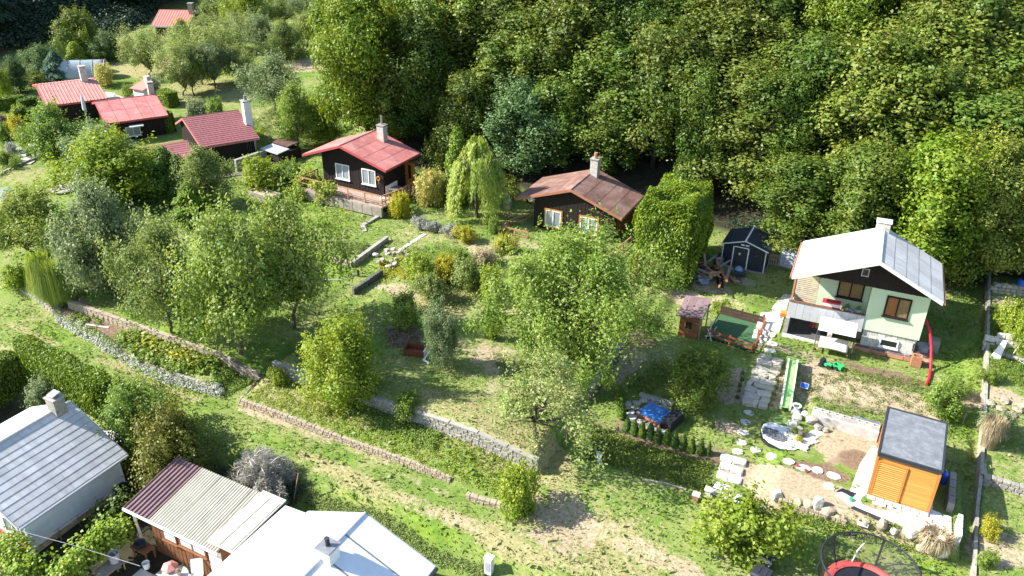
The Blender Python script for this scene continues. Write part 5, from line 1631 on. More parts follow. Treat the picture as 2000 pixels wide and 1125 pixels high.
window(t, 'y', 3.95, 1, 1.6, 2.9, .9, 1.8, 'white_paint', 2)
chimney(t, -.4, 5.2, 2.6, 4.7, .6, .5, 'brick_white', cap='concrete')
MB().box(2.4, 3.85, .1, .34, -.6, .9).build('stone_base', 'plaster_white', t)
pbox(MB(), 'y', 3.95, 1, .4, 1.2, .02, .05, 0, 1.9).build('door', 'door_orange', t)
pbox(MB(), 'y', 4.45, 1, 1.9, 3.1, 0, .5, 1.95, 2.05).build('awning', 'white_paint', t)
t = far_cabin('maroon shingle roofed cabin with tall white chimney', (-58.3, 49.45, .4), R(-28), (-3.0, 2.6), (5.2, 2.55), (0, 3.8), 0, 5.0, 'maroon_shingle', 'red_sheet', 'timber_dark', .16, 8, 4, shingles=True)
MB().box(2.2, 2.9, 4.7, 5.35, -.8, 5.2).build('chimney_shaft', 'white_paint', t)
MB().box(2.12, 2.98, 4.62, 5.43, 5.202, 5.3).build('chimney_cap', 'concrete', t)
MB().tube([(2.55, 5.02, 5.3), (2.55, 5.02, 5.75)], .14, 10).build('chimney_pot', 'stone_grey', t)
MB().box(4.1, 4.71, 3.9, 4.66, -.8, 2.3).build('corner_pier', 'plaster_white', t)
# lower left wing of that cabin
mb = MB()
w = thing('porch', 'low maroon roofed porch at the left end of the shingled cabin', 'porch', (-57.6, 44.8, .3), R(-28))
rfb = MB().box8([(-.9, -.6, 2.35), (2.6, -.6, 1.75), (2.6, 3.4, 1.75), (-.9, 3.4, 2.35), (-.9, -.6, 2.45), (2.6, -.6, 1.85), (2.6, 3.4, 1.85), (-.9, 3.4, 2.45)]).build('roof', 'maroon_shingle', w)
for i in range(9): MB().box8([(-.9 + i * .385, -.58, 2.455 - i * .066), (-.9 + i * .385 + .37, -.58, 2.392 - i * .066), (-.9 + i * .385 + .37, 3.38, 2.392 - i * .066), (-.9 + i * .385, 3.38, 2.455 - i * .066),
                              (-.9 + i * .385, -.58, 2.47 - i * .066), (-.9 + i * .385 + .37, -.58, 2.43 - i * .066), (-.9 + i * .385 + .37, 3.38, 2.43 - i * .066), (-.9 + i * .385, 3.38, 2.47 - i * .066)]).build('shingle_course', 'maroon_shingle', rfb)
for x, y, h in ((2.4, -.4, 1.75), (2.4, 3.1, 1.75), (-.8, -.4, 2.3)): MB().box(x, x + .12, y, y + .12, -1.2, h).build('post', 'white_paint', w)
MB().box(-.7, .1, .1, 3.2, -1.2, 2.05).build('wall', 'timber_dark', w)
t = far_cabin('far cabin with salmon ribbed roof half hidden among the orchard crowns', (-96.2, 81.0, 2.7), R(-63), (-3.2, 1.9), (3.6, 1.7), (0, 3.2), 0, 5.0, 'salmon_sheet', 'white_paint', 'timber_dark', .18, 3, 4, ribbed=.35)
chimney(t, .6, 4.6, 2.6, 4.3, .7, .6, 'stone_grey', cap='concrete', rows=False)
k = thing('patio', 'pale flagstone patio between the two red roofed cabins', 'patio', G(222, 195))
for i in range(5):
    for j in range(5): MB().prism([(0, 0), (1.18, .0), (1.18, 1.08), (0, 1.08)], -.2, .1).build('flagstone', 'paving', k, (-3.2 + i * 1.22, -2.4 + j * 1.12, 0))
k = thing('brick_oven', 'small outdoor oven with red roof and chimney behind the red cabins', 'oven', G(283, 196))
MB().box(-.8, .8, -.6, .6, -.2, 1.3).build('body', 'plaster_white', k)
MB().box8([(-1, -.8, 1.3), (1, -.8, 1.3), (1, .8, 1.7), (-1, .8, 1.7), (-1, -.8, 1.38), (1, -.8, 1.38), (1, .8, 1.78), (-1, .8, 1.78)]).build('roof', 'salmon_sheet', k)
MB().box(.3, .85, .1, .6, 1.72, 2.6).build('chimney', 'stone_white', k)
k = thing('greenhouse_tunnel', 'clear arched plastic greenhouse behind the leftmost red roof', 'greenhouse', G(165, 155) + Vector((0, 0, 0)), R(40))
pbr('film', (.30, .35, .37), .25, .12, 3, spec=.6)
MB().grid(lambda a, c: (-2.6 + 5.2 * a, 1.3 * math.cos(c * math.pi), 2.2 * math.sin(c * math.pi)), 8, 12).build('film', 'film', k, smooth=True).modifiers.new('thick', 'SOLIDIFY').thickness = .02
for i in range(5): MB().tube([(-2.6 + 1.3 * i, 1.34 * math.cos(c), 2.25 * math.sin(c)) for c in np.linspace(0, math.pi, 12)], .03, 5).build('hoop', 'panel_grey', k)
k = thing('parasol', 'closed white parasol standing beside the left red roofed cabin', 'parasol', G(172, 243))
MB().tube([(0, 0, 0), (0, 0, 3.0)], .04, 6).build('pole', 'white_paint', k)
MB().lathe([(.06, 1.3), (.2, 1.5), (.16, 2.4), (.03, 3.05)], 10).build('canopy', 'curtain_white', k)

# ================================================================== dark metal garden shed
MS = Vector((-9.95, 50.4, tz(-8.5, 51) ))
t = thing('metal_shed', 'dark metal garden shed with white trim and sliding door', 'shed', MS, R(1))
t.scale = (.95, 1, .85)
Wd = 3.0; Dp = 2.5
MB().box(.02, Wd - .02, .02, Dp, -.2, 1.78).build('wall', 'metal_navy', t)
mb = MB()
for i in range(20): mb.box(i * .15, i * .15 + .09, -.02, .018, 0, 1.76)
mb.build('wall_ribs', 'metal_navy', t, kind='stuff')
MB().gprism([(-.05, 1.785), (Wd + .05, 1.785), (Wd / 2, 2.3)], .04, Dp - .02).build('gable', 'metal_navy', t)
rfs = MB()
slope_slab(rfs, (-.12, 1.8), (Wd / 2, 2.38), -.1, Dp + .1, .05); slope_slab(rfs, (Wd + .12, 1.8), (Wd / 2, 2.38), -.1, Dp + .1, .05)
rfo = rfs.build('roof', 'metal_navy', t)
for s in (0, 1):
    for i in range(13):
        v = -.08 + i * .21
        a_, b_ = ((-.12, 1.803), (Wd / 2, 2.383)) if s == 0 else ((Wd + .12, 1.803), (Wd / 2, 2.383))
        mb = MB(); slope_slab(mb, (a_[0], a_[1] + .022), (b_[0], b_[1] + .022), v, v + .05, .02)
        mb.build('roof_rib', 'metal_navy', rfo)
tr = MB()
tr.gprism([(-.14, 1.74), (Wd / 2, 2.32), (Wd / 2, 2.41), (-.14, 1.83)], -.13, -.105); tr.gprism([(Wd / 2, 2.32), (Wd + .14, 1.74), (Wd + .14, 1.83), (Wd / 2, 2.41)], -.13, -.105)
tr.tube([(Wd / 2, -.1, 2.41), (Wd / 2, Dp + .1, 2.41)], .06, 6)
tr.build('roof_trim', 'white_paint', t)
for (a, bb) in ((.0, .06), (Wd - .06, Wd)): MB().box(a, bb, -.045, -.021, 0, 1.78).build('corner_trim', 'white_paint', t)
dr = MB().box(.8, 1.75, -.05, -.022, .03, 1.72).build('door', 'metal_dark', t)
for (a, bb, c, d) in ((.72, .8, 0, 1.75), (1.75, 1.83, 0, 1.75), (.8, 1.75, 1.72, 1.79)): MB().box(a, bb, -.06, -.022, c, d).build('door_frame', 'white_paint', dr)
MB().box(1.15, 1.27, -.06, -.051, 1.1, 1.3).build('notice', 'white_paint', dr)
for x in (1.2, 1.52): MB().box(x, x + .25, .02, .039, 1.9, 2.0).build('vent', 'white_paint', t)
MB().box(-.1, Wd + .1, -.25, Dp, -.25, -.005).build('base', 'concrete', t)
# water container in its cage
IB = G(1541, 522)
t = thing('water_container', 'white plastic water tank in steel cage on a pallet beside the dark shed', 'water tank', IB, R(-8))
pbr('tank', (.42, .48, .52), .4, .2, 3, spec=.4)
MB().box(-.55, .55, -.45, .45, .16, 1.15).build('tank', 'tank', t)
for z in (.2, .42, .64, .86, 1.08):
    for (a, c) in (((-.58, -.48), (.58, -.48)), ((.58, -.48), (.58, .48)), ((.58, .48), (-.58, .48)), ((-.58, .48), (-.58, -.48))): MB().tube([(*a, z), (*c, z)], .014, 4).build('cage_bar', 'steel', t)
for i in range(5):
    x = -.58 + i * .29
    for y in (-.49, .49): MB().tube([(x, y, .14), (x, y, 1.17)], .014, 4).build('cage_bar', 'steel', t)
    MB().tube([(x, -.49, 1.17), (x, .49, 1.17)], .014, 4).build('cage_bar', 'steel', t)
for y in (-.4, -.04, .32): MB().box(-.6, .6, y, y + .1, 0, .14).build('pallet_board', 'timber_grey', t)
MB().lathe([(.12, 1.155), (.12, 1.21), (.1, 1.22)], 12).build('lid', 'plastic_black', t)
t = thing('pallet', 'grey pallet leaning upright against the water tank', 'pallet', IB + Vector((-.95, -.35, 0)), R(15))
for i in range(6): MB().box(-.4 + i * .15, -.4 + i * .15 + .1, -.03, .0, 0, .9).build('slat', 'timber_grey', t)
for z in (.1, .45, .78): MB().box(-.4, .45, .002, .07, z, z + .09).build('bearer', 'timber_grey', t)

# scrap and timber heap before the hedge
SP = G(1385, 545)
mats_ = ['timber_grey', 'timber_brown', 'timber_grey', 'timber_dark', 'timber_rail']
heap = thing('timber_heap', 'untidy heap of old planks before the tall hedge', 'timber heap', SP)
for i in range(48):
    L_ = rnd.uniform(.9, 2.5)
    mb = MB().cbox((0, 0, 0), (L_, rnd.uniform(.08, .2), .04))
    o = mb.build('plank', mats_[i % 5], heap, (rnd.uniform(-1.5, 1.3), rnd.uniform(-.9, 1.3), .08 + .02 * i + rnd.uniform(0, .12)))
    o.rotation_euler = (rnd.uniform(-.4, .4), rnd.uniform(-.35, .35), R(115) + rnd.uniform(-.9, .9))
for i in range(7):
    o = MB().cbox((0, 0, 0), (1.3, .16, .05)).build('plank', mats_[i % 3], heap, (-.55, .0, .1 + i * .075)); o.rotation_euler = (0, 0, R(60) + rnd.uniform(-.1, .1))
k = MB().rock((0, 0, .2), (1.0, .8, .55), 5, rough=.3).build('tarpaulin', 'curtain_white', None, SP + Vector((-.3, -.55, .0)))
pbr('tarp_blue', (.16, .24, .38), .6, .3, 5, bump=.4); k.data.materials.clear(); k.data.materials.append(MATS['tarp_blue'])
tag(k, 'crumpled grey blue tarpaulin in front of the plank heap', 'tarpaulin')
k = thing('canister', 'yellow canister on the plank heap beside the tarpaulin', 'canister', SP + Vector((.15, -.35, .3)))
MB().box(-.12, .12, -.09, .09, 0, .26).build('body', 'leaf_gold_bush', k)
pbr('plastic_yellow', (.6, .5, .05), .5, .1, 3)
k.children[0].data.materials.clear(); k.children[0].data.materials.append(MATS['plastic_yellow'])
MB().lathe([(.04, .26), (.04, .31)], 8).build('cap', 'plastic_black', k)
k = thing('barrow', 'dark wheelbarrow full of odds and ends before the metal shed', 'wheelbarrow', G(1440, 545), R(20))
MB().box8([(-.3, -.45, .35), (.3, -.45, .35), (.25, .35, .35), (-.25, .35, .35), (-.4, -.6, .7), (.4, -.6, .7), (.35, .5, .65), (-.35, .5, .65)]).build('tray', 'metal_navy', k)
MB().lathe([(.18, -.04), (.2, 0), (.18, .04)], 14).build('wheel', 'plastic_black', k, (0, .65, .2)).rotation_euler = (0, R(90), 0)
for x in (-.28, .28):
    MB().tube([(x * .3, .65, .2), (x, -.3, .36), (x * 1.2, -1.05, .6)], .022, 5).build('handle', 'steel', k)
    MB().tube([(x, -.3, .36), (x, -.4, 0)], .02, 5).build('leg', 'steel', k)
MB().rock((0, -.1, .75), (.5, .5, .35), 8).build('load', 'tarp_blue', k)
k = thing('chimney_pipe', 'grey bent metal sheet standing on the heap against the hedge', 'metal sheet', SP + Vector((.35, .9, .35)))
MB().grid(lambda a, c: (.28 * math.cos(1 + a * 3.5), .28 * math.sin(1 + a * 3.5), c * .8), 10, 2).build('sheet', 'metal_grey', k).modifiers.new('thick', 'SOLIDIFY').thickness = .02
# ================================================================== playhouse and its fenced turf
PH = Vector((-9.95, 41.15, .33))
t = thing('playhouse', 'small brown wooden playhouse with sloping felt roof and square window', 'playhouse', PH, R(2))
pbr('playwood', (.27, .115, .05), .65, .3, 5, bump=.3, stretch=(.5, .5, 6))
pbr('playroof', (.175, .118, .115), .85, .2, 4, bump=.3)
MB().box(.03, 1.05, .03, 1.25, -.15, 1.35).build('wall', 'interior_shade', t)
q = random.Random(2)
for i in range(11):
    z = -.12 + i * .137
    for a, bb in ((0, .32), (.78, 1.08)) if 4 < i < 9 else ((0, 1.08),): MB().box(a, bb, -.0, .028, z, z + .13).build('board', 'playwood', t)
    MB().box(1.052, 1.08, .03, 1.25, z, z + .13).build('board', 'playwood', t)
    MB().box(.0, .028, .03, 1.25, z, z + .13).build('board', 'playwood', t)
wf = MB()
for a, bb, c, d in ((.32, .37, .56, 1.1), (.73, .78, .56, 1.1), (.37, .73, .56, .61), (.37, .73, 1.05, 1.1)): wf.box(a, bb, -.03, -.001, c, d)
wo = wf.build('window', 'playwood', t)
MB().box(.37, .73, .005, .025, .61, 1.05).build('opening', 'interior_shade', wo)  # near-black sheet painting the shade inside the window
rf = MB().box8([(-.22, -.2, 1.38), (1.3, -.2, 1.55), (1.3, 1.9, 1.85), (-.22, 1.9, 1.68), (-.22, -.2, 1.43), (1.3, -.2, 1.6), (1.3, 1.9, 1.9), (-.22, 1.9, 1.73)]).build('roof', 'playroof', t)
for i in range(4): MB().box8([(-.21 + i * .38, -.19, 1.432 + i * .0425), (.16 + i * .38, -.19, 1.475 + i * .0425), (.16 + i * .38, 1.88, 1.775 + i * .0425), (-.21 + i * .38, 1.88, 1.732 + i * .0425),
                              (-.21 + i * .38, -.19, 1.445 + i * .0425), (.16 + i * .38, -.19, 1.488 + i * .0425), (.16 + i * .38, 1.88, 1.788 + i * .0425), (-.21 + i * .38, 1.88, 1.745 + i * .0425)]).build('felt_strip', 'playroof', rf)
MB().box(1.301, 1.33, -.2, 1.9, 1.5, 1.62).build('fascia', 'timber_grey', rf)
for x, y in ((1.2, -.1), (1.2, 1.7)): MB().box(x, x + .07, y, y + .07, -.1, 1.6).build('post', 'timber_grey', t)
t = thing('wooden_ladder', 'pale bundle of white wooden slats leaning on the playhouse side', 'slats', PH + Vector((1.55, .35, 0)))
for i, (a, bb) in enumerate((((0, 0, 0), (.25, .3, 1.2)), ((.3, -.1, 0), (.1, .35, 1.15)), ((.1, .3, .0), (.5, .2, .9)), ((.45, -.2, .02), (.0, .1, .75)), ((-.05, -.15, .3), (.75, .25, .35)))):
    d = Vector(bb) - Vector(a)
    MB().tube([a, bb], .03, 4).build('slat', 'stone_white', t)
TF = G(1435, 655)
pbr('turf', (.045, .115, .048), .95, .15, 8, bump=.4, bscale=80, stain=(.055, .135, .055))
tb = MB().prism([(-8.35, 41.75), (-5.65, 41.3), (-5.75, 44.6), (-8.4, 44.75)], .30, .47).build('play_turf', 'turf')
tag(tb, 'rectangle of green artificial turf fenced beside the playhouse', 'turf')
MB().prism([(-8.45, 41.66), (-5.55, 41.2), (-5.65, 44.7), (-8.5, 44.85)], -.1, .42).build('edge', 'timber_dark', tb)
pbr('fence_red', (.33, .095, .04), .65, .25, 5, bump=.3)
pbr('fence_dark', (.06, .035, .025), .75, .3, 5, bump=.3)
FZ = Vector((0, 0, .44))
rail('low_fence', 'low red brown rail fence along the front and right of the play turf', [(-8.4, 41.7, 0), (-5.65, 41.25, 0), (-5.75, 44.55, 0)], .6, [(.5, .085), (.24, .075)], .09, 'fence_red', FZ, 'fence', n_mid=1)
t = thing('low_fence', 'low dark board fence along the back of the play turf', 'fence', Vector((-8.4, 44.7, .42)), R(-2.5))
for i in range(3): MB().box(0, 2.6, -.02, .02, .05 + i * .2, .22 + i * .2).build('board', 'fence_dark', t)
for x in (0, 1.25, 2.55): MB().box(x, x + .1, .022, .12, -.1, .72).build('post', 'fence_dark', t)

# path, steps and stepping stones
def slab_at(px, py, w, d, h, mat, name, label, cat, seed, rz=0, z=None, group=None, tilt=0):
    p = G(px, py)
    if z is not None: p.z = z
    q = random.Random(seed)
    n = 9
    poly = [(w / 2 * math.cos(2 * math.pi * i / n + .3) * q.uniform(.85, 1.1), d / 2 * math.sin(2 * math.pi * i / n + .3) * q.uniform(.85, 1.1)) for i in range(n)]
    o = MB().prism(poly, -.06, h).build(name, mat, None, p, rz)
    return tag(o, label, cat, group)
steps_ = [(1508, 672), (1503, 685), (1496, 700), (1462, 807), (1455, 825), (1450, 846), (1448, 865), (1441, 883), (1475, 879), (1508, 892), (1540, 902), (1568, 915), (1596, 919), (1628, 930), (1620, 951)]
where = ['closest to the stone stairs by the house', 'second below the house stairs', 'third below the house stairs', 'first below the long stone stairs', 'second below the long stone stairs', 'third below the long stone stairs', 'fourth below the long stone stairs', 'just above the lower slab stairs', 'right of the lower slab stairs, first of its row', 'second of the row towards the hut', 'third of the row towards the hut', 'between two red solar lights', 'fifth of the row towards the hut', 'sixth of the row, nearest the hut', 'below the last one by the hut pad']
for i, (x, y) in enumerate(steps_):
    mt = 'stone_white'
    slab_at(x, y, .72 if i < 3 else .55 + .12 * (i in (5, 11, 13)), .5 if i < 3 else .5, .05, mt, 'stepping_stone', 'pale stepping stone in the grass, ' + where[i], 'stepping stone', 100 + i, R(15) * (i % 3 - 1), group='stepping stones')
for i, (x, y) in enumerate(((1557, 912), (1573, 921))):
    k = thing('garden_light', ['red garden light on the left of a stepping stone', 'red garden light below a stepping stone'][i], 'garden light', G(x, y))
    MB().lathe([(.05, 0), (.07, .1), (.06, .13)], 8).build('lamp', 'plastic_red', k); MB().tube([(0, 0, -.1), (0, 0, 0)], .02, 5).build('spike', 'plastic_black', k)
t = thing('stone_stairs', 'long flight of rough natural stone steps between two rows of box balls', 'stairs', Vector((-5.3, 36.7, tz(-4.7, 36.7))))
pbr('stone_step', (.47, .42, .33), .9, .25, 4, bump=.5, bscale=20, stain=(.33, .29, .22))
for i in range(9):
    y = 36.75 + i / 9 * 4.2
    q = random.Random(i * 5)
    cuts = sorted([0, 1.3] + [q.uniform(.25, 1.05) for _ in range(1 + q.randrange(2))])
    for j, (c0, c1) in enumerate(zip(cuts[:-1], cuts[1:])):
        if c1 - c0 < .12: continue
        o = link('step_stone', blockset('stone_step')[q.randrange(6)], None, t, Vector((-5.15 + .07 * i * 0 + (c0 + c1) / 2 + q.uniform(-.05, .05), y + .2 + q.uniform(-.07, .07), tz(-4.6, y) + .05 + .05 * q.random())) - t.location, q.uniform(-.22, .22))
        o.scale = ((c1 - c0) * 1.02, q.uniform(.44, .6), .24)
t = thing('stone_stairs', 'short flight of broad pale slabs down to the yellow green tree', 'stairs', G(1420, 930))
for i, (x, y, w, d) in enumerate(((1432, 900, 1.15, .5), (1428, 917, 1.1, .5), (1424, 934, 1.1, .5), (1415, 953, .9, .45), (1410, 966, .9, .4))):
    for j in range(2):
        o = link('step_stone', blockset('stone_white')[(i + j) % 6], None, t, G(x, y) + Vector(((j - .5) * w * .5, 0, .05 - .03 * i)) - t.location, .1 * j)
        o.scale = (w * .52, d, .2)
# paved path and block steps left of the green house
t = thing('paved_path', 'pale concrete slab path along the left side of the green house', 'path', gh(-.9, 2.0, 0), GR)
for i in range(6):
    for j in range(2): MB().box(-.75 + j * .68, -.08 + j * .68, -2.2 + i * .86, -2.2 + i * .86 + .84, -.3, .04 + .003 * ((i + j) % 2)).build('slab', 'concrete_pale', t)
t = thing('block_steps', 'four block edged steps at the lower end of the slab path', 'steps', gh(-.9, -.6, 0), GR)
for i in range(4):
    for j in range(4):
        o = link('step_block', blockset('stone_white')[(i + j) % 6], None, t, (-.62 + j * .31, -.1 - i * .42, -.05 - i * .13))
        o.scale = (.30, .42, .24)
k = tag(MB().box(-.3, .3, -.2, .2, 0, .25).build('wooden_crate', 'timber_orange_light', None, gh(-.25, 1.9, .06), GR), 'small orange wooden crate at the house wall under the slat screen', 'crate')
for i in range(3): MB().box(-.3, .3, -.225, -.202, .02 + i * .08, .08 + i * .08).build('slat', 'timber_orange', k)
slab_wall('kerb', 'concrete kerb in front of the basement entry', [gh(-.1, -.45)[:2], gh(2.6, -.6)[:2]], .3, [.72, .72], .22, 'concrete_pale', 'kerb')

# slide
pbr('turf_light', (.20, .30, .08), .95, .15, 8, bump=.4, bscale=70)
SL0, SL1 = G(1545, 722), G(1532, 806)
t = thing('slide', 'green and white plastic slide lying down the bank', 'slide', SL1)
d = SL0 - SL1
prof = []
pbr('slide_green', (.24, .48, .15), .35, .08, 2, spec=.4)
pbr('slide_white', (.58, .68, .42), .4, .06, 2, spec=.4)
def slide_pt(f, s): 
    z = d.z * f + .28 + .12 * math.sin(f * math.pi) + .25 * f
    if f < .12: z += .0
    side = Vector((d.y, -d.x, 0)).normalized()
    return Vector((d.x * f, d.y * f, z)) + side * s
MB().grid(lambda a, c: slide_pt(c, -.17 + .34 * a) + Vector((0, 0, .06 * abs(a - .5))), 6, 20).build('chute', 'slide_green', t, smooth=True).modifiers.new('thick', 'SOLIDIFY').thickness = -.04
for s in (-1, 1):
    mb = MB()
    for i in range(16):
        p, r = slide_pt(i / 16, s * .175), slide_pt((i + 1) / 16, s * .175)
        w = (slide_pt(0, 1) - slide_pt(0, 0)) * .1 * s
        u3 = Vector((0, 0, .16))
        mb.box8([p - Vector((0, 0, .1)), r - Vector((0, 0, .1)), r + w - Vector((0, 0, .1)), p + w - Vector((0, 0, .1)), p + u3, r + u3, r + w + u3, p + w + u3] if s < 0 else
                [p + w - Vector((0, 0, .1)), r + w - Vector((0, 0, .1)), r - Vector((0, 0, .1)), p - Vector((0, 0, .1)), p + w + u3, r + w + u3, r + u3, p + u3])
    mb.build('side_rail', 'slide_white', t)
MB().cbox(slide_pt(1.02, 0) + Vector((.05, .15, -.05)), (.85, .45, .08), 0).build('platform', 'turf_light', t)
for s in (-.3, .3): MB().box(-.03, .03, -.03, .03, -1.0, -.1).build('post', 'timber_grey', t, slide_pt(1.02, s) + Vector((0, .1, 0)))
a = G(1525, 822)
tag(MB().prism([(-.5, -.55), (.55, -.6), (.6, .4), (-.35, .55)], -.03, .05).build('play_mat', 'turf_light', None, a), 'light green turf mat at the foot of the slide', 'mat')

# white gravel bed with dark pebbles, boulders, pots
GB = G(1530, 858)
kid = [tuple((G(x, y) - GB)[:2]) for x, y in ((1485, 846), (1487, 860), (1500, 872), (1525, 880), (1550, 881), (1574, 870), (1590, 860), (1609, 847), (1600, 838), (1582, 842), (1566, 845), (1550, 838), (1530, 836), (1505, 830), (1490, 835))]
pbr('gravel_white', (.72, .71, .68), .9, .15, 14, bump=.9, bscale=30)
pbr('gravel_dark', (.12, .125, .14), .7, .45, 10, bump=.9, bscale=25)
t = thing('gravel_bed', 'kidney shaped bed of white gravel with an oval of dark pebbles', 'gravel bed', GB)
MB().prism(kid, -.2, .12).build('white_gravel', 'gravel_white', t)
MB().prism([(p[0] * 1.012, p[1] * 1.012) for p in kid], -.25, .09).build('edging', 'plastic_black', t)
g = np.random.default_rng(3)
mb = MB()
for i in range(420):
    a = g.random() * 6.28; r = math.sqrt(g.random())
    s = g.uniform(.04, .09)
    mb.cbox((-.45 + .62 * r * math.cos(a), -.05 + .38 * r * math.sin(a) - .15 * r * math.cos(a), .13 + s * .3), (s, s * .8, s * .7), g.random() * 6)
mb.build('dark_pebbles', 'gravel_dark', t, kind='stuff')
mb = MB()
i = 0
while i < 700:
    x, y = g.uniform(-1.2, 2), g.uniform(-.75, .75)
    if not (-1.0 - y * .2 < x < 1.2 + max(0, y) and -.62 < y < .5): continue
    if ((x + .45) / .66) ** 2 + ((y + .05 + .2 * (x + .45)) / .42) ** 2 < 1: continue
    s = g.uniform(.03, .06)
    mb.cbox((x, y, .125 + s * .2), (s, s * .8, s * .7), g.random() * 6); i += 1
mb.build('white_pebbles', 'gravel_white', t, kind='stuff')
bl = [(1556, 818, .5, .34), (1549, 833, .55, .4), (1572, 812, .42, .3), (1585, 826, .6, .45), (1597, 838, .4, .3), (1560, 842, .4, .28), (1612, 842, .35, .22)]
for i, (x, y, s, h) in enumerate(bl):
    k = MB().rock((0, 0, h * .35), (s, s * .85, h), 200 + i).build('boulder', 'stone_white' if i < 3 else 'stone_grey', None, G(x, y))
    tag(k, f"{'white' if i < 3 else 'grey'} boulder at the gravel bed, {nth(i)} counted from the slide towards the block wall", 'boulder', 'boulders at the gravel bed')
for i, (x, y, mt, lb) in enumerate(((1551, 848, 'leaf_lime', 'small bright plant in the middle of the white gravel bed'), (1560, 864, 'leaf_gold_bush', 'small yellowish plant at the lower edge of the white gravel bed'), (1572, 850, 'leaf_weed', 'small green plant at the neck of the white gravel bed'))):
    tree('bushlet', mt, G(x, y) + Vector((0, 0, .1)), .3, .5, 'bed_plant', lb, 'plant')
k = MB().rock((0, 0, .18), (.42, .3, .32), 77).build('boulder', 'stone_dark', None, G(1563, 853)); tag(k, 'dark grey stone among the plants of the white gravel bed', 'boulder')
k = thing('fountain_pot', 'white urn standing on a stone at the foot of the slide', 'urn', G(1553, 806))
MB().lathe([(.2, 0), (.26, .12), (.18, .2), (.12, .26), (.14, .34), (.24, .44), (.25, .46), (.16, .42)], 16).build('urn', 'plaster_white', k)
MB().lathe([(.15, .40), (.15, .43)], 12).build('soil', 'stone_dark', k)

# hollow block wall
pbr('block_grey', (.40, .39, .365), .92, .2, 3, bump=.3, bscale=30, stain=(.30, .285, .26))
BW = Vector((-1.65, 36.9, .28))
t = thing('block_wall', 'smooth grey concrete wall topped by a row of hollow blocks left of the hut', 'wall', BW, R(-.5))
MB().box(0, 3.2, -.22, .12, -.45, .27).build('wall_face', 'block_grey', t)
hb = MB()
for a, bb, c, dd in ((0, .345, 0, .05), (0, .345, .19, .24), (0, .05, .052, .188), (.295, .345, .052, .188)): hb.box(a, bb, c, dd, 0, .22)
hbm = hb.mesh('hollow_block'); hbm.materials.append(MATS['block_grey'])
for i in range(9): link('hollow_block', hbm, None, t, (.02 + i * .352, -.1 + .004 * (i % 3), .272))
tag(MB().box(0, 1.3, .0, .35, 0, .1).build('roofing_felt', 'felt', None, BW + Vector((1.9, .3, .18))), 'grey strip of felt lying behind the hollow blocks', 'felt')

# covered paddling pool with its pump box
PP = G(1279, 812)
t = thing('pool', 'small square pool under a bright blue cover', 'pool', PP, R(-16))
pbr('cover_blue', (.025, .19, .62), .3, .25, 4, c2=(.10, .34, .75), spec=.6, bump=.4, bscale=6)
for a, bb, c, dd in ((-.72, .72, -.66, -.58), (-.72, .72, .58, .66), (-.72, -.64, -.578, .578), (.64, .72, -.578, .578)): MB().box(a, bb, c, dd, -.1, .22).build('pool_side', 'terracotta', t)
MB().grid(lambda a, c: (-.69 + 1.38 * a, -.63 + 1.26 * c, .225 + .006 * math.sin(a * 17 + c * 5) * math.sin(c * 13)), 16, 14).build('cover', 'cover_blue', t).modifiers.new('thick', 'SOLIDIFY').thickness = .02
k = thing('storage_box', 'black lidded storage box right beside the blue pool cover', 'box', PP + Vector((1.02, -.22, 0)), R(-16))
MB().box(-.26, .26, -.62, .62, -.1, .5).build('body', 'plastic_black', k)
for j in range(2): MB().box(-.28, .28, -.64 + j * .645, -.005 + j * .645, .502, .56).build('lid', 'plastic_black', k)
for i in range(6):
    k = link('hollow_block', hbm, None, None, G(1255 + i * 11.0, 774 + i * 3.2) + Vector((-.17, -.1, -.02)), R(-14))
    k.scale = (.85, .9, .9)
    tag(k, f'hollow pale block in the row behind the pool, {nth(i)} from the left', 'hollow block', 'hollow blocks behind the pool')
q = random.Random(8)
t = thing('pool_paving', 'irregular grey paving around the blue pool', 'paving', PP)
for i in range(13):
    x, y = [(-1.15, .5), (-1.1, .05), (-1.2, -.4), (-.95, -.8), (-.45, -.95), (.05, -1.05), (.5, -1.2), (.95, -1.2), (-.9, .85), (-1.55, .2), (-1.5, -.4), (-.4, .85), (.2, .8)][i]
    MB().prism([(.26 * math.cos(a) * q.uniform(.8, 1.1), .24 * math.sin(a) * q.uniform(.8, 1.1)) for a in np.linspace(0, 5.4, 7)], -.1, .11).build('paving_slab', 'slab', t, (x, y, 0), q.random())
# small things in the garden on the right
k = thing('solar_panel', 'small blue solar panel on a stake beside the slide', 'solar panel', G(1569, 762))
MB().cbox((0, 0, .3), (.36, .26, .02), 0, R(35)).build('panel', 'plastic_blue', k)
MB().cbox((0, .004, .293), (.40, .30, .015), 0, R(35)).build('frame', 'plastic_white', k)
MB().tube([(0, .04, -.1), (0, .03, .27)], .015, 5).build('stake', 'steel', k)
k = thing('toy_tractor', 'green toy tractor with dark cab lying on the grass', 'toy', G(1612, 716), R(-20))
MB().box(-.1, .32, -.1, .1, .1, .26).build('bonnet', 'plastic_green', k)
MB().box(-.3, -.105, -.16, .16, .1, .42).build('cab', 'plastic_black', k)
wm = MB().lathe([(.12, -.04), (.13, 0), (.12, .04)], 12).mesh('wheel'); wm.materials.append(MATS['plastic_black'])
for x, y in ((-.2, -.22), (-.2, .22), (.22, -.15), (.22, .15)): link('wheel', wm, None, k, (x, y, .12)).rotation_euler = (R(90), 0, 0)
k = thing('toy_trailer', 'green toy trailer tipped over beside the toy tractor', 'toy', G(1636, 721), R(-25))
for a in ((-.25, .25, -.17, .17, .1, .13), (-.25, .25, -.17, -.15, .132, .28), (-.25, .25, .15, .17, .132, .28), (-.25, -.23, -.148, .148, .132, .28), (.23, .25, -.148, .148, .132, .28)): MB().box(*a).build('tray_panel', 'plastic_green', k)
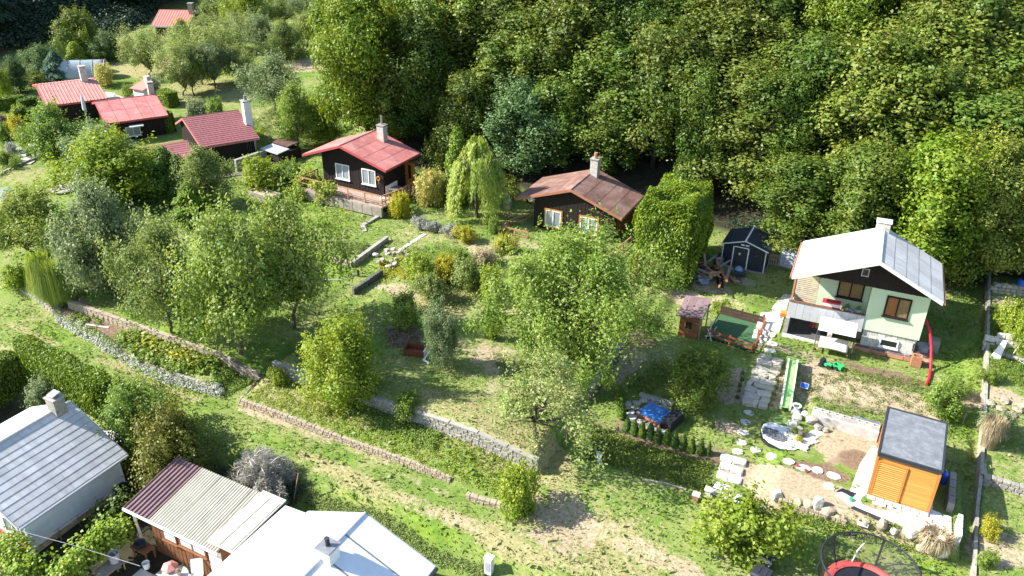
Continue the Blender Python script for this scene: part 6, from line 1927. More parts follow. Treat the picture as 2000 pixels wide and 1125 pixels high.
for y in (-.2, .2): link('wheel', wm, None, k, (0, y, .1)).rotation_euler = (R(90), 0, 0)
k = thing('drain_hose', 'thick red corrugated hose draped from the house wall to the grass', 'hose')
pts = [gh(7.05, .6, 2.3), gh(7.35, .3, 1.9), gh(7.6, 0, 1.2), gh(7.75, -.5, .5), gh(7.8, -1.0, .12), gh(7.75, -1.8, .08), gh(7.6, -2.5, .06)]
pbr('hose_red', (.55, .02, .04), .45, .12, 5)
k.location = gh(7.8, -1.0, 0)
sp = []
for i in range(len(pts) - 1):
    for j in range(6): sp.append(pts[i].lerp(pts[i + 1], j / 6))
sp = [p - k.location for p in sp] + [pts[-1] - k.location]
MB().tube(sp, .072, 10).build('hose', 'hose_red', k, smooth=True)
for i in range(2, len(sp), 2): MB().tube([sp[i] - (sp[i] - sp[i - 1]) * .2, sp[i]], .082, 10).build('hose_ring', 'hose_red', k)
t = thing('side_patio', 'red brown slab patio littered with white scraps right of the house', 'patio', gh(7.0, .1, 0), GR)
for i in range(2):
    for j in range(4): MB().box(.0 + i * .42, .4 + i * .42, -.3 + j * .5, .18 + j * .5, -.2, .06).build('slab', 'terracotta', t)
for i in range(5): MB().prism([(-.12, -.1), (.15, -.07), (.12, .13), (-.08, .1)], .062, .075).build('scrap', 'membrane', t, (.2 + .3 * (i % 2), .1 + .3 * i, 0), i)
k = tag(MB().box(-.3, .3, -.3, .3, -.1, .7).build('concrete_ring', 'concrete', None, gh(7.9, 1.6, 0), GR), 'grey concrete block standing in shade beyond the red hose', 'block')
k = tag(MB().lathe([(.3, 0), (.33, .35), (.35, .36), (.3, .3)], 14).build('grey_tub', 'panel_grey', None, gh(7.4, 1.2, .06)), 'grey tub at the right house wall behind the red hose', 'tub')

# boulders and low block wall below the hut
bd = [(1516, 972, .5, .45), (1560, 985, .45, .35), (1578, 993, .5, .5), (1597, 990, .45, .65), (1617, 1003, .6, .4), (1722, 1030, .5, .45), (1776, 1044, .6, .4), (1812, 1050, .75, .45), (1840, 1060, .6, .5), (1835, 1080, .7, .5), (1800, 1075, .55, .35), (1690, 1022, .4, .3), (1745, 1040, .35, .25), (1640, 1015, .45, .3)]
for i, (x, y, s, h) in enumerate(bd):
    k = MB().rock((0, 0, h * .3), (s, s * .8, h * 1.2), 300 + i, rough=.14).build('boulder', 'stone_sand' if i % 3 else 'stone_white', None, G(x, y))
    ordr = sorted(range(len(bd)), key=lambda j: bd[j][0]).index(i)
    tag(k, f'rough pale boulder on the bank below the hut, {nth(ordr)} from the left', 'boulder', 'boulders on the bank below the hut')
stone_wall('retaining_wall', 'low wall of small pale blocks below the boulders and the sandy bank', [(-1.9, 30.55), (1.0, 30.55)], .42, .2, .14, .2, 'stone_sand', zb=lambda x, y: tz(x, 30.3) - .03, seed=41)
k = thing('plastic_tray', 'white square plastic tray lying on the bank behind the trampoline', 'tray', G(1685, 1024))
for a, bb, c, dd in ((-.22, .22, -.17, -.14), (-.22, .22, .14, .17), (-.22, -.19, -.138, .138), (.19, .22, -.138, .138)): MB().box(a, bb, c, dd, .02, .2).build('side', 'plastic_white', k)
k = thing('cement_bag', 'green and white cement bag lying beside the hut pad', 'bag', G(1650, 972), R(-20))
MB().grid(lambda a, c: (-.35 + .7 * a, -.2 + .4 * c, .16 * math.sin(a * math.pi) ** .4 * math.sin(c * math.pi) ** .4), 8, 6).build('bag', 'plastic_white', k, smooth=True).modifiers.new('thick', 'SOLIDIFY').thickness = .02
MB().box(.2, .33, -.1, .1, .06, .15).build('bag_end', 'plastic_green', k)
k = tag(MB().prism([(0, 0), (.7, -.1), (.8, .25), (.2, .3)], 0, .05).build('plastic_sheet', 'plastic_black', None, G(1634, 960)), 'crumpled black sheet between stepping stone and cement bag', 'sheet')

# trampoline at the bottom edge
TP = at(1686, 1154, -.35); TP.z = -1.0
t = thing('trampoline', 'red rimmed trampoline with black net enclosure at the bottom edge', 'trampoline', TP)
pbr('pad_red', (.52, .09, .075), .5, .12, 3)
n = 40
Rm, Rp = 1.22, 1.5
def ringpts(r, z, a0=0, a1=2 * math.pi, k_=n): return [(r * math.cos(a0 + (a1 - a0) * i / k_), r * math.sin(a0 + (a1 - a0) * i / k_), z) for i in range(k_ + 1)]
MB().lathe([(.02, .70), (Rm, .70), (Rm, .715), (.02, .715)], n).build('jumping_mat', 'plastic_black', t)
for i in range(8):
    a0, a1 = i * math.pi / 4 + .01, (i + 1) * math.pi / 4 - .01
    MB().grid(lambda a, c: ((Rm - .05 + (Rp - Rm + .05) * c) * math.cos(a0 + (a1 - a0) * a), (Rm - .05 + (Rp - Rm + .05) * c) * math.sin(a0 + (a1 - a0) * a), .735 + .035 * math.sin(c * math.pi)), 8, 4).build('pad', 'pad_red', t).modifiers.new('thick', 'SOLIDIFY').thickness = .02
MB().tube(ringpts(Rp - .05, .68), .035, 6).build('frame_ring', 'steel', t)
m, nt, b, L = nodes('net')
b.inputs['Base Color'].default_value = (.03, .032, .035, 1); b.inputs['Roughness'].default_value = .7
b.inputs['Alpha'].default_value = .34
MB().grid(lambda a, c: ((Rp - .1 + .42 * math.sin(c * 1.5)) * math.cos(2 * math.pi * a), (Rp - .1 + .42 * math.sin(c * 1.5)) * math.sin(2 * math.pi * a), .78 + 1.2 * c), 40, 6).build('net', 'net', t, smooth=True)
MB().tube(ringpts(Rp + .32, 1.98), .04, 6).build('top_ring', 'plastic_black', t)
for i in range(6):
    a = R(20) + i * math.pi / 3
    MB().tube([((Rp + .02 + r) * math.cos(a), (Rp + .02 + r) * math.sin(a), z) for r, z in ((0, 0), (.04, .7), (.28, 1.2), (.42, 1.65), (.34, 1.98))], .045, 7).build('net_pole', 'plastic_black', t)
    MB().tube([((Rp - .1) * math.cos(a + .3), (Rp - .1) * math.sin(a + .3), z) for z in (0, .66)], .03, 6).build('leg', 'steel', t)
lb = MB().grid(lambda a, c: ((Rp + .37) * math.cos(R(128) - .3 * a), (Rp + .37) * math.sin(R(128) - .3 * a), 1.72 + .22 * c), 6, 1).build('label', 'plastic_label' if 'plastic_label' in MATS else 'metal_navy', t)
lb.modifiers.new('thick', 'SOLIDIFY').thickness = .01
def lettering(body_, size, mat, parent, loc, rot):
    cu = bpy.data.curves.new('lettering', 'FONT')
    cu.body = body_; cu.size = size; cu.align_x = 'CENTER'; cu.align_y = 'CENTER'; cu.extrude = .002
    o_ = bpy.data.objects.new('lettering', cu); col.objects.link(o_)
    me_ = bpy.data.meshes.new_from_object(o_.evaluated_get(bpy.context.evaluated_depsgraph_get()))
    bpy.data.objects.remove(o_)
    return link('lettering', me_, mat, parent, loc).__setattr__('rotation_euler', rot)
am = R(128) - .15
lettering('SKY RAM', .13, 'white_paint', lb, ((Rp + .355) * math.cos(am), (Rp + .355) * math.sin(am), 1.83), (R(90), 0, am - R(90)))
MB().tube([(-.35, 1.5, 1.7), (-.5, 1.45, 1.3), (-.6, 1.25, .8)], .03, 5).build('strap', 'plastic_white', t)
# dark bins
for i, (x, y) in enumerate(((1492, 1106), (1484, 1140))):
    k = thing('wheelie_bin', ['dark navy lidded box standing upright in the grass, rear of two', 'dark navy lidded box at the bottom edge, front of two'][i], 'bin', G(x, y), R(-10))
    MB().box8([(-.3, -.28, 0), (.3, -.28, 0), (.3, .28, 0), (-.3, .28, 0), (-.36, -.34, .62), (.36, -.34, .62), (.36, .34, .62), (-.36, .34, .62)]).build('body', 'metal_navy', k)
    MB().box8([(-.38, -.36, .622), (.38, -.36, .622), (.38, .36, .622), (-.38, .36, .622), (-.34, -.3, .7), (.34, -.3, .7), (.34, .3, .7), (-.34, .3, .7)]).build('lid', 'metal_navy', k)
    for s in (-.14, .14): MB().box(s - .05, s + .05, -.2, .2, .702, .72).build('lid_rib', 'metal_navy', k)

# ================================================================== right-hand boundary and the neighbour's plot
t = thing('kerb', 'long pale concrete kerb along the boundary with the right neighbour', 'kerb', Vector((6.0, 28, tz(5.9, 28))))
y = 22.0
while y < 58:
    y1 = y + 2.0
    MB().box8([(-.07, y - 28 + .01, tz(5.9, y) - t.location.z - .2), (.07, y - 28 + .01, tz(5.9, y) - t.location.z - .2), (.07, y1 - 28, tz(5.9, y1) - t.location.z - .2), (-.07, y1 - 28, tz(5.9, y1) - t.location.z - .2),
               (-.07, y - 28 + .01, tz(6.3, y) - t.location.z + .1), (.07, y - 28 + .01, tz(6.3, y) - t.location.z + .1), (.07, y1 - 28, tz(6.3, y1) - t.location.z + .1), (-.07, y1 - 28, tz(6.3, y1) - t.location.z + .1)]).build('kerb_stone', 'stone_grey', t)
    y = y1
stone_wall('retaining_wall', 'stone block wall with corner crossing the neighbour plot right of the hut', [(6.05, 38.4), (6.1, 35.55), (14, 35.5)], .55, .3, .18, .3, 'stone_grey', zb=lambda x, y: tz(x + .3, 35.3) - .05, seed=44)
stone_wall('retaining_wall', 'grey stone wall in front of the blue barrel on the neighbour plot', [at(1918, 592, .9)[:2], at(2030, 606, .9)[:2]], .7, .3, .22, .36, 'stone_grey', zb=lambda x, y: tz(x, y - .4) - .05, seed=45)
stone_wall('retaining_wall', 'pale block wall behind the leaning white board on the neighbour plot', [at(1914, 690, .8)[:2], at(2030, 712, .8)[:2]], .8, .28, .28, .45, 'stone_white', zb=lambda x, y: tz(x, y - .4) - .05, seed=46)
stone_wall('retaining_wall', 'low dark stone edging below the pale block wall on the neighbour plot', [at(1917, 712, .7)[:2], at(2030, 742, .7)[:2]], .3, .25, .2, .36, 'stone_grey', zb=lambda x, y: tz(x, y - .4) - .05, seed=47)
p = G(1944, 700)
k = MB().box8([(-.28, -.1, 0), (.2, -.12, 0), (.2, -.06, 0), (-.28, -.05, 0), (.1, .2, 1.05), (.3, .2, 1.05), (.3, .25, 1.05), (.1, .25, 1.05)]).build('white_board', 'white_paint', None, p)
tag(k, 'tapering white board leaning against the pale block wall', 'board')
MB().box(-.3, .25, -.16, -.125, -.05, .06).build('foot', 'white_paint', k)
k = thing('barrel', 'bright blue plastic barrel standing above the neighbour stone wall', 'barrel', G(1992, 572), 0)
MB().lathe([(.27, 0), (.31, .05), (.31, .28), (.33, .31), (.31, .34), (.31, .6), (.33, .63), (.31, .66), (.30, .9), (.25, .95)], 18).build('drum', 'plastic_blue', k)
MB().lathe([(.26, .94), (.27, .99), (.1, 1.0)], 16).build('lid', 'plastic_black', k)
for i, (x, y) in enumerate(((1975, 695), (1996, 705))):
    k = tag(MB().tube([(0, 0, -.1), (.25, .1, .9)], .02, 5).build('stake', 'stone_white', None, G(x, y)), ['thin pale stake leaning before the block wall', 'thin pale stake at the right picture edge before the block wall'][i], 'stake')
    MB().lathe([(.03, 0), (.03, .04)], 6).build('stake_cap', 'plastic_white', k, (.25, .1, .9))
k = thing('shed', 'dark shed wall with blue door in the shade at the right edge', 'shed', G(1972, 545) + Vector((0, 1.0, 0)))
MB().box(-1.8, 2.2, 0, 2, -.3, 2.0).build('wall', 'timber_dark', k)
MB().box(-1.2, -.4, -.04, -.002, -.1, 1.8).build('door', 'plastic_teal', k)
MB().box8([(-2, -.3, 2.003), (2.4, -.3, 2.003), (2.4, 2.2, 2.303), (-2, 2.2, 2.303), (-2, -.3, 2.08), (2.4, -.3, 2.08), (2.4, 2.2, 2.38), (-2, 2.2, 2.38)]).build('roof', 'brown_sheet', k)
rk = [(1935, 790), (1955, 800), (1985, 803), (1962, 785), (1998, 795), (1925, 775), (1975, 812)]
for i, (x, y) in enumerate(rk):
    k = MB().rock((0, 0, .06), (.5, .4, .25), 400 + i).build('stone', 'stone_sand', None, G(x, y))
    ordr = sorted(range(len(rk)), key=lambda j: rk[j][0]).index(i)
    tag(k, f'flat sandy stone on the bare strip of the neighbour plot, {nth(ordr)} from the left', 'stone', 'stones on the neighbour plot')
for i, (a, bb) in enumerate((((1997, 660), (2030, 690)), ((1985, 720), (2030, 750)))):
    p, q_ = G(*a) + Vector((0, 0, .5)), G(*bb) + Vector((0, 0, .9))
    tag(MB().tube([p, (p + q_) / 2 - Vector((0, 0, .2)), q_], .012, 5).build('wire', 'steel'), ['upper pale wire sagging over the neighbour plot', 'lower pale wire sagging over the neighbour plot'][i], 'wire')

# ================================================================== left garden and middle garden odds and ends
k = thing('raised_bed', 'weathered wooden raised bed on the lawn left of the red cabin', 'raised bed', G(517, 386), R(-8))
for a, bb, c, dd in ((-1.3, 1.3, -.62, -.55), (-1.3, 1.3, .55, .62), (-1.3, -1.23, -.548, .548), (1.23, 1.3, -.548, .548)):
    for j in range(2): MB().box(a, bb, c, dd, -.1 + j * .3, .18 + j * .3).build('board', 'timber_grey', k)
MB().box(-1.228, 1.228, -.548, .548, 0, .34).build('soil', 'stone_sand', k)
k = thing('sundial', 'round grey stone disc with a short post on the far lawn', 'sundial', G(125, 371))
MB().lathe([(.95, 0), (1.0, .05), (1.0, .12), (.9, .16)], 20).build('disc', 'concrete', k)
MB().box(-.06, .06, -.06, .06, .162, .55).build('post', 'stone_dark', k)
MB().lathe([(.4, .162), (.42, .18)], 12).build('inner_disc', 'concrete', k)
k = thing('post', 'short white post standing in the shaded middle lawn', 'post', G(609, 548))
MB().box(-.06, .06, -.05, .05, -.1, .75).build('shaft', 'white_paint', k); MB().box(-.08, .08, -.07, .07, .752, .79).build('cap', 'white_paint', k)
k = thing('post', 'short dark post at the end of the hose on the middle lawn', 'post', G(700, 540))
MB().box(-.05, .05, -.05, .05, -.1, .45).build('shaft', 'timber_dark', k); MB().box(-.06, .06, -.06, .06, .452, .48).build('cap', 'timber_dark', k)
pts = [G(612 + i * 11, 545 + 4 * math.sin(i / 8 * 3.14) - (8 if i > 6 else 0)) + Vector((0, 0, .08)) for i in range(9)]
tag(MB().tube(pts, .035, 5).build('hose', 'steel'), 'pale hose lying on the lawn between white and dark post', 'hose')
k = thing('rusty_trough', 'rusty metal trough with white edge between the middle bushes', 'trough', G(812, 690), R(15))
pbr('rust', (.20, .065, .03), .9, .4, 7, bump=.4)
for a, bb, c, dd, mt in ((-.6, .6, -.4, -.36, 'rust'), (-.6, .6, .36, .4, 'rust'), (-.6, -.56, -.358, .358, 'rust'), (.56, .62, -.358, .358, 'white_paint')): MB().box(a, bb, c, dd, -.1, .4).build('side', mt, k)
MB().box(-.558, .558, -.358, .358, -.05, .05).build('bottom', 'rust', k)
tag(MB().tube([G(838, 690) + Vector((0, 0, .1)), G(828, 705) + Vector((0, 0, .06)), G(838, 712) + Vector((0, 0, .05))], .07, 8).build('pipe', 'white_paint'), 'short pale pipe bend lying beside the rusty trough', 'pipe')
k = thing('grit_plank', 'pale plank on the dug vegetable bed among young plants', 'plank', G(190, 638), R(15))
MB().box(-.8, .8, -.06, .06, .02, .07).build('plank', 'concrete_pale', k); MB().box(-.7, -.6, -.1, .1, 0, .018).build('batten', 'timber_grey', k)
k = thing('white_post', 'white leaning marker board on the bank left of the small hedge', 'board', G(1171, 907), R(20))
MB().box8([(-.08, -.05, 0), (.12, -.08, 0), (.12, -.02, 0), (-.08, .01, 0), (-.2, .5, .35), (.0, .5, .35), (.0, .55, .35), (-.2, .55, .35)]).build('board', 'concrete_pale', k); MB().box(-.1, .1, -.12, -.085, -.05, .05).build('foot', 'timber_grey', k)
tag(MB().tube([G(1255, 938) + Vector((0, 0, .06)), G(1300, 946) + Vector((0, 0, .06)), G(1340, 958) + Vector((0, 0, .06))], .06, 6).build('log', 'timber_grey'), 'long grey branch lying across the grass below the small hedge', 'branch')
for i, (x, y, mt, lb) in enumerate(((1382, 968, 'stone_white', 'white capped lantern stone left of the lower slab stairs'), (1358, 978, 'terracotta', 'orange and white stone ornament left of the lower slab stairs'))):
    k = thing('garden_lantern', lb, 'lantern', G(x, y))
    MB().box(-.12, .12, -.1, .1, -.05, .35).build('body', mt, k); MB().prism([(-.17, -.15), (.17, -.15), (.17, .15), (-.17, .15)], .352, .42).build('cap', 'stone_white', k)
tag(MB().rock((0, 0, .25), (1.0, .8, .7), 71, rough=.2).build('covered_heap', 'tank', None, G(1445, 1002) + Vector((0, 0, .25))), 'pale blue plastic wrapped bundle among the yellow green leaves', 'bundle')
tag(MB().lathe([(.16, 0), (.2, .45), (.21, .46), (.17, .42)], 12).build('bucket', 'panel_grey', None, G(1485, 1008) + Vector((0, 0, .1))), 'grey bucket standing among the yellow green leaves', 'bucket')
k = thing('lumber_shelter', 'low grey corrugated sheets over stacked timber between two cabins', 'shelter', G(545, 312), R(-10))
mb = MB()
for i in range(16): mb.tube([(-1.2 + i * .15, -.9, .95), (-1.2 + i * .15, .4, 1.1)], .06, 5)
mb.build('grey_sheets', 'white_sheet', k, kind='stuff')
mb = MB()
for i in range(14): mb.tube([(-1.4 + i * .15, .6, 1.15), (-1.4 + i * .15, 1.9, 1.3)], .06, 5)
mb.build('brown_sheets', 'brown_sheet', k, kind='stuff')
MB().box(-1.2, 1.0, -.7, 1.7, 0, .9).build('stack', 'timber_dark', k)
k = thing('garden_wall', 'dark grey wall running back beside the white chimney', 'wall', G(506, 318), R(-5))
MB().box(-.15, .1, -2.5, 4.2, -.5, .9).build('wall_face', 'concrete', k); MB().box(-.18, .13, -2.5, 4.2, .902, .96).build('coping', 'concrete', k)
k = thing('lumber_pile', 'pile of long grey boards in front of the maroon roofed cabin', 'boards', G(440, 345), R(52))
for i in range(4): MB().box(-1.8, 1.8, -.3 + i * .16, -.17 + i * .16, .02 + .03 * (i % 2), .08 + .03 * (i % 2)).build('board', 'timber_grey', k)
k = thing('garden_path', 'pale slab path between beds of the far left garden', 'path', G(45, 290))
a, bb = G(55, 318), G(28, 278)
for i in range(7):
    p = a.lerp(bb, i / 6)
    MB().prism([(-.42, -.42), (.42, -.42), (.42, .42), (-.42, .42)], -.1, .06).build('path_slab', 'slab', k, p - k.location, .5)
stone_wall('edging', 'pale kerb edging between far left lawn and beds', [G(-5, 345)[:2], G(88, 305)[:2]], .22, .2, .22, .8, 'concrete', seed=60)
k = thing('cold_frame', 'glass covered cold frame half hidden at the left edge', 'cold frame', G(12, 385), R(-20))
MB().box(-1.2, 1.2, -.7, .7, 0, .4).build('box', 'white_paint', k)
for i in range(2): MB().box(-1.15 + i * 1.17, -.03 + i * 1.17, -.66, .66, .402, .43).build('pane', 'film', k)
k = thing('clothes_pole', 'small pale T shaped pole beside the round bush on the far lawn', 'pole', G(69, 312))
MB().tube([(0, 0, 0), (0, 0, 1.3)], .05, 6).build('pole', 'white_paint', k); MB().tube([(-.45, 0, 1.32), (.45, 0, 1.32)], .05, 6).build('crossbar', 'white_paint', k)
k = thing('scarecrow', 'dark upright stump post standing at the orchard edge by the bare ground', 'stump', G(646, 150))
MB().lathe([(.3, 0), (.33, .3), (.28, 1.0), (.2, 1.35), (.08, 1.6)], 9).build('stump', 'timber_brown', k); MB().rock((.35, -.1, .1), (.5, .4, .3), 4).build('root', 'timber_dark', k)
k = thing('drawbar', 'thin pole leaning at the dark gap beside the white roof', 'pole', G(572, 985))
MB().tube([(0, 0, 0), (.35, .3, 1.9)], .03, 5).build('pole', 'terracotta', k); MB().lathe([(.05, 1.88), (.05, 1.94)], 6).build('pole_tip', 'timber_dark', k, (.35, .3, 0))
k = thing('pot_table', 'round pale stone slab in shade behind the white walled house', 'stone slab', G(216, 858))
MB().lathe([(.8, 0), (.85, .1), (.8, .14)], 16).build('slab', 'concrete_pale', k); MB().lathe([(.3, -.3), (.3, -.01)], 10).build('foot', 'concrete', k)
k = thing('water_tub', 'dark round tub at the rear corner of the white walled house', 'tub', G(246, 968) + Vector((0, 0, -.2)))
MB().lathe([(.4, 0), (.46, .7), (.48, .72), (.42, .7), (.4, .5)], 16).build('tub', 'plastic_black', k); MB().lathe([(.39, .5), (.39, .52)], 16).build('water', 'glass_dark', k)

# ================================================================== the person by the weeping tree
def skin(name, pts, edges, radii, mat, parent=None, sub=2):
    me_ = bpy.data.meshes.new(name)
    me_.from_pydata(pts, edges, [])
    o_ = bpy.data.objects.new(name, me_); col.objects.link(o_)
    if parent: o_.parent = parent
    s_ = o_.modifiers.new('skin', 'SKIN')
    for i, r in enumerate(radii): me_.skin_vertices[0].data[i].radius = (r, r) if not isinstance(r, tuple) else r
    me_.skin_vertices[0].data[0].use_root = True
    o_.modifiers.new('smooth', 'SUBSURF').levels = sub
    o_.modifiers['smooth'].render_levels = sub
    me_.materials.append(MATS[mat])
    return o_
pbr('skin', (.42, .25, .18), .6, .08, 5)
pbr('shirt', (.62, .66, .68), .85, .08, 8)
pbr('shorts', (.50, .50, .44), .85, .1, 8)
pbr('hair', (.05, .035, .025), .8, .2, 12)
pp = G(991, 423)
per = thing('person', 'person in pale shirt and light shorts standing half behind the weeping tree', 'person', pp, R(10))
P = [(0, 0, .92), (0, .01, 1.12), (0, 0, 1.34), (0, -.01, 1.48), (0, -.015, 1.56), (0, -.02, 1.66), (0, -.01, 1.74),
     (.10, 0, .88), (.13, -.03, .50), (.14, .02, .10), (.14, -.10, .04),
     (-.10, 0, .88), (-.13, .03, .50), (-.15, .08, .10), (-.16, -.04, .04),
     (.19, 0, 1.40), (.27, .03, 1.12), (.26, -.06, .88), (.255, -.09, .80),
     (-.19, 0, 1.40), (-.27, .03, 1.12), (-.27, -.06, .88), (-.265, -.09, .80), (0, -.03, 1.62)]
E_ = [(0, 1), (1, 2), (2, 3), (3, 4), (4, 23), (23, 5), (5, 6), (0, 7), (7, 8), (8, 9), (9, 10), (0, 11), (11, 12), (12, 13), (13, 14), (2, 15), (15, 16), (16, 17), (17, 18), (2, 19), (19, 20), (20, 21), (21, 22)]
rad = [(.15, .11), (.14, .1), (.16, .1), .06, .055, .1, .06, .09, .058, .04, .04, .09, .058, .04, .04, .065, .045, .032, .034, .065, .045, .032, .034, .085]
bodyo = skin('body', P, E_, rad, 'skin', per)
for s in (1, -1):
    for j in range(5):
        a = (j - 2) * .35
        p0 = Vector((s * .26, -.10, .79))
        ln = (.05, .075, .085, .078, .06)[j]
        q_ = p0 + Vector((.02 * math.sin(a), -.03 * math.cos(a) - .01, -ln))
        skin('finger' if j else 'thumb', [p0, p0.lerp(q_, .6), q_], [(0, 1), (1, 2)], [.012, .010, .008], 'skin', bodyo, 1)
skin('shirt', [(0, 0, .90), (0, .01, 1.12), (0, 0, 1.34), (0, -.01, 1.46), (.19, 0, 1.40), (.25, .02, 1.20), (-.19, 0, 1.40), (-.25, .02, 1.20)], [(0, 1), (1, 2), (2, 3), (2, 4), (4, 5), (2, 6), (6, 7)],
     [(.175, .135), (.16, .12), (.18, .12), .075, .08, .065, .08, .065], 'shirt', per)
skin('shorts', [(0, 0, .93), (.10, 0, .86), (.125, -.02, .56), (-.10, 0, .86), (-.125, .02, .56)], [(0, 1), (1, 2), (0, 3), (3, 4)], [(.165, .125), .11, .095, .11, .095], 'shorts', per)
skin('hair', [(0, .0, 1.72), (0, .05, 1.68), (0, .06, 1.62)], [(0, 1), (1, 2)], [.095, .085, .06], 'hair', per)
for s in (1, -1): MB().rock((0, 0, 0), (.10, .26, .09), 3, rough=.02, rz=0).build('shoe', 'white_paint', per, (.145 * s, -.05 if s > 0 else .0, .045), 0)
MB().cbox((0, -.125, 1.625), (.025, .03, .04)).build('nose', 'skin', bodyo)
for s in (-.035, .035): MB().rock((s, -.112, 1.65), (.022, .02, .015), 2, rough=0, rz=0).build('eye', 'hair', bodyo)
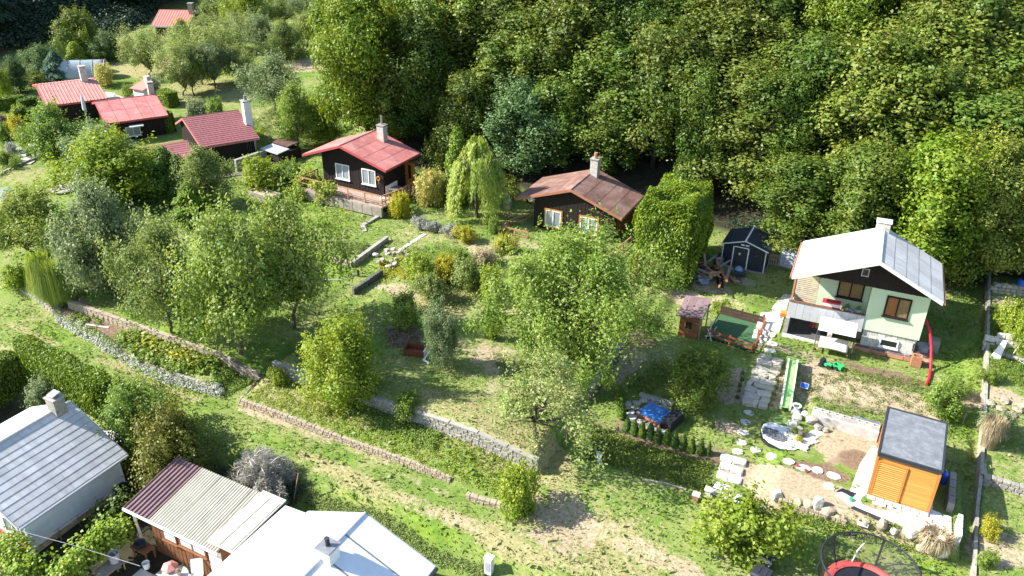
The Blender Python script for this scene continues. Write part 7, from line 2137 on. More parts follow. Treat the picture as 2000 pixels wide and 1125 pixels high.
# ================================================================== trees and plants of the gardens
# kind, leaf material, foot pixel, top row, width px, name, label, category
TREES = [
 # middle and left gardens
 ('big_fruit', 'leaf_fruit', 1108, 695, 455, 325, 'fruit_tree', 'largest fruit tree, standing right in front of the brown roofed cabin'),
 ('airy', 'leaf_orchard', 1058, 872, 690, 205, 'fruit_tree', 'open pale fruit tree just above the right end of the long stone wall'),
 ('dense2', 'leaf_lime', 686, 788, 622, 150, 'fruit_tree', 'bright yellow green bushy tree behind the long stone wall'),
 ('fruit1', 'leaf_pale', 470, 690, 412, 225, 'fruit_tree', 'tall bright fruit tree in the middle of the left gardens, shade at its foot'),
 ('fruit1', 'leaf_pale', 575, 640, 388, 200, 'fruit_tree', 'wide olive green fruit tree next to the angled concrete wall'),
 ('fruit3', 'leaf_olive', 335, 650, 428, 170, 'fruit_tree', 'olive green fruit tree behind the pumpkin patch'),
 ('dense1', 'leaf_silver', 222, 578, 360, 148, 'willow_tree', 'dense grey green tree with silvery top behind the tall reed clump'),
 ('fruit1', 'leaf_pale', 82, 515, 368, 190, 'fruit_tree', 'broad apple tree at the left edge above the stone wall'),
 ('dense1', 'leaf_lime', 232, 395, 262, 195, 'bushy_tree', 'broad yellow green bushy tree in front of the maroon roofed cabin'),
 ('dense2', 'leaf_silver', 205, 345, 245, 140, 'bushy_tree', 'silver leaved bush rising behind the broad yellow green tree'),
 ('dense1', 'leaf_fruit', 118, 318, 205, 108, 'bushy_tree', 'dense fresh green tree in front of the two red roofs'),
 ('fruit2', 'leaf_olive', 405, 405, 288, 105, 'bushy_tree', 'open reddish shrub tree before the dark wall of the maroon cabin'),
 ('tall_thuja', 'leaf_thuja_dark', 335, 395, 285, 58, 'conifer', 'dark green thuja at the porch of the maroon cabin'),
 ('tall_thuja', 'leaf_thuja_dark', 362, 400, 300, 52, 'conifer', 'dark green thuja just right of the porch thuja'),
 ('small_spruce', 'leaf_thuja', 378, 430, 355, 75, 'conifer', 'yellow green spreading juniper below the dark thujas'),
 ('weeping', 'leaf_willow', 932, 425, 262, 128, 'weeping_tree', 'pale weeping tree with hanging curtains of twigs between the two cabins'),
 ('tall_thuja', 'leaf_thuja', 895, 395, 245, 55, 'conifer', 'slim bright conifer just left behind the weeping tree'),
 ('shrub1', 'leaf_yellow', 848, 402, 332, 66, 'shrub', 'pale cream yellow shrub beside the open orange door'),
 ('shrub1', 'leaf_gold_bush', 786, 425, 376, 46, 'shrub', 'yellow green shrub at the right corner of the red cabin terrace'),
 ('shrub1', 'leaf_lime', 505, 368, 312, 88, 'shrub', 'rounded yellowish bush beside the raised bed'),
 ('shrub2', 'leaf_fruit', 568, 355, 312, 55, 'shrub', 'small green bush right of the grey corrugated sheets'),
 ('shrub1', 'leaf_lavender', 824, 447, 426, 40, 'shrub', 'grey lavender bush on the lawn, leftmost of three'),
 ('shrub1', 'leaf_lavender', 850, 452, 433, 34, 'shrub', 'grey lavender bush on the lawn, middle of three'),
 ('shrub1', 'leaf_lavender', 881, 459, 438, 40, 'shrub', 'grey lavender bush on the lawn, rightmost of three'),
 ('shrub1', 'leaf_gold_bush', 910, 472, 444, 48, 'shrub', 'golden yellow bush on the lawn below the lavender'),
 ('shrub1', 'leaf_fruit', 962, 455, 426, 28, 'shrub', 'small dark green round bush below the person'),
 ('shrub1', 'leaf_gold_bush', 985, 492, 458, 46, 'shrub', 'yellow bush left of the big fruit tree crown'),
 ('shrub2', 'leaf_dry', 946, 520, 488, 44, 'shrub', 'dry orange brown bush on the middle terrace'),
 ('dense2', 'leaf_silver', 858, 712, 588, 72, 'shrub', 'tall loose grey green shrub beside the rusty trough'),
 ('shrub1', 'leaf_fruit', 795, 640, 572, 70, 'shrub', 'green bush behind the reddish twig heap'),
 ('shrub1', 'leaf_lime', 962, 662, 614, 38, 'shrub', 'small yellow green bush alone on the dry lawn'),
 ('shrub1', 'leaf_lime', 545, 752, 722, 40, 'shrub', 'low creeping bush at the left end of the long stone wall'),
 ('shrub1', 'leaf_lime', 1005, 998, 915, 92, 'shrub', 'yellow ivy covered stump at the right end of the lower terrace'),
 ('shrub2', 'leaf_weed', 792, 812, 768, 60, 'shrub', 'low weedy bush against the long stone wall'),
 ('shrub1', 'leaf_lime', 822, 556, 500, 70, 'shrub', 'largest wild yellow green shrub on the bank beside the rubble heap'),
 ('shrub2', 'leaf_gold_bush', 868, 545, 500, 56, 'shrub', 'yellowish wild shrub in the middle of the overgrown bank'),
 ('shrub1', 'leaf_olive', 845, 590, 538, 64, 'shrub', 'pale olive wild shrub at the foot of the overgrown bank'),
 ('shrub2', 'leaf_olive', 915, 565, 505, 66, 'shrub', 'olive wild shrub at the right half of the overgrown bank'),
 ('shrub1', 'leaf_lime', 955, 585, 525, 58, 'shrub', 'light wild shrub at the right end of the overgrown bank'),
 ('shrub2', 'leaf_fruit', 895, 520, 485, 44, 'shrub', 'green wild shrub at the top of the overgrown bank'),
 # lower left
 ('dense2', 'leaf_fruit', 280, 895, 745, 145, 'bushy_tree', 'grey green bushy tree behind the white walled house'),
 ('dense2', 'leaf_golden', 358, 948, 792, 138, 'conifer', 'golden brown conifer bush standing over the brown shed roof'),
 ('shrub1', 'leaf_silver', 92, 795, 738, 66, 'shrub', 'silver grey shrub below the corner of the lower left hedge'),
 ('broom', 'leaf_greydry', 515, 966, 898, 140, 'dry_bush', 'bleached grey dry bush above the cream corrugated roof'),
 ('reed', 'leaf_reed', 120, 588, 494, 100, 'reed_clump', 'tall clump of arching bright reed grass at the stone wall'),
 # right
 ('dense1', 'leaf_forest', 1358, 782, 690, 140, 'shrub', 'wide dark green shrub left of the long stone stairs'),
 ('shrub1', 'leaf_lime', 1438, 1062, 972, 180, 'bushy_tree', 'low yellow green leafy tree above the navy bins'),
 ('shrub2', 'leaf_weed', 1842, 815, 748, 76, 'shrub', 'wild green bush on the grass strip behind the orange hut'),
 ('shrub1', 'leaf_weed', 1862, 770, 740, 46, 'shrub', 'small wild bush on the grass strip left of the kerb'),
 ('shrub1', 'leaf_lime', 1970, 668, 590, 62, 'shrub', 'large leaved bright vine bush in front of the blue barrel'),
 ('shrub2', 'leaf_lime', 1998, 690, 610, 50, 'shrub', 'bright vine bush at the right picture edge'),
 ('dry_tussock', 'leaf_dry', 1928, 872, 815, 56, 'grass_clump', 'straw coloured grass clump on the neighbour plot'),
 ('shrub2', 'leaf_silver', 1946, 850, 806, 62, 'shrub', 'fine grey green bush behind the straw coloured grass clump'),
 ('shrub1', 'leaf_gold_bush', 1928, 1048, 1016, 48, 'shrub', 'small yellow flowering bush by the lower kerb'),
 ('shrub1', 'leaf_weed', 1922, 1102, 1078, 40, 'shrub', 'small green plant at the bottom of the neighbour plot'),
 ('shrub1', 'leaf_weed', 1932, 745, 722, 50, 'shrub', 'low green plant beside the kerb on the neighbour plot'),
 ('dry_tussock', 'leaf_dry', 1822, 1075, 1040, 80, 'grass_clump', 'heap of dry straw among the boulders right of the trampoline'),
 # orchard and far left
 ('vase1', 'leaf_orchard', 290, 150, 55, 92, 'orchard_tree', 'slender upright orchard tree left of the group, alone on the far lawn'),
 ('vase1', 'leaf_orchard', 357, 187, 78, 92, 'orchard_tree', 'leaning olive tree at the front left of the orchard group'),
 ('vase2', 'leaf_orchard', 381, 187, 96, 66, 'orchard_tree', 'second trunk from the left at the front of the orchard group'),
 ('vase1', 'leaf_orchard', 398, 166, 50, 96, 'orchard_tree', 'third trunk from the left at the front of the orchard group'),
 ('vase2', 'leaf_silver', 420, 172, 84, 72, 'orchard_tree', 'grey green orchard tree right of the front group'),
 ('vase1', 'leaf_orchard', 440, 140, 42, 86, 'orchard_tree', 'orchard tree behind the right of the front group'),
 ('fruit1', 'leaf_silver', 512, 108, 30, 92, 'orchard_tree', 'silvery broad orchard tree high on the slope'),
 ('fruit2', 'leaf_olive', 560, 116, 42, 84, 'orchard_tree', 'broad orchard tree left of the bare brown ground'),
 ('vase2', 'leaf_silver', 626, 62, -18, 90, 'orchard_tree', 'dark forked orchard tree above the bare brown ground'),
 ('fruit3', 'leaf_silver', 538, 222, 108, 122, 'orchard_tree', 'large silver leaved tree left of the bright forest edge'),
 ('fruit2', 'leaf_fruit', 582, 292, 165, 84, 'orchard_tree', 'tall fresh green tree behind the grey corrugated sheets'),
 ('dense1', 'leaf_lime', 486, 70, -25, 85, 'orchard_tree', 'brilliant yellow green tree at the top edge of the orchard'),
 ('dense2', 'leaf_olive', 425, 62, -10, 80, 'orchard_tree', 'olive tree at the top edge beside the far salmon roof'),
 ('fruit1', 'leaf_olive', 560, 55, -12, 80, 'orchard_tree', 'pale orchard tree at the top edge between two silver ones'),
 ('fruit2', 'leaf_orchard', 366, 118, 38, 74, 'orchard_tree', 'pale tree in front of the far salmon roofed cabin'),
 ('vase1', 'leaf_orchard', 470, 98, 20, 84, 'orchard_tree', 'pale orchard tree between the front group and the silvery broad one'),
 ('vase2', 'leaf_orchard', 400, 105, 28, 76, 'orchard_tree', 'pale upright orchard tree behind the front group'),
 ('fruit1', 'leaf_orchard', 600, 92, 26, 74, 'orchard_tree', 'small pale orchard tree just left of the forked one'),
 ('vase1', 'leaf_orchard', 462, 60, -20, 84, 'orchard_tree', 'light green orchard tree at the top edge left of the brilliant one'),
 ('fruit3', 'leaf_orchard', 468, 160, 88, 70, 'orchard_tree', 'low pale orchard tree below the silvery broad one'),
 ('fruit2', 'leaf_bright', 612, 262, 196, 70, 'orchard_tree', 'yellow green small tree on the rough slope above the corrugated sheets'),
 ('shrub1', 'leaf_silver', 384, 232, 196, 56, 'shrub', 'round silver grey shrub behind the maroon roof'),
 ('shrub1', 'leaf_fruit', 425, 228, 190, 44, 'shrub', 'green shrub right of the round silver shrub'),
 ('shrub1', 'leaf_white', 302, 182, 148, 38, 'shrub', 'white flowering shrub beside the outdoor oven'),
 ('shrub2', 'leaf_fruit', 250, 190, 166, 26, 'shrub', 'small green shrub on the flagstone patio'),
 ('shrub1', 'leaf_yellow', 203, 168, 126, 44, 'shrub', 'golden yellow shrub beside the clear greenhouse'),
 ('tall_thuja', 'leaf_lime', 155, 140, 80, 42, 'conifer', 'glowing lime green pointed tree before the dark wooded slope'),
 ('dense1', 'leaf_forest', 160, 112, 20, 92, 'bushy_tree', 'large mid green tree standing before the dark wooded slope'),
 ('dense2', 'leaf_bluegreen', 92, 150, 88, 76, 'bushy_tree', 'blue green rounded tree behind the leftmost red roof'),
 ('spruce', 'leaf_spruce', 115, 158, 98, 66, 'conifer', 'dark blue spreading spruce behind the leftmost red roof'),
 ('dense2', 'leaf_bluegreen', 40, 180, 112, 56, 'bushy_tree', 'grey green bush tree at the left, below the dark wooded slope'),
 ('dense1', 'leaf_bluegreen', 215, 118, 62, 66, 'bushy_tree', 'grey green leafy tree right of the lime green pointed tree'),
 ('shrub1', 'leaf_forest', 76, 165, 138, 54, 'shrub', 'low dark ivy bush behind the leftmost red roof'),
 ('dense2', 'leaf_lime', 8, 195, 125, 40, 'bushy_tree', 'bright green bush at the left picture edge'),
 ('shrub1', 'leaf_lime', 48, 235, 205, 34, 'shrub', 'pale fern like shrub in the far left garden'),
 ('shrub1', 'leaf_gold_bush', 38, 275, 228, 40, 'shrub', 'sunlit arching yellow green shrub in the far left garden'),
 ('ball', 'leaf_thuja_dark', 62, 308, 288, 20, 'box_ball', 'clipped dark round bush beside the T shaped pole'),
 ('ball', 'leaf_fruit', 28, 328, 308, 20, 'box_ball', 'clipped round bush casting a shadow on the far lawn'),
 ('shrub1', 'leaf_purple', 6, 245, 224, 26, 'shrub', 'purple leaved shrub at the left picture edge'),
 ('shrub1', 'leaf_lavender', 22, 300, 280, 26, 'shrub', 'grey lavender patch between the far left paths'),
 ('shrub1', 'leaf_fruit', 6, 275, 240, 34, 'shrub', 'green bush at the left picture edge under the purple shrub'),
 ('shrub1', 'leaf_weed', 12, 320, 296, 34, 'shrub', 'yellow green bed plants at the left edge of the far lawn'),
 ('shrub1', 'leaf_silver', 65, 210, 192, 40, 'shrub', 'faded grey bush left of the leftmost red roof'),
 ('tall_thuja', 'leaf_spruce', 62, 272, 245, 18, 'conifer', 'small blue grey conifer in the far left garden'),
 ('forest3', 'leaf_bright', 722, 292, -25, 195, 'forest_tree', 'tall bright yellow green tree at the left corner of the forest behind the red cabin'),
 ('forest1', 'leaf_forest', 830, 285, 40, 150, 'forest_tree', 'tall mid green tree rising right behind the chimney of the red cabin'),
 ('dense2', 'leaf_bright', 640, 285, 182, 78, 'bushy_tree', 'yellow green young tree at the forest edge left of the red cabin'),
 ('shrub1', 'leaf_forest', 858, 330, 255, 62, 'shrub', 'bluish green shrub right behind the red cabin'),
 ('shrub2', 'leaf_lime', 30, 560, 522, 60, 'shrub', 'small dark juniper mound above the left stone wall'),
]
for (kd, mt, bx, by, ty, w, nm, lb) in TREES:
    ct = {'shrub': 'shrub', 'conifer': 'conifer', 'reed_clump': 'grass', 'grass_clump': 'grass', 'dry_bush': 'bush', 'box_ball': 'bush'}.get(nm, 'tree')
    tree_px(kd, mt, bx, by, ty, w, nm, lb, ct)

# clipped box balls on both sides of the long stairs
BB = [(1450, 729), (1449, 741), (1444, 753), (1443, 764), (1440, 776), (1520, 728), (1515, 743), (1511, 757), (1508, 769), (1507, 779), (1503, 791)]
for i, (x, y) in enumerate(BB):
    tree_px('ball', 'leaf_thuja_dark' if i < 5 else 'leaf_gold_bush', x + (3 if i > 4 else 0), y + 2, y - 5, 9, 'box_ball',
            f"small clipped box ball {'left' if i < 5 else 'right'} of the long stone stairs, {nth(i if i < 5 else i - 5)} from the top", 'bush', 'box balls along the stairs')
# row of small thujas round the pool
TH = [(1211, 778), (1211, 790), (1212, 803), (1214, 816), (1224, 842), (1238, 848), (1253, 852), (1269, 855), (1284, 862), (1301, 866), (1317, 871), (1333, 876), (1349, 881), (1367, 886), (1383, 889)]
for i, (x, y) in enumerate(TH):
    tree_px('thuja', 'leaf_thuja_dark' if i % 3 else 'leaf_thuja', x, y, y - 27 - (i % 4), 17 if i < 14 else 10, 'thuja',
            (f'young thuja in the short row left of the pool, {nth(i)} from the back' if i < 4 else f'young thuja in the front row below the pool, {nth(i - 4)} from the left'), 'conifer', 'young thujas round the pool')

# ---- hedges
def hedge(name, label, c, half, h, mat, n, size, seed, rz=0.0, **kw):
    p = Vector((c[0], c[1], tz(*c)))
    t_ = thing(name, label, 'hedge', p, rz)
    leaf_box('foliage', mat, t_, ((0, 0), half, h, 0), n, size, seed, **kw)
    MB().box(-half[0] * .72, half[0] * .72, -half[1] * .72, half[1] * .72, -.3, h * .9).build('core', 'hedge_core', t_)
    return t_
pbr('hedge_core', (.02, .026, .010), .95, .3, 6)
h_ = hedge('tall_hedge', 'very tall trimmed thuja hedge block between brown cabin and dark shed', (-12.9, 48.4), (2.05, 3.2), 5.2, 'leaf_thuja', 85000, .16, 81, R(2), jag=.24, topdir=.35, round_=.8, soft=.08, big=.05)
g = np.random.default_rng(4)
n = 1500
P = np.stack([g.uniform(-1.5, .4, n), np.full(n, -3.3) + .2 * g.random(n), g.random(n) ** 1.3 * 1.8], 1)
o = link('dry_patch', leaf_mesh('dry_patch', P, np.tile([-.2, -1., .4], (n, 1)) + .5 * g.normal(size=(n, 3)), .22, g.random(n), .45, 5), 'leaf_golden', h_)
hedge('hedge', 'lit long top of the dense green hedge above the white walled house', (-39.2, 22.2), (4.2, .62), 2.35, 'leaf_thuja', 34000, .13, 82, R(-4), jag=.1, topdir=.1)
hedge('hedge', 'return leg of the hedge at the left picture edge, its face in deep shade', (-43.0, 20.2), (.62, 1.9), 2.6, 'leaf_thuja', 14000, .13, 83, 0, jag=.1, topdir=.1)
def hedge_px(label, px, py, wpx, h, depth, rz, mat, seed, n=7000, leaf=.16):
    p = G(px, py)
    d = proj(p)[2]
    return hedge('hedge', label, (p.x, p.y), (wpx * d / F_PX / 2, depth / 2), h, mat, n, leaf, seed, rz, jag=.06)
hedge_px('clipped hedge between the second red roof and the maroon porch', 312, 258, 62, 1.9, 1.3, R(52), 'leaf_thuja', 84)
hedge_px('clipped hedge behind the second red roof', 330, 205, 46, 1.5, 1.4, R(-10), 'leaf_thuja', 85)
hedge_px('long clipped hedge at the left picture edge of the far garden', 18, 214, 62, 1.3, 1.2, R(62), 'leaf_thuja', 86)
hedge_px('dark clipped cube hedge beside the leftmost red roof', 62, 228, 28, 1.9, 1.9, R(-20), 'leaf_thuja_dark', 87, 4500)
hedge_px('second dark clipped cube hedge in front of the first cube', 63, 246, 24, 1.7, 1.6, R(-20), 'leaf_thuja_dark', 88, 4500)
hedge_px('narrow dark clipped hedge column in the far left garden', 46, 250, 14, 1.9, 1.2, R(30), 'leaf_thuja_dark', 89, 3000)

# ---- vines and low growth
def vine(label, pts, n, spread, leaf, mat, seed, h=(0, 0)):
    g = np.random.default_rng(seed)
    A = np.array([tuple(p) for p in pts])
    k = g.integers(0, len(A) - 1, n); f_ = g.random(n)[:, None]
    c = A[k] * (1 - f_) + A[k + 1] * f_
    off = g.normal(size=(n, 3)) * spread
    P = np.repeat(c + off, 9, 0) + g.normal(size=(n * 9, 3)) * leaf * .9
    D = np.repeat(off / spread, 9, 0) * .4 + np.array([-.2, -.3, .8]) + .5 * g.normal(size=(n * 9, 3))
    o_ = link('vine', leaf_mesh('vine', P, D, leaf, g.random(n * 9), .85, seed), mat)
    tag(o_, label, 'vine')
    MB().tube([Vector(p) - Vector((0, 0, .1)) for p in pts], .03, 5).build('stem', 'bark', o_)
    return o_
vine('grape vine climbing the left corner of the red cabin terrace railing', [RC + Vector((-1.5, .4, .5)), RC + Vector((-1.3, -1.2, .4)), RC + Vector((-1.3, -1.9, -.6)), RC + Vector((-.6, -2.2, -.8))], 190, .34, .17, 'leaf_lime', 91)
vine('grape vine hanging over the middle of the terrace railing', [RC + Vector((.2, -1.9, .5)), RC + Vector((1.4, -1.9, .55)), RC + Vector((2.6, -1.9, .75)), RC + Vector((1.0, -2.1, -.6))], 110, .2, .16, 'leaf_lime', 92)
vine('long grape vine trained across the yard before the white walled house', [at(118, 1118, -1.7), at(165, 1078, -1.7), at(205, 1050, -1.6), at(240, 1028, -1.5)], 330, .28, .15, 'leaf_lime', 93)
vine('grape vine in the bottom left corner under the white house', [at(-10, 1060, -2.0), at(20, 1075, -2.0), at(45, 1105, -2.1), at(60, 1125, -2.1)], 260, .36, .16, 'leaf_lime', 94)
vine('dark climbing plant on the wall foot of the white house', [at(235, 975, -2.0), at(215, 1000, -2.3), at(200, 1025, -2.6)], 130, .32, .12, 'leaf_forest', 95)

COV = [
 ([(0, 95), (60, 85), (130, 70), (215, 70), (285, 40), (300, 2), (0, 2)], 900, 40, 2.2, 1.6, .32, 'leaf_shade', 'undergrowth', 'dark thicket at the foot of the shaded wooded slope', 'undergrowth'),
 ([(100, 605), (150, 632), (235, 682), (330, 738), (430, 762), (432, 775), (320, 745), (225, 695), (120, 632)], 640, 26, .42, .26, .09, 'leaf_white', 'silver_plants', 'band of silver white flowering plants spilling over the stone wall', 'flowers'),
 ([(100, 605), (150, 632), (235, 682), (330, 738), (430, 762), (320, 735), (225, 685), (120, 622)], 220, 18, .4, .24, .10, 'leaf_weed', 'weeds', 'green leaves among the silver plants on the stone wall', 'weeds'),
 ([(60, 540), (105, 570), (130, 600), (112, 612), (75, 580)], 150, 26, .5, .3, .09, 'leaf_silver', 'silver_plants', 'silvery plants at the foot of the reed clump', 'flowers'),
 ([(225, 658), (262, 640), (330, 672), (430, 702), (425, 735), (340, 728), (270, 695)], 420, 14, .4, .3, .24, 'leaf_weed', 'pumpkin_plants', 'large leaved pumpkin patch between the two stone walls', 'vegetables'),
 ([(240, 652), (300, 668), (400, 705), (380, 722), (290, 695)], 120, 10, .45, .3, .22, 'leaf_gold_bush', 'pumpkin_leaves', 'yellowing large leaves in the pumpkin patch', 'vegetables'),
 ([(400, 712), (500, 735), (440, 775), (425, 755)], 420, 16, .2, .2, .08, 'leaf_weed', 'weeds', 'green weeds at the end of the pumpkin patch', 'weeds'),
 ([(545, 735), (700, 790), (1030, 915), (1010, 985), (880, 935), (640, 845), (485, 790), (500, 760)], 1500, 12, .13, .2, .075, 'leaf_lime', 'weeds', 'green ground cover over the terrace between the two stone walls', 'weeds'),
 ([(600, 745), (760, 800), (860, 850), (850, 880), (700, 810)], 900, 18, .3, .24, .09, 'leaf_fruit', 'weeds', 'taller ivy and weeds at the foot of the long stone wall', 'weeds'),
 ([(770, 490), (850, 478), (960, 520), (970, 580), (880, 600), (800, 570)], 170, 40, .6, .4, .10, 'leaf_olive', 'wild_bushes', 'mass of wild yellow green shrubs on the bank of the middle terrace', 'bushes'),
 ([(880, 500), (980, 490), (1000, 600), (930, 600)], 120, 34, .6, .36, .10, 'leaf_olive', 'wild_bushes', 'olive wild growth on the bank left of the big fruit tree', 'bushes'),
 ([(740, 515), (790, 500), (800, 545), (745, 550)], 130, 22, .3, .24, .09, 'leaf_gold_bush', 'weeds', 'yellow weeds over the rubble heap', 'weeds'),
 ([(640, 470), (720, 480), (700, 500), (650, 492)], 160, 20, .3, .25, .09, 'leaf_olive', 'weeds', 'weedy growth on top of the angled concrete wall', 'weeds'),
 ([(755, 645), (820, 640), (825, 672), (765, 678)], 90, 34, .4, .35, .10, 'leaf_purple', 'twig_heap', 'reddish heap of dry twigs behind the rusty trough', 'twigs'),
 ([(1160, 830), (1200, 850), (1390, 905), (1380, 960), (1250, 930), (1150, 900)], 900, 16, .22, .24, .08, 'leaf_forest', 'weeds', 'dark weeds on the bank below the small thuja row', 'weeds'),
 ([(1560, 735), (1680, 725), (1820, 760), (1810, 830), (1720, 840), (1590, 800)], 330, 16, .24, .24, .08, 'leaf_olive', 'weeds', 'dry weeds on the rough bank behind the hut', 'weeds'),
 ([(1640, 720), (1800, 742), (1800, 760), (1650, 745)], 100, 14, .18, .2, .07, 'leaf_weed', 'weeds', 'weeds beside the dug strip below the house', 'weeds'),
 ([(1500, 1000), (1640, 1045), (1850, 1095), (1850, 1060), (1700, 1015), (1600, 1000)], 420, 16, .24, .22, .08, 'leaf_weed', 'weeds', 'weeds among the boulders below the hut', 'weeds'),
 ([(1225, 755), (1290, 700), (1320, 730), (1260, 775)], 130, 18, .25, .25, .09, 'leaf_weed', 'weeds', 'weeds behind the pool at the dark cross wall', 'weeds'),
 ([(1390, 590), (1420, 588), (1430, 606), (1400, 612)], 70, 16, .2, .2, .08, 'leaf_lime', 'weeds', 'bright weeds behind the play turf fence', 'weeds'),
 ([(140, 612), (200, 620), (195, 640), (150, 632)], 26, 26, .32, .26, .11, 'leaf_fruit', 'young_plants', 'young green plants in the dug vegetable bed', 'vegetables'),
 ([(600, 960), (760, 1005), (860, 1080), (960, 1110), (940, 1130), (820, 1090), (700, 1010), (600, 985)], 700, 16, .22, .2, .07, 'leaf_olive', 'weeds', 'yellowish weeds along the bank behind the white roof', 'weeds'),
 ([(440, 250), (560, 200), (640, 160), (600, 290), (520, 290)], 900, 16, .28, .34, .13, 'leaf_olive', 'weeds', 'rough herbs on the slope under the orchard', 'weeds'),
 ([(460, 235), (520, 255), (510, 300), (470, 280)], 160, 22, .55, .4, .12, 'leaf_lime', 'wild_bushes', 'yellow green bushes right of the white chimney', 'bushes'),
 ([(0, 215), (60, 225), (40, 330), (0, 350)], 420, 14, .35, .35, .13, 'leaf_weed', 'flower_beds', 'mixed low planting in the far left garden', 'plants'),
 ([(235, 345), (330, 400), (300, 440), (240, 400)], 240, 22, .5, .4, .11, 'leaf_fruit', 'undergrowth', 'dark undergrowth between the bushy trees', 'undergrowth'),
 ([(960, 690), (1160, 690), (1150, 760), (980, 740)], 300, 14, .3, .25, .085, 'leaf_olive', 'weeds', 'tall grass and herbs under the big fruit tree', 'weeds'),
 ([(1915, 690), (1999, 715), (1999, 760), (1918, 735)], 380, 16, .18, .2, .08, 'leaf_weed', 'weeds', 'green planting of the neighbour bed below the edging', 'weeds'),
 ([(1920, 610), (1999, 620), (1999, 690), (1920, 665)], 200, 18, .35, .3, .10, 'leaf_forest', 'weeds', 'shaded planting between the neighbour walls', 'weeds'),
 ([(210, 920), (300, 930), (260, 985), (225, 960)], 160, 22, .5, .4, .1, 'leaf_forest', 'undergrowth', 'dark undergrowth beside the white house corner', 'undergrowth'),
 ([(430, 925), (600, 950), (570, 985), (500, 960), (420, 905)], 200, 18, .4, .35, .09, 'leaf_shade', 'undergrowth', 'dark undergrowth under the grey dry bush', 'undergrowth'),
 ([(830, 250), (900, 300), (1010, 350), (1000, 395), (930, 330), (850, 330)], 260, 30, .9, .6, .16, 'leaf_forest', 'undergrowth', 'shaded shrubs at the forest edge between the cabins', 'undergrowth'),
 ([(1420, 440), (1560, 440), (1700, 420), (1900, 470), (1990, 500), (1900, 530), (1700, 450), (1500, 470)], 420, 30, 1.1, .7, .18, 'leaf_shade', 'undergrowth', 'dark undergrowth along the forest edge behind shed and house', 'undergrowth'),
]
for i, (poly, n, lv, h, r, lf, mt, nm, lb, ct) in enumerate(COV):
    cover(poly, n, lv, h, r, lf, mt, nm, lb, ct, 500 + i)

# ================================================================== the forest
fg = random.Random(17)
FK = ['forest1', 'forest2', 'forest3', 'forest4', 'forest5', 'forest6']
cand = []
row = 0
y = 57.5
while y < 122:
    x = -52 + (row % 2) * 2.4
    while x < 46:
        px, py = x + fg.uniform(-1.5, 1.5), y + fg.uniform(-1.3, 1.3)
        x += 4.5 + row * .1
        fx = float(sst(-54, -40, np.float64(px)))
        if fg.random() > fx * 1.5 - .25: continue
        if row == 0 and -26 < px < -13: py += 1.8
        if row == 0 and -13 <= px < -3: py += 1.6
        if row <= 1 and px < -34: py += 2.0
        q = Vector((px, py, tz(px, py)))
        u_, v_, k_ = proj(q + Vector((0, 0, 8)))
        if u_ < -170 or u_ > 2420 or v_ > 900 or v_ < -330: continue
        cand.append((row, u_, v_, q))
    row += 1
    y += 4.1 + row * .12
for px, py in ((-6.2, 55.2), (-2.2, 54.6), (1.6, 54.4), (4.8, 55.4), (8.5, 56.0)):
    q = Vector((px, py, tz(px, py))); u_, v_, k_ = proj(q + Vector((0, 0, 8))); cand.append((0, u_, v_, q))
rows = {}
for c_ in cand: rows.setdefault(c_[0], []).append(c_)
RW = ['front edge', 'second row', 'third row', 'fourth row', 'fifth row', 'sixth row', 'seventh row', 'eighth row', 'ninth row', 'tenth row', 'eleventh row', 'twelfth row', 'thirteenth row', 'fourteenth row', 'fifteenth row', 'sixteenth row']
def landmark(u):
    for lim, nm in ((900, 'red roofed cabin'), (1290, 'brown roofed cabin'), (1530, 'dark metal shed'), (1850, 'green house')):
        if u < lim: return nm
    return 'right edge'
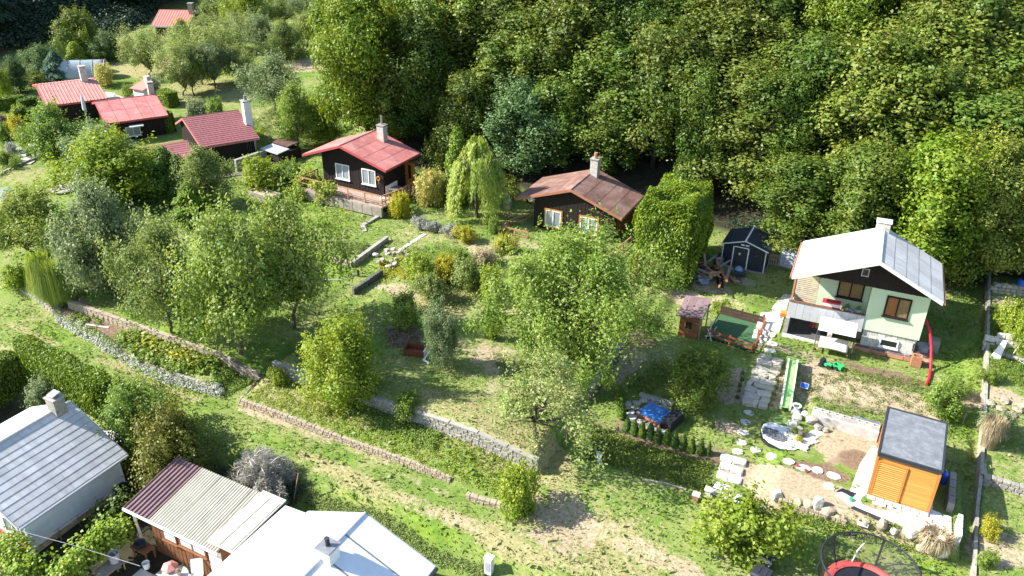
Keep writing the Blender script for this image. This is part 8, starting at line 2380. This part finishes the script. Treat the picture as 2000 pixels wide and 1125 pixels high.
for r_, L_ in sorted(rows.items()):
    L_.sort(key=lambda c: c[1])
    for i, (_, u_, v_, q) in enumerate(L_):
        h = fg.uniform(8.0, 12.5) * (.8 if r_ == 0 else 1)
        w = fg.uniform(7.4, 10.8) * (.62 if r_ == 0 else 1)
        a = fg.random()
        if u_ < 860: mt = 'leaf_bright' if a < .6 else 'leaf_forest'; tone = 'bright yellow green' if a < .6 else 'mid green'
        elif u_ > 1780 and a < .3: mt = 'leaf_autumn'; tone = 'yellowing'
        else:
            mt = 'leaf_forest' if a < .77 else 'leaf_bluegreen' if a < .80 else 'leaf_autumn' if a < .93 else 'leaf_bright'
            tone = {'leaf_forest': 'mid green', 'leaf_bluegreen': 'bluish green', 'leaf_autumn': 'yellowing', 'leaf_bright': 'bright yellow green'}[mt]
        kd = FK[fg.randrange(6)] if r_ > 0 else ('forest4', 'forest5', 'forest2')[fg.randrange(3)]
        tree(kd, mt, q, h, w, 'forest_tree', f'{tone} forest tree, {RW[min(r_, 15)]}, {nth(i)} from left, above the {landmark(u_)}', 'tree', 'forest trees on the slope')
# the wooded slope in shade across the valley and the wood behind the orchard
cand = []
y = 30
while y < 175:
    x = -215
    while x < -30:
        px, py = x + fg.uniform(-1.5, 1.5), y + fg.uniform(-1.5, 1.5)
        x += 6.0
        d = -px - 100 - .03 * (py - 57)
        ok = d > 2 or (py > 117 and px < -40) or (py > 102 and px < -90)
        r1, r2 = px + 94, py - 82      # the far cabin and the garden below it stand in the sun
        al, pe = -(r1 * .91 + r2 * .41), abs(-r1 * .41 + r2 * .91)
        if not ok or (-2 < al < 26 and pe < 7.5) or (d < 5 and 54 < py < 75): continue
        q = Vector((px, py, tz(px, py)))
        u_, v_, k_ = proj(q + Vector((0, 0, 6)))
        if u_ < -70 or u_ > 760 or v_ < -450 or v_ > 330: continue
        cand.append((k_, u_, q, d > 2))
    y += 5.6
cand.sort(key=lambda c: c[0])
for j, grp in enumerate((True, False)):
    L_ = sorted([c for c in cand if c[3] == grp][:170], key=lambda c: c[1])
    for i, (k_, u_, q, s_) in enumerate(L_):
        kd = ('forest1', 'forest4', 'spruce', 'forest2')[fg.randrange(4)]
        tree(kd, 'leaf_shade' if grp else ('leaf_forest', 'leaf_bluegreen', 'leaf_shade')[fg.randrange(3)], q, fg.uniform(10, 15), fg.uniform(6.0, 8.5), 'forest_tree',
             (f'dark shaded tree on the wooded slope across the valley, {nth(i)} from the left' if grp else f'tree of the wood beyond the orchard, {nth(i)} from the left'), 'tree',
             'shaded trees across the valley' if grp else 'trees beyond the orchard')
